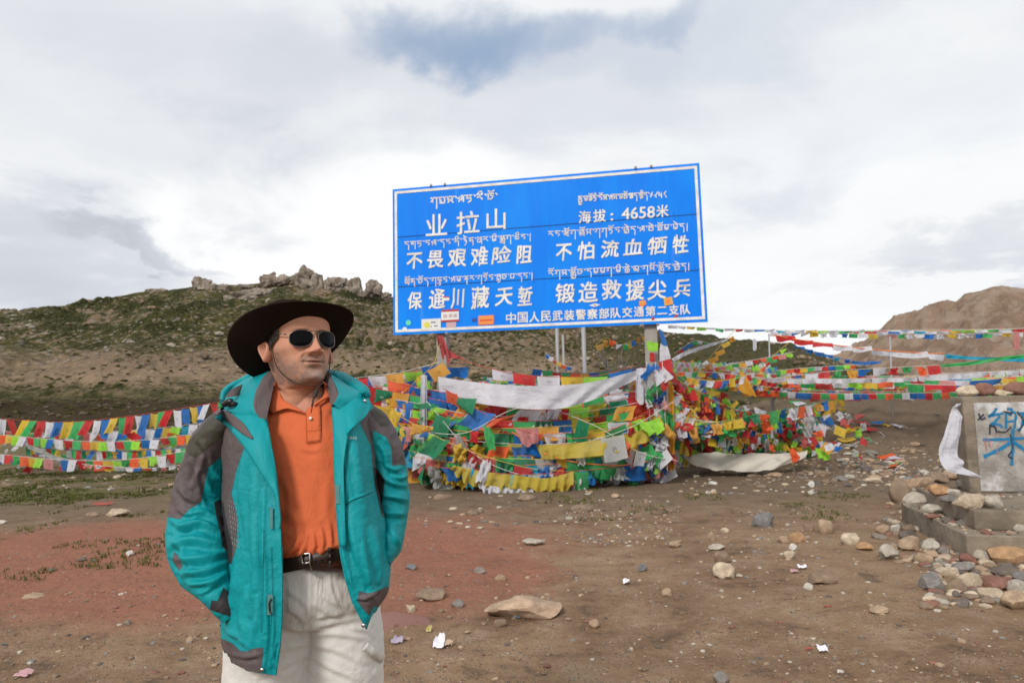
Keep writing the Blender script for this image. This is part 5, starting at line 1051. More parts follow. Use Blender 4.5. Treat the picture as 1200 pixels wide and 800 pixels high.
def normals(v, f):
    v = np.asarray(v); f = np.asarray(f); a = np.cross(v[f[:, 2]]-v[f[:, 0]], v[f[:, 3 if f.shape[1] > 3 else 1]]-v[f[:, 1 if f.shape[1] > 3 else 0]]); n = np.zeros_like(v)
    for k in range(f.shape[1]): np.add.at(n, f[:, k], a)
    return n/(np.linalg.norm(n, axis=1, keepdims=True)+1e-12)
def facing(v, n):
    d = CAMa-v; d /= np.linalg.norm(d, axis=1, keepdims=True); return (n*d).sum(1)
def crease(v, f, L, seed=0, fine=.0012, outward=None):
    "folds: (polyline in photo px, height m, width px); a ridge with a hollow on its lower side; + = ridge"
    n = normals(v, f)
    if outward is not None:
        if np.median(((v-outward)*n).sum(1)) < 0: n = -n
    p = projv(v); fc = np.clip(facing(v, n)*2.5, 0, 1); D = np.zeros(len(v))
    for pl, amp, w_ in L:
        pl = cr(np.array(pl, float), 14) if len(pl) > 2 else np.array(pl, float); best = np.full(len(v), 1e9); sd = np.zeros(len(v)); tp = np.zeros(len(v))
        Ls = len(pl)-1
        for i in range(Ls):
            a, b = pl[i], pl[i+1]; ab = b-a; t_ = np.clip(((p-a)@ab)/(ab@ab), 0, 1); q = p-a-t_[:, None]*ab; dd = np.hypot(q[:, 0], q[:, 1]); s = np.sign(ab[0]*q[:, 1]-ab[1]*q[:, 0])*dd
            mk = dd < best; best[mk] = dd[mk]; sd[mk] = s[mk]; tp[mk] = (i+t_[mk])/Ls
        e = np.sin(np.pi*np.clip(tp*.9+.05, 0, 1))**.7
        D += 1.45*amp*e*(np.exp(-(sd/w_)**2)-.75*np.exp(-((sd-1.7*w_)/w_)**2))*np.exp(-np.clip(best-3*w_, 0, None))
    D = D*fc
    D += fine*fbm(v[:, 0]*22+seed, v[:, 2]*22, v[:, 1]*22, 4)*2
    return v+n*D[:, None], n
def sdf(p, poly):
    poly = np.array(poly, float); q = np.roll(poly, -1, 0); best = np.full(len(p), 1e9); ins = np.zeros(len(p), bool)
    for a, b in zip(poly, q):
        ab = b-a; t_ = np.clip(((p-a)@ab)/(ab@ab+1e-9), 0, 1); d = p-a-t_[:, None]*ab; best = np.minimum(best, np.hypot(d[:, 0], d[:, 1]))
        c = ((a[1] > p[:, 1]) != (b[1] > p[:, 1])); x_ = (b[0]-a[0])*(p[:, 1]-a[1])/(b[1]-a[1]+1e-12)+a[0]; ins ^= c & (p[:, 0] < x_)
    return np.where(ins, best, -best)
def fattr(o, name, val):
    a = o.data.attributes.new(name, 'FLOAT', 'POINT'); a.data.foreach_set('value', np.asarray(val, float))
def remesh(parts, vox, smooth=3):
    mb = MB()
    for v, f in parts: mb.add(v, f)
    me = bpy.data.meshes.new('tmp'); me.from_pydata(mb.v, [], [list(q) for q in mb.f]); o = bpy.data.objects.new('tmp', me); COL.objects.link(o)
    r = o.modifiers.new('r', 'REMESH'); r.mode = 'VOXEL'; r.voxel_size = vox; s = o.modifiers.new('s', 'SMOOTH'); s.factor = .5; s.iterations = smooth
    dg = bpy.context.evaluated_depsgraph_get(); ev = o.evaluated_get(dg).to_mesh(); v = np.zeros(len(ev.vertices)*3); ev.vertices.foreach_get('co', v); f = np.array([list(q.vertices) for q in ev.polygons if len(q.vertices) == 4])
    v = v.reshape(-1, 3); bpy.data.objects.remove(o); bpy.data.meshes.remove(me); return v, f
def tubev(C, Rx, Ry, nu=40, nv=60, capends=True, ref=(0, 1, 0)):
    "C: centre (px,py,d); Rx: radius px across the view; Ry: radius metres in depth"
    C = cr(atv(np.array(C, float)), nv); Rx = cr(np.array(Rx, float)[:, None], nv)[:, 0]*MD/FPX; Ry = cr(np.array(Ry, float)[:, None], nv)[:, 0]
    T = np.gradient(C, axis=0); T /= np.linalg.norm(T, axis=1, keepdims=True); ref = np.array(ref, float)
    A = np.cross(T, ref); A /= np.linalg.norm(A, axis=1, keepdims=True); B = np.cross(T, A)
    ph = np.linspace(0, 2*np.pi, nu, endpoint=False)
    v = C[:, None]+A[:, None]*(Rx[:, None, None]*np.cos(ph)[None, :, None])+B[:, None]*(Ry[:, None, None]*np.sin(ph)[None, :, None])
    v = v.reshape(-1, 3); f = gridfaces(nu, nv, True).tolist()
    if capends: f.append(list(range(nu))[::-1]); f.append([(nv-1)*nu+k for k in range(nu)])
    return v, f
# fabrics
def fabric(name, col, rough=.75, panel=None, weave=900, spec=.25, extra=None):
    m, t = newmat(name, rough, spec); co = t.coord(); a = t.noise(co, 3.5, 5, .6); b = t.noise(co, 30, 4, .6)
    k = t.mix(a, tuple(x*.86 for x in col), tuple(min(1, x*1.10) for x in col)); 
    if panel:
        for nm, c in panel:
            k2 = t.mix(a, tuple(x*.85 for x in c), tuple(x*1.12 for x in c)); at_ = t.attr(nm); k = t.mix(at_.step(-.35, .35), k, k2)
            if nm == 'stitch': continue
            seam = (at_.op('ABSOLUTE')).step(1.1, .3); k = t.mix(seam*.35, k, tuple(x*.4 for x in c))
    k = t.mix(b.step(.52, .75)*.12, k, tuple(x*.5 for x in col))
    setc(t, k); wv = t.noise(t.scale(co, (1, 1, 1)), weave, 2, .5); wr = t.noise(t.scale(co, (1, 1, .55)), 16, 5, .62, .6)
    wr2 = t.noise(t.scale(co, (1, 1, .7), (.3, .2, .5)), 7, 6, .6, 1.4); rdg = 1.0-(wr2-.5).op('ABSOLUTE')*6.0; n1_ = t.bump(wr+rdg.mx(0)*.45, .55, .006); t.L(t.bump(wv, .25, .0006, n1_), t.b.inputs['Normal'])
    return m
TEAL = (.0, .262, .292); GREY = (.105, .082, .085); DARK = (.034, .028, .030); OLV = (.055, .050, .036)
jm = fabric('teal jacket shell', TEAL, .58, [('grey', GREY), ('dark', DARK), ('mesh', OLV)], 700)
tealm = fabric('teal shell plain', TEAL, .58); greym = fabric('grey lining', (.12, .095, .095), .8, None, 900, .15); darkm = fabric('dark trim', DARK, .7)
shirtm = fabric('orange polo knit', (.60, .138, .055), .9, None, 1100, .12); shirtd = simple('orange seam', (.42, .08, .02), .9)
trm = fabric('pale khaki cotton', (.64, .625, .595), .9, None, 800, .12)
leather = simple('dark brown leather', (.028, .014, .010), .45, .45, 0, .3, 40, .0008, 300); steel = simple('brushed steel', (.62, .60, .56), .28, .5, 1)
blk = simple('black plastic', (.012, .012, .012), .4, .5); browncord = simple('brown cord', (.05, .028, .02), .8)

# --- trousers: pelvis and two legs as one cloth
tv = []
LEGS = [([(330, 690, .03), (322, 735, .02), (314, 800, .02), (314, 880, .03), (318, 960, .05), (318, 1075, .06)], [48, 52, 50, 42, 36, 34], [.125, .125, .11, .095, .08, .075]),
        ([(392, 690, .05), (400, 735, .05), (403, 800, .06), (402, 880, .08), (400, 960, .10), (398, 1072, .11)], [44, 47, 46, 41, 36, 34], [.12, .12, .11, .095, .08, .075])]
for c, rx, ry in LEGS: tv.append(tubev(c, rx, ry, 40, 80))
tv.append(tubev([(367, 648, .04), (363, 667, .04), (361, 700, .035), (360, 728, .03)], [64, 73, 80, 70], [.160, .160, .152, .12], 56, 40))
v, f = remesh(tv, .0052, 7)
CR = [([(364, 672), (363, 700), (361, 728)], .006, 2.2), ([(361, 730), (362, 748), (359, 770), (357, 800)], -.005, 2), ([(366, 735), (395, 728), (425, 722)], .006, 3), ([(364, 743), (395, 742), (432, 748)], .006, 3.2), ([(366, 756), (390, 760), (425, 775)], .005, 3),
      ([(338, 712), (352, 722), (360, 736)], .005, 3), ([(333, 735), (348, 738), (360, 744)], .0045, 2.6), ([(330, 760), (345, 757), (359, 754)], .0045, 2.6), ([(300, 795), (330, 780), (356, 768)], .004, 3), ([(336, 690), (350, 700), (362, 712)], .004, 2.6),
      ([(370, 690), (385, 702), (405, 712)], .004, 2.4), ([(366, 705), (380, 715), (400, 722)], .0045, 2.6), ([(366, 722), (384, 722), (410, 716)], .004, 2.4), ([(368, 770), (395, 785), (420, 795)], .0045, 3), ([(390, 668), (392, 690), (400, 712)], -.003, 1.6),
      ([(338, 673), (340, 700), (338, 730)], .003, 3), ([(350, 676), (351, 700), (352, 715)], -.003, 2), ([(410, 735), (428, 738), (438, 745)], .005, 2.4), ([(300, 782), (318, 788), (340, 790)], .004, 3)]
v, n = crease(v, f, [(a_, b_*.5, c_*1.2) for a_, b_, c_ in CR], 3, .0020, v.mean(0)); w2 = np.abs(fbm(v[:, 0]*9+v[:, 2]*5, v[:, 2]*26-v[:, 0]*14, v[:, 1]*9, 4)); v = v-n*(w2*.0016)[:, None]
tr = pm('trousers', v, f, MAN, trm)
def onsurf(v, n, px, py, off, fallback=-.12):
    "front-most point of a garment under a photo position"
    p = projv(v); d = np.hypot(p[:, 0]-px, p[:, 1]-py); k = d < 3.2
    dep = (v[k]@FWa).min()-CAMa@FWa if k.any() else MD+fallback
    dd = pdir(px, py); return CAM+dd*(dep-off)
TRV = v
def strip(name, pts, wd, mat_, surf, off=.003, parent=MAN, th=0):
    P = cr(np.array(pts, float), max(12, len(pts)*6)); mb = MB(); vs = []
    for i, c in enumerate(P):
        d = P[min(i+1, len(P)-1)]-P[max(i-1, 0)]; d /= np.hypot(*d)+1e-9; nn = np.array([-d[1], d[0]])*wd/2; q = onsurf(surf, None, c[0], c[1], off); s = (q-CAM).dot(FW)/FPX
        for k in (-1, 1):
            dd = pdir(c[0]+nn[0]*k, c[1]+nn[1]*k); vs.append(CAM+dd*((q-CAM).dot(FW)))
    mb.add(vs, [(2*i, 2*i+1, 2*i+3, 2*i+2) for i in range(len(P)-1)]); o = mb.build(name, mat_, parent)
    if th: sd = o.modifiers.new('th', 'SOLIDIFY'); sd.thickness = th; sd.offset = 0
    return o
seamd = simple('trouser seam', (.38, .36, .32), .95)
strip('fly_seam', [(371, 668), (372, 690), (369, 712), (363, 726)], .5, seamd, TRV, .0025, tr); strip('fly_seam', [(375, 668), (376, 690), (373, 712), (365, 724)], .5, seamd, TRV, .0025, tr)
strip('pocket_flap', [(428, 757), (440, 766), (449, 772)], 10, trm, TRV, .008, tr, .004); strip('pocket_flap', [(430, 762), (434, 785), (437, 805)], 1.0, seamd, TRV, .004, tr)
# waistband, belt
def band(name, pts, mat_, parent, nu=90, bulge=.004):
    "closed ring through rows of control points given as (px,py,d) lists"
    R_ = [atv(np.array(r, float)) for r in pts]; R_ = [cr(r, nu, True) for r in R_]; v = np.array(R_).reshape(-1, 3); f = gridfaces(nu, len(R_), True)
    return pm(name, v, f, parent, mat_)
def ringpts(cx, y, rx, df, db, lean=0.0, n=10):
    return [(cx+rx*math.cos(a), y-lean*math.cos(a), (db if math.sin(a) > 0 else df)*abs(math.sin(a))+.03) for a in [2*math.pi*k/n for k in range(n)]]
cxb = 362
bands = lambda y0, y1, rx, df, db, lean: [ringpts(cxb, y0, rx, df, db, lean), ringpts(cxb, y0+.5, rx+.8, df-.004, db+.003, lean), ringpts(cxb, (y0+y1)/2, rx+1, df-.005, db+.003, lean), ringpts(cxb, y1-.5, rx+.8, df-.004, db+.003, lean), ringpts(cxb, y1, rx, df, db, lean)]
belt = band('belt', bands(648.5, 665, 70, -.163, .15, 15.0), leather, MAN, 110)
bv = np.array([belt.matrix_basis @ q.co for q in belt.data.vertices])+np.array(MAN.location)
def frame_loop(name, pts, r, mat_, surf, off, parent):
    P = [onsurf(surf, None, a, b, off) for a, b in pts]; mb = MB(); mb.tube(P+[P[0], P[1]], r, 8, 0, False); return mb.build(name, mat_, parent)
frame_loop('buckle', [(353.5, 649.5), (353.8, 659), (354.3, 669.5), (359, 669.6), (364, 667.5), (363.3, 657), (362.8, 647.8), (358, 648.3)], .0030, steel, bv, .006, belt)
mb = MB(); mb.tube([onsurf(bv, None, 354.5, 660, .008), onsurf(bv, None, 363, 658.5, .009)], .0022, 6); mb.build('buckle_prong', steel, belt)
for hx in (369, 377, 384): 
    mb = MB(); q = onsurf(bv, None, hx, 657.3-(hx-369)*.22, .0015); mb.tube([q, q-FW*.0012], .0028, 8); mb.build('belt_hole', simple('belt hole', (.008, .006, .005), .8), belt)
strip('belt_loop', [(386, 641), (386.5, 652), (387, 664)], 4.0, leather, bv, .006, belt, .002)
# --- shirt
rows = [(452, 355, 36, -.035, .09), (466, 353, 50, -.050, .11), (480, 352, 66, -.070, .12), (510, 353, 78, -.098, .13), (550, 356, 78, -.118, .13), (590, 359, 76, -.140, .13), (625, 361, 74, -.158, .13), (643, 362, 73, -.170, .14), (650, 362, 69, -.158, .14), (655, 362, 62, -.125, .12), (662, 362, 55, -.09, .10), (668, 362, 50, -.07, .08)]
nu = 220; RW = cr(np.array([[ (cx+rx*math.cos(a), y-(10*math.cos(a) if y > 600 else 3*math.cos(a)*(1 if y > 500 else 0)), (db if math.sin(a) > 0 else df)*abs(math.sin(a))**.8+.03) for a in np.linspace(0, 2*np.pi, 28, endpoint=False)] for (y, cx, rx, df, db) in rows]), 260)
RW = cr(RW.transpose(1, 0, 2), nu, True).transpose(1, 0, 2); v = atv(RW).reshape(-1, 3); f = gridfaces(nu, 260, True)
keep_open = None
CR = [([(336, 650), (345, 642), (352, 628)], .005, 2.6), ([(352, 650), (357, 640), (360, 624)], .005, 2.4), ([(366, 648), (368, 638), (366, 622)], .005, 2.4), ([(378, 645), (379, 634), (376, 618)], .0045, 2.4), ([(388, 640), (388, 630), (386, 612)], .004, 2.4), ([(344, 650), (349, 644), (353, 636)], -.004, 1.8), ([(372, 646), (373, 640), (373, 630)], -.004, 1.8),
      ([(330, 500), (345, 520), (352, 545)], .0022, 6), ([(385, 495), (378, 520), (372, 545)], .002, 6), ([(325, 590), (345, 605), (370, 608)], .0018, 7), ([(352, 524), (364, 528), (378, 525)], .0016, 3), ([(332, 560), (340, 580), (342, 610)], .002, 5), ([(386, 560), (382, 585), (384, 610)], .002, 5), ([(334, 655), (360, 652), (392, 640)], .004, 2.6)]
v, n = crease(v, f, CR, 9, .0010, v.mean(0)); SHV = v
# open the neck: drop the faces inside the V
p = projv(v); fi = np.asarray(f); vneck = sdf(p, [(322, 440), (326.5, 452), (331, 466), (340, 473.5), (357.5, 484.5), (359, 480), (364, 476), (378, 466), (382, 458), (382, 440)]); fc = facing(v, n if np.median(((v-v.mean(0))*n).sum(1)) > 0 else -n)
bad = (vneck[fi].mean(1) > 0) & (fc[fi].mean(1) > -.1); sh = pm('shirt', v, fi[~bad], MAN, shirtm)
def patch(name, A, B, mat_, surf, o0, o1, parent, nu=24, nv=6, th=.002, puff=0.0):
    "cloth patch between polylines A and B (photo px) lying on a garment; offsets o0 at A, o1 at B"
    a = cr(np.array(A, float), nu); b = cr(np.array(B, float), nu); vs = []
    for j in range(nv):
        q = j/(nv-1)
        for i in range(nu):
            c = a[i]*(1-q)+b[i]*q; w_ = onsurf(surf, None, c[0], c[1], 0); vs.append(w_)
    V_ = np.array([tuple(q) for q in vs]); dep = ((V_-CAMa)@FWa).reshape(nv, nu)
    for _ in range(6):                                   # smooth the depth
        dp = np.pad(dep, 1, mode='edge'); dep = (dp[:-2, 1:-1]+dp[2:, 1:-1]+dp[1:-1, :-2]+dp[1:-1, 2:]+dep*2)/6
    out = []
    for j in range(nv):
        q = j/(nv-1)
        for i in range(nu):
            c = a[i]*(1-q)+b[i]*q; off = o0*(1-q)+o1*q+puff*math.sin(math.pi*q); out.append(CAM+pdir(c[0], c[1])*(dep[j, i]-off))
    o = pm(name, [tuple(q) for q in out], gridfaces(nu, nv), parent, mat_); sd = o.modifiers.new('th', 'SOLIDIFY'); sd.thickness = th; sd.offset = 0; return o
patch('collar_flap', [(323, 447), (326.5, 456), (331, 466.5), (340, 473.5), (350, 479), (357.5, 484)], [(318, 456), (314, 470), (314.5, 480), (320, 484), (328, 477.5), (344, 479)], shirtm, SHV, .010, .008, sh, 26, 8, .003, .004)
patch('collar_flap', [(379, 447), (381, 455), (379, 464), (374, 469), (366, 475)], [(385, 452), (387.5, 459), (387, 465), (382, 466.5), (371, 474)], shirtm, SHV, .010, .008, sh, 20, 8, .003, .004)
patch('placket', [(358.5, 481), (358.5, 500), (359, 519)], [(374.5, 473), (375.5, 495), (375.5, 517)], shirtm, SHV, .002, .002, sh, 24, 6, .0012)
for a_ in ([(358.5, 486), (358.8, 500), (359.2, 519)], [(375, 478), (375.5, 498), (375.8, 517)], [(359, 519), (367, 518.5), (375.5, 517)], [(359, 505), (367, 504.5), (375.5, 503.5)], [(360.5, 516.5), (367, 516), (374, 515)]): strip('placket_seam', a_, .45, shirtd, SHV, .0045, sh)
mb = MB(); q = onsurf(SHV, None, 364, 490, .008); mb.tube([q, q-FW*.002], .0046, 12); mb.build('button', simple('shell button', (.75, .72, .66), .35), sh)

# --- jacket body
E = lambda *a: list(a)
J = [ # E1, front left, side left, back left, back right, side right, front right, E2
 [(315, 470, -.052), (300, 466, -.03), (280, 462, .03), (312, 452, .13), (392, 450, .13), (420, 462, .03), (404, 466, -.03), (388, 468, -.052)],
 [(313, 492, -.088), (290, 484, -.062), (262, 481, .03), (300, 466, .19), (398, 464, .19), (436, 477, .03), (412, 482, -.062), (389, 484, -.088)],
 [(317, 520, -.125), (288, 518, -.11), (260, 516, .025), (300, 510, .21), (402, 508, .21), (437, 512, .025), (416, 516, -.11), (391, 518, -.122)],
 [(322, 550, -.148), (290, 550, -.135), (261, 550, .02), (298, 548, .21), (404, 546, .21), (440, 548, .02), (420, 548, -.135), (392, 550, -.145)],
 [(327, 590, -.170), (293, 590, -.155), (261, 590, .01), (296, 590, .20), (408, 588, .20), (446, 588, .01), (424, 590, -.150), (393.5, 590, -.165)],
 [(330, 630, -.187), (294, 630, -.172), (264, 632, .0), (296, 632, .20), (412, 630, .20), (453, 628, .0), (430, 630, -.165), (396, 630, -.18)],
 [(331, 670, -.195), (294, 672, -.182), (262, 676, -.01), (296, 676, .20), (414, 668, .20), (457, 660, -.01), (434, 664, -.170), (402, 668, -.185)],
 [(331, 715, -.198), (294, 716, -.188), (259, 716, -.01), (294, 716, .21), (412, 704, .21), (453, 688, -.01), (440, 694, -.162), (412, 703, -.180)],
 [(328.5, 755, -.196), (292, 754, -.19), (260, 748, -.01), (294, 748, .21), (410, 730, .21), (444, 706, -.01), (436, 712, -.150), (421, 722, -.168)],
 [(323, 791, -.190), (294, 785, -.185), (268, 773, -.02), (296, 775, .20), (404, 752, .20), (436, 718, -.02), (433, 724, -.135), (429, 737, -.150)]]
J = np.array(J, float); nv, nu = 420, 460
G1_ = cr(J, nv); G1_ = cr(G1_.transpose(1, 0, 2), nu).transpose(1, 0, 2); v = atv(G1_).reshape(-1, 3); f = gridfaces(nu, nv)
CR = [([(288, 535), (284, 565), (286, 600), (290, 640)], .006, 4), ([(300, 552), (297, 600), (300, 660), (296, 720)], .006, 4.5), ([(310, 575), (309, 620), (311, 680), (312, 740)], .0035, 2.5), ([(280, 640), (276, 680), (272, 720), (274, 750)], .007, 5), ([(290, 690), (284, 720), (286, 752)], .005, 3.5),
      ([(303, 700), (300, 730), (294, 758)], .0045, 3), ([(262, 735), (275, 742), (290, 755)], .004, 3), ([(318, 700), (320, 740), (316, 780)], .0035, 2.2), ([(270, 765), (288, 768), (304, 766)], .004, 3), ([(272, 700), (266, 725), (268, 750)], .005, 3.5),
      ([(415, 520), (420, 560), (428, 600)], .004, 4.5), ([(400, 592), (415, 584), (436, 575)], .0022, 1.2), ([(408, 600), (416, 640), (430, 680)], .005, 4.5), ([(436, 620), (440, 650), (444, 680)], .006, 4), ([(424, 640), (430, 670), (438, 700)], .0045, 3), ([(400, 620), (404, 655), (416, 695)], .0035, 2.5),
      ([(418, 700), (430, 700), (444, 690)], .004, 2.5), ([(404, 535), (406, 560), (404, 585)], .003, 3), ([(446, 640), (450, 660), (448, 685)], -.005, 3), ([(330, 790), (320, 770), (324, 750)], .002, 2)]
v, n = crease(v, f, CR, 21, .0026, v.mean(0)); p = projv(v); JV = v
jk = pm('jacket', v, f, MAN, [jm, greym]); fr = facing(v, n if np.median(((v-v.mean(0))*n).sum(1)) > 0 else -n)
g1 = [(262, 470), (275, 500), (287, 524), (277, 553), (272, 578), (279, 608), (278, 640), (272, 660), (262, 640), (250, 600), (255, 540), (256, 500)]
g2 = [(255, 746), (266, 750), (273, 753), (282, 762), (290, 763), (297.5, 759), (309, 758), (306, 787), (290, 790), (250, 790)]
g3 = [(419, 480), (421, 494), (427, 508), (434, 522), (436, 547), (439, 570), (447, 605), (456, 606), (456, 520), (440, 480)]
g4 = [(421, 692), (431, 695), (440, 693), (452, 687), (462, 690), (450, 712), (437, 709), (432, 720), (425, 712), (419, 704)]
gs = np.max([sdf(p, q) for q in (g1, g2, g3, g4)], 0); fattr(jk, 'grey', np.where(fr > -.05, gs, -5))
ds = np.max([sdf(p, q) for q in ([(250, 590), (262, 588), (267, 615), (273, 640), (272, 660), (255, 660)], [(436, 548), (445, 548), (449, 600), (446, 602), (439, 570)])], 0); fattr(jk, 'dark', np.where(fr > -.05, ds, -5)); fattr(jk, 'mesh', np.full(len(v), -5.0))
sd = jk.modifiers.new('th', 'SOLIDIFY'); sd.thickness = .004; sd.offset = 0
# --- sleeves
def sleeve(C, Rx, Ry, CR, seed, polys, darks, meshp):
    v, f = tubev(C, Rx, Ry, 150, 260, False); f = np.array(f); c0 = cr(atv(np.array(C, float)), 260); out = np.repeat(c0, 150, 0)
    n = normals(v, f); 
    if np.median(((v-out)*n).sum(1)) < 0: f = f[:, ::-1]; n = -n
    p = projv(v); v2, _ = crease(v, f, CR, seed, .0030, None); o = pm('sleeve', v2, f, jk, jm, local=False); o.data.transform(Matrix.Translation(-MAN.location)); p = projv(v2); fr = facing(v2, n)
    fattr(o, 'grey', np.where(fr > -.3, np.max([sdf(p, q) for q in polys], 0), -5)); fattr(o, 'dark', np.where(fr > -.3, np.max([sdf(p, q) for q in darks], 0), -5)); fattr(o, 'mesh', np.where(fr > -.6, np.max([sdf(p, q) for q in meshp], 0), -5)); return o, v2
CL = [([(199, 640), (225, 632), (262, 640)], .009, 4.5), ([(203, 622), (230, 612), (258, 622)], .007, 4), ([(206, 655), (235, 655), (268, 646)], .010, 4.5), ([(214, 672), (240, 668), (266, 658)], .010, 4), ([(222, 684), (246, 682), (264, 672)], .008, 3.5), ([(236, 694), (250, 686), (262, 680)], .006, 3),
      ([(228, 600), (240, 600), (258, 610)], .007, 4), ([(240, 560), (248, 578), (262, 590)], .007, 4), ([(245, 545), (256, 560), (266, 570)], .005, 3.5), ([(212, 570), (218, 582), (232, 588)], .005, 3.5), ([(225, 540), (232, 560), (236, 580)], .006, 4), ([(240, 520), (236, 545), (226, 570)], .005, 4),
      ([(209, 596), (218, 602), (228, 600)], .005, 3), ([(232, 515), (245, 530), (250, 545)], .004, 3.5), ([(201, 610), (215, 618), (228, 616)], .006, 3.5), ([(205, 632), (215, 648), (222, 668)], .006, 4)]
sl, SLV = sleeve([(276, 486, .04), (262, 503, .04), (250, 524, .045), (242, 548, .05), (235, 580, .055), (232.5, 612, .04), (234, 640, .0), (240, 662, -.04), (250, 683, -.085), (260, 703, -.10), (272, 722, -.10)],
    [17, 22, 26, 27.5, 30, 34, 35, 30, 21, 14.5, 10], [.075, .082, .08, .078, .078, .078, .074, .068, .056, .042, .03], CL, 5,
    [[(225, 478), (275, 478), (278, 500), (263, 531), (244, 548), (239, 570), (236, 588), (222, 596), (211, 608), (190, 604), (195, 540)], [(204, 646), (208, 650), (214, 663), (210, 668), (202, 656)]],
    [[(251, 588), (275, 580), (280, 650), (270, 650), (261, 640), (258, 622), (254, 606)], [(262, 688), (259, 695), (255, 704), (248, 703), (246, 714), (270, 722), (275, 700)]], [[(215, 525), (250, 484), (258, 488), (268, 500), (266, 508), (250, 520), (229, 536), (222, 532)]])
CRR = [([(462, 556), (470, 560), (478, 556)], .006, 3), ([(450, 560), (462, 566), (476, 568)], .007, 3.5), ([(448, 580), (462, 582), (476, 586)], .007, 3.5), ([(450, 600), (462, 602), (474, 602)], .006, 3.5), ([(452, 545), (462, 550), (470, 548)], .006, 3), ([(458, 620), (464, 632), (468, 640)], .005, 2.5), ([(446, 520), (452, 535), (454, 552)], .004, 3), ([(466, 520), (470, 535), (472, 545)], .003, 3), ([(446, 505), (452, 515), (458, 522)], .003, 3)]
sr, SRV = sleeve([(424, 484, .04), (436, 497, .045), (448, 520, .05), (456, 546, .055), (460, 572, .05), (461, 598, .04), (461, 622, .01), (458, 642, -.03), (452, 660, -.05)], [15, 18.5, 20.5, 20, 19.5, 17, 12, 9, 6], [.075, .08, .075, .072, .07, .066, .058, .05, .035], CRR, 15,
    [[(425, 465), (470, 490), (485, 540), (474, 544.5), (460, 545), (459, 525), (453, 512), (437.5, 503.5), (436, 520), (430, 520)]], [[(436, 547), (441, 548), (451, 562), (449, 575), (446, 602), (438, 600)]], [[(432, 468), (438, 472), (456, 493), (456, 499), (447, 499), (437, 489), (433, 478)]])
# storm flaps and lapel
def jpatch(name, A, B, mat_, o0, o1, nu=60, nv=10, puff=0., th=.003): return patch(name, A, B, mat_, JV, o0, o1, jk, nu, nv, th, puff)
jpatch('storm_flap', [(252, 489.5), (260, 495), (269, 503), (286, 524), (303, 550), (317, 571), (325, 589), (328, 619)], [(262, 480), (276, 482), (298, 485), (312, 494), (318, 520), (322.5, 545), (325.5, 570), (329, 605)], tealm, .020, .010, 70, 12, .006)
jpatch('piping', [(253, 486.5), (262, 490), (273, 499), (284, 508), (296, 514.5)], [(259, 480.5), (266, 481.5), (276, 488), (286, 497), (297, 513.5)], greym, .0265, .0245, 30, 6, .001)
jpatch('lapel', [(389, 476), (390, 495), (391, 525), (392, 560), (394.5, 600), (398, 640)], [(397.5, 464), (414, 470), (409, 500), (403, 545), (404, 590), (405, 640)], tealm, .012, .014, 60, 12, .004)
jpatch('lapel', [(396, 464), (402, 474), (404, 488), (406, 503), (406.5, 510)], [(426, 459), (434, 471), (433.5, 480), (425, 491), (409, 503)], tealm, .016, .022, 34, 14, .006)
seam_shade = simple('dark seam and flap shadow', (.0, .075, .085), .8)
for a_ in ([(286, 524), (303, 550), (317, 571), (325, 589), (328, 619)], [(331, 640), (331, 700), (329, 750), (324, 789)]): strip('seam', a_, .7, seam_shade, JV, .0032, jk)  # first strip paints the shadow line along the storm flap's edge
for a_ in ([(318, 640), (319, 700), (315, 760), (310, 784)], [(408, 520), (405, 560), (404, 600), (406, 640), (412, 680)], [(400, 593), (416, 586), (437, 577)], [(309, 620), (308, 680), (306, 740)]): strip('seam', a_, .55, seam_shade, JV, .0028, jk)
velc = simple('velcro', (.08, .20, .19), .95); strip('velcro_tab', [(318, 594), (318, 619)], 3.2, velc, JV, .006, jk); strip('velcro_tab', [(316.5, 696), (316, 720)], 6.5, velc, JV, .006, jk); strip('velcro_tab', [(395, 568), (395.5, 590)], 5, velc, JV, .020, jk)
strip('zip_pull', [(318, 701), (315.5, 707), (316.5, 716), (318.5, 719)], 1.6, blk, JV, .008, jk, .002); strip('zip_pull', [(398.5, 681), (397.5, 691)], 2.4, blk, JV, .008, jk, .003)
for (sx_, sy_, of) in ((307, 784, .004), (427.5, 469.5, .034), (426, 732, .004)):
    mb = MB(); q = onsurf(JV, None, sx_, sy_, of); mb.tube([q, q-FW*.003], .0048, 12); mb.build('snap', steel, jk)
put = put_chars([('RENG', 406.5, 511, 418, 514.4)], 'chest_print', .02, 0, simple('print grey', (.42, .50, .50), .6), 0, -.05, 0, jk); put.data.clear_geometry()
v_, f_ = char_mesh('RENG', 0); lo, hi = v_.min(0), v_.max(0); un = (v_-lo)/(hi-lo+1e-9); base_q = onsurf(JV, None, 412, 512.5, .006); dep = (base_q-CAM).dot(FW)-.002
put.data.from_pydata([tuple(CAM+pdir(406.5+11.5*a, 514.4-3.4*b+.6*(a-.5))*dep-MAN.location) for a, b, _ in un], [], f_)
lines = MB()
for k in range(4):
    for j in range(9):
        a = (268+k*2.6+j*.55, 585+j*6.2+k*1.5); q = onsurf(JV, None, a[0], a[1], .003); r = onsurf(JV, None, a[0]+.5, a[1]+3, .003); lines.tube([q, r], .0007, 4)
o_ = lines.build('reflective_print', simple('reflective print', (.30, .27, .27), .5), jk); o_['kind'] = 'stuff'
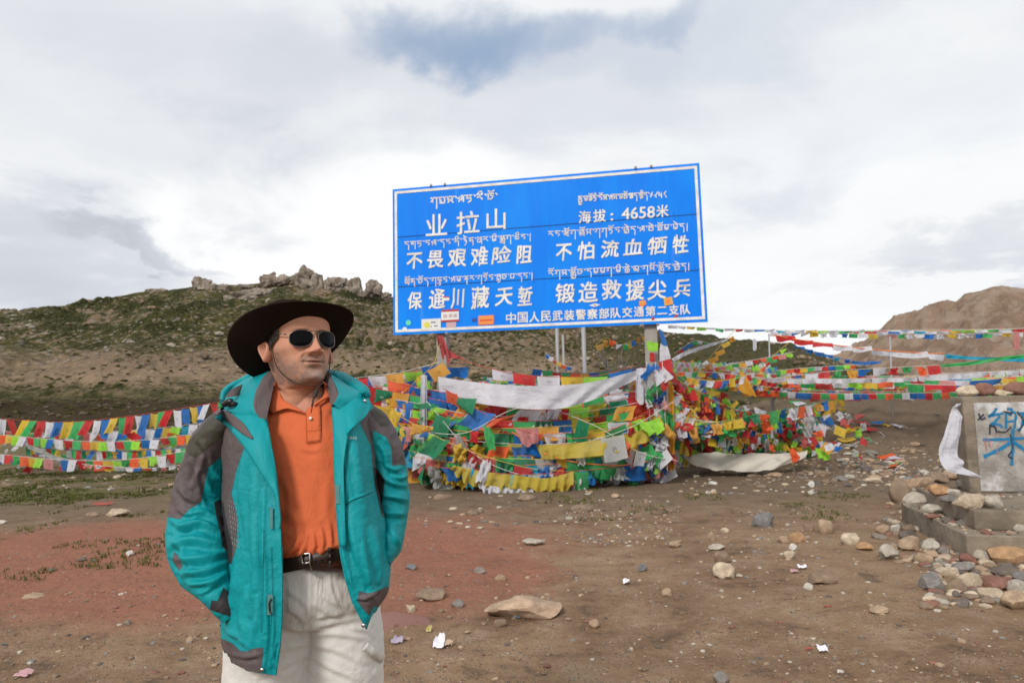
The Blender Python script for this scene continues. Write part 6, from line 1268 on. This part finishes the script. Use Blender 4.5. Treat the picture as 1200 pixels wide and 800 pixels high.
# collar: grey lining inside, teal outside
Cc = [[(311, 494, -.100), (310, 493, -.104), (308.5, 496, -.104), (300, 500, -.098)], [(315, 479, -.080), (303, 482, -.094), (297, 481, -.094), (280, 487, -.070)], [(319, 462, -.050), (303, 464, -.072), (294.5, 472, -.078), (263, 478, -.030)], [(323, 447, -.015), (311, 449, -.04), (299, 455, -.045), (266, 464, .02)],
      [(327, 438, .03), (321, 437, .01), (308, 441, .005), (279, 450, .06)], [(336, 431, .09), (330, 428, .085), (324, 431, .09), (300, 440, .14)], [(354, 428, .13), (354, 424, .135), (354, 427, .16), (352, 440, .22)],
      [(373, 433, .09), (378, 431, .085), (383, 436, .09), (398, 446, .14)], [(380, 442, .02), (385, 440, .005), (391, 446, .0), (414, 455, .05)], [(384, 455, -.035), (391, 452, -.055), (398, 460, -.06), (424, 462, -.01)], [(386.5, 466, -.07), (392, 466, -.085), (397.5, 466, -.088), (420, 472, -.05)], [(388, 476, -.095), (389.5, 475, -.1), (391, 474, -.102), (398, 480, -.095)]]
Cc = np.array(Cc, float); g_ = cr(Cc, 130); g_ = cr(g_.transpose(1, 0, 2), 46).transpose(1, 0, 2); v = atv(g_); v = v+(fbm(v[..., 0]*18, v[..., 2]*18, v[..., 1]*18, 4)*.004)[..., None]*np.array([0, -1, .3])
o_ = pm('collar', v.reshape(-1, 3), gridfaces(46, 130), jk, [greym, tealm], local=False); o_.data.transform(Matrix.Translation(-MAN.location)); o_.data.polygons.foreach_set('material_index', [(1 if (i % 45) >= 27 else 0) for i in range(len(o_.data.polygons))])
sd = o_.modifiers.new('th', 'SOLIDIFY'); sd.thickness = .0035; sd.offset = 0
# rolled hood bulk behind the collar
hv, hf = tubev([(262, 474, .05), (268, 462, .075), (284, 452, .11), (305, 443, .15), (352, 436, .20), (398, 444, .15), (420, 455, .08), (428, 462, .04)], [4, 7, 9, 9, 9, 9, 7, 4], [.02, .035, .045, .05, .05, .05, .035, .02], 40, 120); hf = hf
o_ = pm('hood', hv+np.array([0, 0, 1])*(fbm(hv[:, 0]*25, hv[:, 2]*25, hv[:, 1]*25, 3)*.006)[:, None], hf, jk, tealm, local=False); o_.data.transform(Matrix.Translation(-MAN.location))
pt = atv(np.array([[(272.5, 466, .0), (280, 456.5, .01), (293, 450.5, .03)], [(274, 466, .0), (283, 461, .008), (291, 457, .028)], [(276, 465.5, .0), (285, 464.5, .008), (289, 463.5, .025)]])); o_ = pm('hood_slot', (cr(cr(pt, 8).transpose(1, 0, 2), 12)-np.array([0, .05, 0])).reshape(-1, 3), gridfaces(8, 12), jk, greym, local=False); o_.data.transform(Matrix.Translation(-MAN.location))
def pxtube(name, pts, r, mat_, parent, n=30):
    P = cr(atv(np.array(pts, float)), n); mb = MB(); mb.tube([Vector(q) for q in P], r, 7); o = mb.build(name, mat_, None); o.data.transform(Matrix.Translation(-MAN.location)); o.parent = parent; return o
pxtube('cord_loop', [(266, 473, -.05), (258, 477, -.06), (250, 476.5, -.06), (248, 471, -.06), (252, 467, -.06), (259, 468.5, -.06), (266, 472, -.05)], .0011, blk, jk)
pxtube('toggle', [(263, 473.5, -.05), (268, 470.5, -.06), (272, 470.5, -.06)], .009, blk, jk); pxtube('toggle', [(268, 474.5, -.055), (273, 473, -.06), (277, 473.5, -.05)], .0065, blk, jk)
pxtube('cord_loop', [(386.5, 439, .0), (389, 433, .0), (395, 429.5, .0), (400.5, 429, .0), (399, 431, .0), (393, 433.5, .0), (388, 440, .0)], .0009, blk, jk); pxtube('toggle', [(386, 437, .0), (387, 443, .0)], .0034, blk, jk)
pxtube('hem_cord', [(269, 777, -.03), (268, 784, -.03), (266, 786, -.02)], .003, blk, jk); pxtube('hem_cord', [(259.5, 729, -.01), (258, 733, -.01)], .002, blk, jk)

# --- head
YAW = R(43); PIT = R(2.5)
fwdv = np.array([math.sin(YAW)*math.cos(PIT), -math.cos(YAW)*math.cos(PIT), math.sin(PIT)]); xv = np.array([math.cos(YAW), math.sin(YAW), 0]); upv = np.cross(xv, -fwdv); upv /= np.linalg.norm(upv)
HC = np.array(PMn(348, 400.5, .02)); S = 1.04
def H(x, y, z): return HC+S*(np.multiply.outer(x, xv)+np.multiply.outer(-np.asarray(y), fwdv)+np.multiply.outer(z, upv))   # y > 0 is backward
sec = np.array([ # z, forward, back, half width, flatness
 [-.200, .052, .060, .068, 1.0], [-.170, .046, .054, .054, 1.0], [-.145, .046, .052, .0505, 1.0], [-.128, .052, .052, .0500, 1.0], [-.1215, .074, .053, .0505, 1.0], [-.115, .0870, .054, .0515, .95], [-.105, .0950, .055, .0545, .90], [-.090, .0980, .058, .0595, .87], [-.070, .0960, .062, .0655, .86],
 [-.050, .0955, .072, .0710, .86], [-.030, .0950, .094, .0780, .85], [-.010, .0925, .098, .0790, .86], [.010, .0920, .101, .0785, .86], [.030, .0945, .103, .0780, .86], [.055, .0930, .103, .0770, .87], [.068, .0800, .090, .0700, .9], [.080, .058, .070, .056, .95], [.088, .034, .045, .038, 1], [.092, .008, .015, .012, 1]])
nz, nt_ = 330, 300; zz_ = np.interp(np.linspace(0, 1, nz), np.linspace(0, 1, 12), np.r_[-.2, -.165, -.135, -.118, -.098, -.075, -.05, -.025, .0, .04, .072, .092])
SE = np.stack([np.interp(zz_, sec[:, 0], sec[:, k]) for k in range(1, 5)], -1); ker = np.exp(-np.linspace(-2, 2, 15)**2); ker /= ker.sum()
SE = np.stack([np.convolve(np.pad(SE[:, k], 7, mode='edge'), ker, 'valid') for k in range(4)], -1)
ph = np.linspace(0, 2*np.pi, nt_, endpoint=False); s_, c_ = np.sin(ph), np.cos(ph)
X = SE[:, 2:3]*np.sign(c_)*np.abs(c_)**SE[:, 3:4]; Yh = np.where(s_[None] > 0, -SE[:, 0:1], SE[:, 1:2])*np.abs(s_)[None]**SE[:, 3:4]; Z = zz_[:, None]+0*X
Yh = Yh+np.where(Z < -.12, .012*np.clip((-.12-Z)/.05, 0, 1), 0)
frt = np.clip(-Yh/.05, 0, 1)
g = lambda x, z, x0, z0, sx_, sz_: np.exp(-((x-x0)/sx_)**2-((z-z0)/sz_)**2)
def gs2(x, z, x0, z0, a, b): return g(x, z, x0, z0, a, b)+g(x, z, -x0, z0, a, b)
D = np.zeros_like(X)
nz_r = np.interp(Z, [-.051, -.0455, -.039, -.032, -.023, -.010, .006, .016, .028], [0, .006, .0225, .0285, .0255, .0180, .0105, .0055, 0]); nw = np.interp(Z, [-.045, -.032, -.012, .01], [.0155, .0145, .0105, .0085])
D += nz_r*np.exp(-(np.abs(X)/nw)**2.2)
D += .0135*gs2(X, Z, .0175, -.0380, .0068, .0070); D -= .007*gs2(X, Z, .0085, -.0465, .0045, .0030); D += .004*g(X, Z, 0, -.034, .009, .006)
D += -.0075*gs2(X, Z, .032, .003, .016, .012)+.0045*gs2(X, Z, .030, .022, .022, .007)+.005*gs2(X, Z, .047, -.020, .018, .015)
D += .0055*g(X, Z, 0, -.060, .027, .018)+.0038*g(X, Z, 0, -.0590, .020, .0036)+.0050*g(X, Z, 0, -.0695, .017, .0045)-.0055*g(X, Z, 0, -.0640+.9*X*X/.024*.03, .025, .0017)-.0040*gs2(X, Z, .0265, -.0635, .0045, .005)
D += -.0045*g(X, Z, 0, -.0800, .018, .0055)+.0080*g(X, Z, 0, -.100, .020, .012)-.0012*g(X, Z, 0, -.053, .003, .004)
xl = np.abs(X)-(.022+(-.040-Z)*.55); D += -.0020*np.exp(-(xl/.0050)**2)*np.exp(-((Z+.046)/.013)**2)+.002*np.exp(-((xl-.007)/.006)**2)*np.exp(-((Z+.044)/.014)**2)
D += .003*gs2(X, Z, .05, -.075, .016, .018)
Yh = Yh-D*frt; V0 = H(X, Yh, Z).reshape(-1, 3); F0 = gridfaces(nt_, nz, True).tolist(); F0.append([(nz-1)*nt_+k for k in range(nt_)])
bumpn = fbm(X*60, Yh*60, Z*60, 3)*.0006; V0 = V0-np.outer((bumpn*frt).ravel(), fwdv)*-1
# ears
def ear(sd):
    na, nr = 40, 14; A = np.linspace(0, 2*np.pi, na, endpoint=False); vs = []; 
    prof = [(.0, .004), (.25, .002), (.45, .003), (.62, .006), (.75, .012), (.86, .016), (.95, .0155), (1.0, .012), (1.0, .006), (.92, .001), (.75, -.003), (.5, -.008), (.2, -.012), (0., -.012)]
    for rr_, h in prof:
        sc_ = .0275; wd = .0135+.0025*np.sin(A); yy = np.cos(A)*wd*rr_; zz2 = np.sin(A)*sc_*rr_
        conch = 0 if h < .01 else .0; vs.append(np.stack([np.full(na, 0.0)+h+.28*(yy+.012)+.004*np.sin(A*2)*rr_, yy, zz2], -1))
    P = np.concatenate(vs); P = P@np.array(Matrix.Rotation(R(-12), 3, 'X')).T; x_ = sd*(.0765+P[:, 0]); return H(x_, -.004+P[:, 1], -.031+P[:, 2]), gridfaces(na, nr, True).tolist()
eL, ef = ear(-1); eR, _ = ear(1)
# colour masks in head space
Xf, Yf, Zf = X.ravel(), Yh.ravel(), Z.ravel(); fr_ = frt.ravel(); nb = fbm(Xf*90, Zf*90, Yf*60, 3)
must = (g(Xf, Zf, 0, -.0530, .026, .0058)*.9+gs2(Xf, Zf, .027, -.0600, .006, .009)*.6)*fr_
goat = (g(Xf, Zf, .0, -.0810, .010, .005)*.6+g(Xf, Zf, 0, -.106, .034, .014)*.95)*fr_
jaw = ss(-.045, -.075, Zf)*ss(-.128, -.112, Zf)*ss(.04, -.02, Yf)*.45+ss(.0, -.07, Zf)*ss(-.02, -.07, Zf+.05)*0+np.exp(-((np.abs(Xf)-.07)/.012)**2)*ss(-.01, -.04, Zf)*ss(-.12, -.09, Zf)*.45
beard = np.clip((must*1.1+goat*1.1+jaw*1.6)*(1+nb*.9), 0, 1); lips = (g(Xf, Zf, 0, -.0645, .022, .0058)*fr_)**1.0
greyb = g(Xf, Zf, .012, -.098, .03, .012)*fr_
# body under the clothes: torso, arms with hands in the pockets, legs, feet
bp_ = [tubev([(353, 452, .05), (352, 500, .05), (355, 560, .05), (358, 640, .04), (360, 700, .04)], [30, 60, 62, 58, 58], [.06, .085, .10, .11, .11], 28, 30)]
bp_.append(tubev([(290, 492, .05), (252, 530, .05), (240, 580, .055), (236, 625, .02), (246, 668, -.04), (266, 700, -.07)], [16, 15, 13, 12, 10, 8], [.045, .045, .04, .036, .03, .022], 24, 40))
bp_.append(tubev([(412, 490, .05), (446, 525, .05), (458, 570, .05), (460, 610, .03), (455, 640, -.02), (448, 662, -.05)], [14, 14, 12, 11, 9, 7], [.045, .045, .04, .036, .03, .022], 24, 40))
for (c, rx, ry) in LEGS: bp_.append(tubev([(a, b, d) for a, b, d in c], [q*.72 for q in rx], [q*.75 for q in ry], 24, 40))
for hx, hy, hd, sgn in ((286, 714, -.115, 1), (436, 672, -.08, -1)):
    bp_.append(tubev([(hx-6*sgn, hy-12, hd), (hx, hy, hd), (hx+5*sgn, hy+14, hd)], [9, 16, 15], [.016, .018, .014], 16, 12))
    for k, L in enumerate((24, 28, 26, 20)): bp_.append(tubev([(hx+5*sgn+(k-1.5)*7, hy+12, hd), (hx+8*sgn+(k-1.5)*7.5, hy+12+L*.6, hd-.006), (hx+9*sgn+(k-1.5)*7.2, hy+12+L, hd-.002)], [4, 3.7, 3], [.0095, .009, .007], 10, 10))
    bp_.append(tubev([(hx+8*sgn, hy-6, hd-.01), (hx+18*sgn, hy+4, hd-.02), (hx+22*sgn, hy+15, hd-.02)], [5, 4.4, 3.4], [.011, .010, .008], 10, 10))
bv_, bf_ = remesh(bp_, .009, 2); bf_ = bf_.tolist()
V_all = np.concatenate([V0, eL, eR, bv_]); F_all = F0+[[k+len(V0) for k in q] for q in ef]+[[k+len(V0)+len(eL) for k in q] for q in ef]+[[k+len(V0)+2*len(eL) for k in q] for q in bf_]
body = pm('body', V_all, F_all, MAN, None); z0_ = np.zeros(len(V_all)-len(V0))
fattr(body, 'beard', np.r_[beard, z0_]); fattr(body, 'lips', np.r_[lips, z0_]); fattr(body, 'mline', np.r_[g(Xf, Zf, 0, -.0640, .024, .0015)*fr_, z0_]); fattr(body, 'greyb', np.r_[greyb, z0_])
blush = gs2(Xf, Zf, .045, -.02, .02, .016)*.6+g(Xf, Zf, 0, -.03, .016, .012)*.8; fattr(body, 'blush', np.r_[blush*fr_, z0_+.3])
m, t = newmat('skin', .52, .35); co = t.coord(); a = t.noise(co, 12, 5, .6); b = t.noise(co, 220, 3, .7); k = t.mix(a, (.47, .205, .12), (.66, .335, .22)); k = t.mix(t.attr('blush')*.45, k, (.56, .20, .14)); k = t.mix(t.attr('lips').step(.25, .8)*.65, k, (.36, .125, .10)); k = t.mix(t.attr('mline')*.8, k, (.10, .035, .03))
hairf = t.noise(co, 330, 3, .75).step(.40, .60); be = t.attr('beard'); k = t.mix((be*(hairf*.7+.42)).mn(1)*.88, k, t.mix(t.attr('greyb').mx(hairf*.35), (.075, .055, .045), (.36, .34, .33))); k = t.mix(t.noise(co, 130, 4, .75).step(.45, .8)*.42, k, (.34, .14, .09)); setc(t, k)
t.b.inputs['Subsurface Weight'].default_value = .08; t.b.inputs['Subsurface Radius'].default_value = (.012, .004, .002); t.b.inputs['Subsurface Scale'].default_value = 1.0
t.L(t.bump(b+be*hairf*1.5, .35, .0012), t.b.inputs['Normal']); body.data.materials.append(m)
# hair: short, black, shows at the temple
hm_ = ((Zf > .030) & (Yf > -.050)) | ((Zf > .066) & (Yf > -.085)) | ((Yf > -.030) & (Zf > -.004+.0*Yf)) | ((Yf > .035) & (Zf > -.055)) | ((Yf > -.050) & (Yf < .03) & (Zf > .000-.90*(Yf+.050)) & (Zf > -.040) & (np.abs(Xf) > .05)) | (Zf > .078)
no = normals(V0, np.array(F0[:-1])); no = no if np.median(((V0-HC)*no).sum(1)) > 0 else -no; hv_ = V0+no*(.0065+.0025*fbm(Xf*160, Zf*50, Yf*160, 3))[:, None]; fa = np.array(F0[:-1]); kf = hm_[fa].all(1)
hairm, t = newmat('black hair', .45, .4); co = t.coord(); a = t.noise(t.scale(co, (1, 1, .2)), 300, 3, .6); setc(t, t.mix(a, (.008, .007, .007), (.035, .03, .028))); t.L(t.bump(a, 1, .002), t.b.inputs['Normal'])
pm('hair', hv_, fa[kf], MAN, hairm)
# eyes and brows behind the lenses
eye = simple('eye white', (.6, .57, .52), .3); iris = simple('iris', (.03, .018, .012), .2)
for sd_ in (-1, 1):
    u_, w_ = np.meshgrid(np.linspace(0, np.pi, 12), np.linspace(0, 2*np.pi, 16, endpoint=False)); P = H(sd_*.032+.012*np.sin(u_).ravel()*np.cos(w_).ravel(), -.0800-.012*np.cos(u_).ravel(), .002+.008*np.sin(u_).ravel()*np.sin(w_).ravel()); pm('eye', P, gridfaces(12, 16).tolist(), MAN, eye)
for sd_ in (-1, 1):
    P = np.array([H(sd_*x_, -(.0945-.0042*(x_/.03)**2), .0150+.003*math.sin((x_-.014)/.034*3.1)) for x_ in np.linspace(.014, .048, 10)]); mb = MB(); mb.tube([Vector(q) for q in P], [.0012, .0026, .0028, .0028, .0028, .0026, .0022, .0018, .0014, .001], 6); mb.build('eyebrow', hairm, MAN)
# --- sunglasses
gl = newmat('black lens', .04, .6)[0]; gb = gl.node_tree.nodes['Principled BSDF']; gb.inputs['Base Color'].default_value = (.003, .003, .004, 1); gb.inputs['Specular IOR Level'].default_value = .07; gb.inputs['Roughness'].default_value = .10
metal = simple('gunmetal', (.20, .19, .18), .3, .5, 1)
SG = [None]
def lensout(sd_, n=40):
    pts = []
    for k in range(n):
        a = 2*math.pi*k/n; ca, sa = math.cos(a), math.sin(a); rx = .0278; rz = .0235 if sa < 0 else .0190; x_ = rx*np.sign(ca)*abs(ca)**.86; z_ = rz*np.sign(sa)*abs(sa)**.86
        if sa < 0: x_ += (.0035)*abs(sa)*1.0 *1
        z_ -= .0025*(ca if ca > 0 else 0)*0; pts.append((x_, z_))
    return [(sd_*(.0345+x_), z_-.003) for x_, z_ in pts]
def lensy(x_, z_): return -(.1065-.55*abs(x_)**2*9-.0*z_) - .18*z_*.0
sgroot = bpy.data.objects.new('sunglasses', None); COL.objects.link(sgroot); sgroot.parent = MAN
def hb(name, V_, F_, m_): o = pm(name, V_, F_, None, m_); o.data.transform(Matrix.Translation(-MAN.location)); o.parent = sgroot; return o
for sd_ in (-1, 1):
    oc = np.array(lensout(sd_)); c0 = oc.mean(0); V_ = []; F_ = []; nr = 7
    for j in range(nr):
        q = j/(nr-1)
        for x_, z_ in oc: xx, zq = c0[0]+(x_-c0[0])*q, c0[1]+(z_-c0[1])*q; V_.append(H(xx, lensy(xx, zq)-.0022*(1-q*q), zq))
    hb('lens', np.array(V_), gridfaces(40, nr, True).tolist(), gl)
    mb = MB(); P = [Vector(H(x_, lensy(x_, z_)-.0005, z_)) for x_, z_ in oc]; mb.tube(P+[P[0], P[1]], .0012, 7, 0, False); hb('rim', mb.v, [list(q) for q in mb.f], metal)
    mb = MB(); mb.tube([Vector(H(sd_*x_, y_, z_)) for x_, y_, z_ in ((.0640, -.076, .006), (.0720, -.070, .0085), (.0785, -.055, .009), (.0835, -.02, .008), (.0840, .004, .004), (.079, .018, -.006))], [.0016, .0016, .0014, .0014, .0018, .0018], 7); hb('temple_arm', mb.v, [list(q) for q in mb.f], metal)
mb = MB(); mb.tube([Vector(H(x_, -.1065+.9*x_*x_, .0135)) for x_ in np.linspace(-.021, .021, 7)], .0011, 6); mb.tube([Vector(H(x_, -.1100+3*x_*x_, .0045+.0025*math.cos(x_*160))) for x_ in np.linspace(-.0075, .0075, 7)], .0013, 6); hb('bridge', mb.v, [list(q) for q in mb.f], metal)
# --- hat
N_ = np.array([-.41, .41, .80]); N_ /= np.linalg.norm(N_); Fh = np.array([.73, -.68, 0]); Fh -= N_*(Fh@N_); Fh /= np.linalg.norm(Fh); Sh = np.cross(Fh, N_); Sh = Sh if Sh[0] > 0 else -Sh
HCt = np.array(PMn(345.5, 401.5, .01))
felt, t = newmat('dark brown felt', 1.0, .0); co = t.coord(); a = t.noise(co, 10, 5, .6); setc(t, t.mix(a, (.015, .0100, .0085), (.030, .0205, .0170))); t.L(t.bump(t.noise(co, 300, 3, .7), .4, .001), t.b.inputs['Normal'])
def HP(s, f_, h): return HCt+np.multiply.outer(s, Sh)+np.multiply.outer(f_, Fh)+np.multiply.outer(h, N_)
na, nr = 120, 22; A = np.linspace(0, 2*np.pi, na, endpoint=False); V_ = []
for j in range(nr):
    q = j/(nr-1); ra = .083+(.172-.083)*q; rb = .101+(np.where(np.sin(A) > 0, .178, .155)-.101)*q; curl = .034*q**1.8*np.abs(np.cos(A))**2-.014*q**1.5*np.abs(np.sin(A))**2; V_.append(HP(ra*np.cos(A), rb*np.sin(A), curl))
for j in range(1, nr):                                   # top side of the brim
    q = 1-j/(nr-1); ra = .083+(.172-.083)*q; rb = .101+(np.where(np.sin(A) > 0, .178, .155)-.101)*q; curl = .034*q**1.8*np.abs(np.cos(A))**2-.014*q**1.5*np.abs(np.sin(A))**2+.0035; V_.append(HP(ra*np.cos(A), rb*np.sin(A), curl))
hat = bpy.data.objects.new('hat', None); COL.objects.link(hat); hat.parent = MAN
def hh(name, V_, F_, m_): o = pm(name, V_, F_, None, m_); o.data.transform(Matrix.Translation(-MAN.location)); o.parent = hat; return o
hh('brim', np.concatenate(V_), gridfaces(na, 2*nr-1, True).tolist(), felt)
V_ = []; hs_ = [(0, 1.0), (.02, .99), (.05, .95), (.08, .90), (.105, .84), (.118, .76), (.122, .62), (.119, .45), (.110, .25), (.105, .02)]
hp = cr(np.array(hs_), 40); hp[:, 0] *= .98
for h, r in hp:
    pin = 1-.50*np.exp(-((A-np.pi/2)/.9)**2)*min(1, h/.05); dent = -.018*np.exp(-(np.cos(A)*r/.35)**2)*(r < .9)*ss(.1, .118, h if r > .8 else .12)
    fs_ = 1-.22*np.clip(np.sin(A), 0, 1)*min(1, h/.06); V_.append(HP(.083*r*np.cos(A)*pin, .101*r*np.sin(A)*fs_, h+dent*(1-.0*r)))
hh('crown', np.concatenate(V_), gridfaces(na, 40, True).tolist(), felt)
V_ = [HP(.0845*np.cos(A), .1025*np.sin(A), h+0*A) for h in (.003, .006, .022, .025)]; V_[1] = HP(.0855*np.cos(A), .1035*np.sin(A), .006+0*A); V_[2] = HP(.0850*np.cos(A), .1030*np.sin(A), .022+0*A); hh('hat_band', np.concatenate(V_), gridfaces(na, 4, True).tolist(), felt)
# chin cord with its toggle
CP = [(-.0790, -.012, .045), (-.0815, -.022, .005), (-.0800, -.030, -.035), (-.0720, -.040, -.075), (-.050, -.066, -.108), (-.022, -.088, -.1225), (.008, -.0965, -.1225), (.030, -.090, -.116), (.052, -.066, -.100), (.072, -.040, -.070), (.0810, -.028, -.035), (.0820, -.02, .005), (.080, -.012, .04)]
Pc = cr(np.array([H(*q) for q in CP]), 70); mb = MB(); mb.tube([Vector(q) for q in Pc], .0015, 6); o_ = mb.build('chin_cord', browncord, None); o_.data.transform(Matrix.Translation(-MAN.location)); o_.parent = hat
e0 = projv(H(.018, -.096, -.121)[None])[0]
pxtube('chin_cord', [(e0[0], e0[1], -.085), (371, 456, -.088), (368, 468, -.092), (366, 476, -.100), (364.5, 483.5, -.108)], .0014, browncord, hat); pxtube('chin_cord', [(e0[0], e0[1], -.085), (369.5, 456, -.088), (366.5, 468, -.092), (365, 476, -.100)], .0012, browncord, hat)
pxtube('toggle', [(371.3, 456.5, -.092), (369, 465, -.094)], .0048, blk, hat)
# shoes, out of the frame but there
shoem = simple('brown leather shoe', (.06, .035, .022), .5, .4, 0, .3, 20)
for (c, rx, ry) in LEGS:
    q = at(c[-1][0], c[-1][1], MD+c[-1][2]); zf = gz(q.x, q.y); v, f = ICO[4]; v = v.copy(); v = v*np.array([.052, .145, .055]); v[:, 2] = np.maximum(v[:, 2], -.02)+.02+.035*np.clip(v[:, 1]/.14, 0, 1); v[:, 1] -= .06; v[:, 0] *= 1+.15*np.clip(-v[:, 1]/.14, 0, 1)
    o_ = pm('shoe', v+np.array([q.x, q.y, zf+.005]), f, MAN, shoem)
bpy.context.view_layer.update()
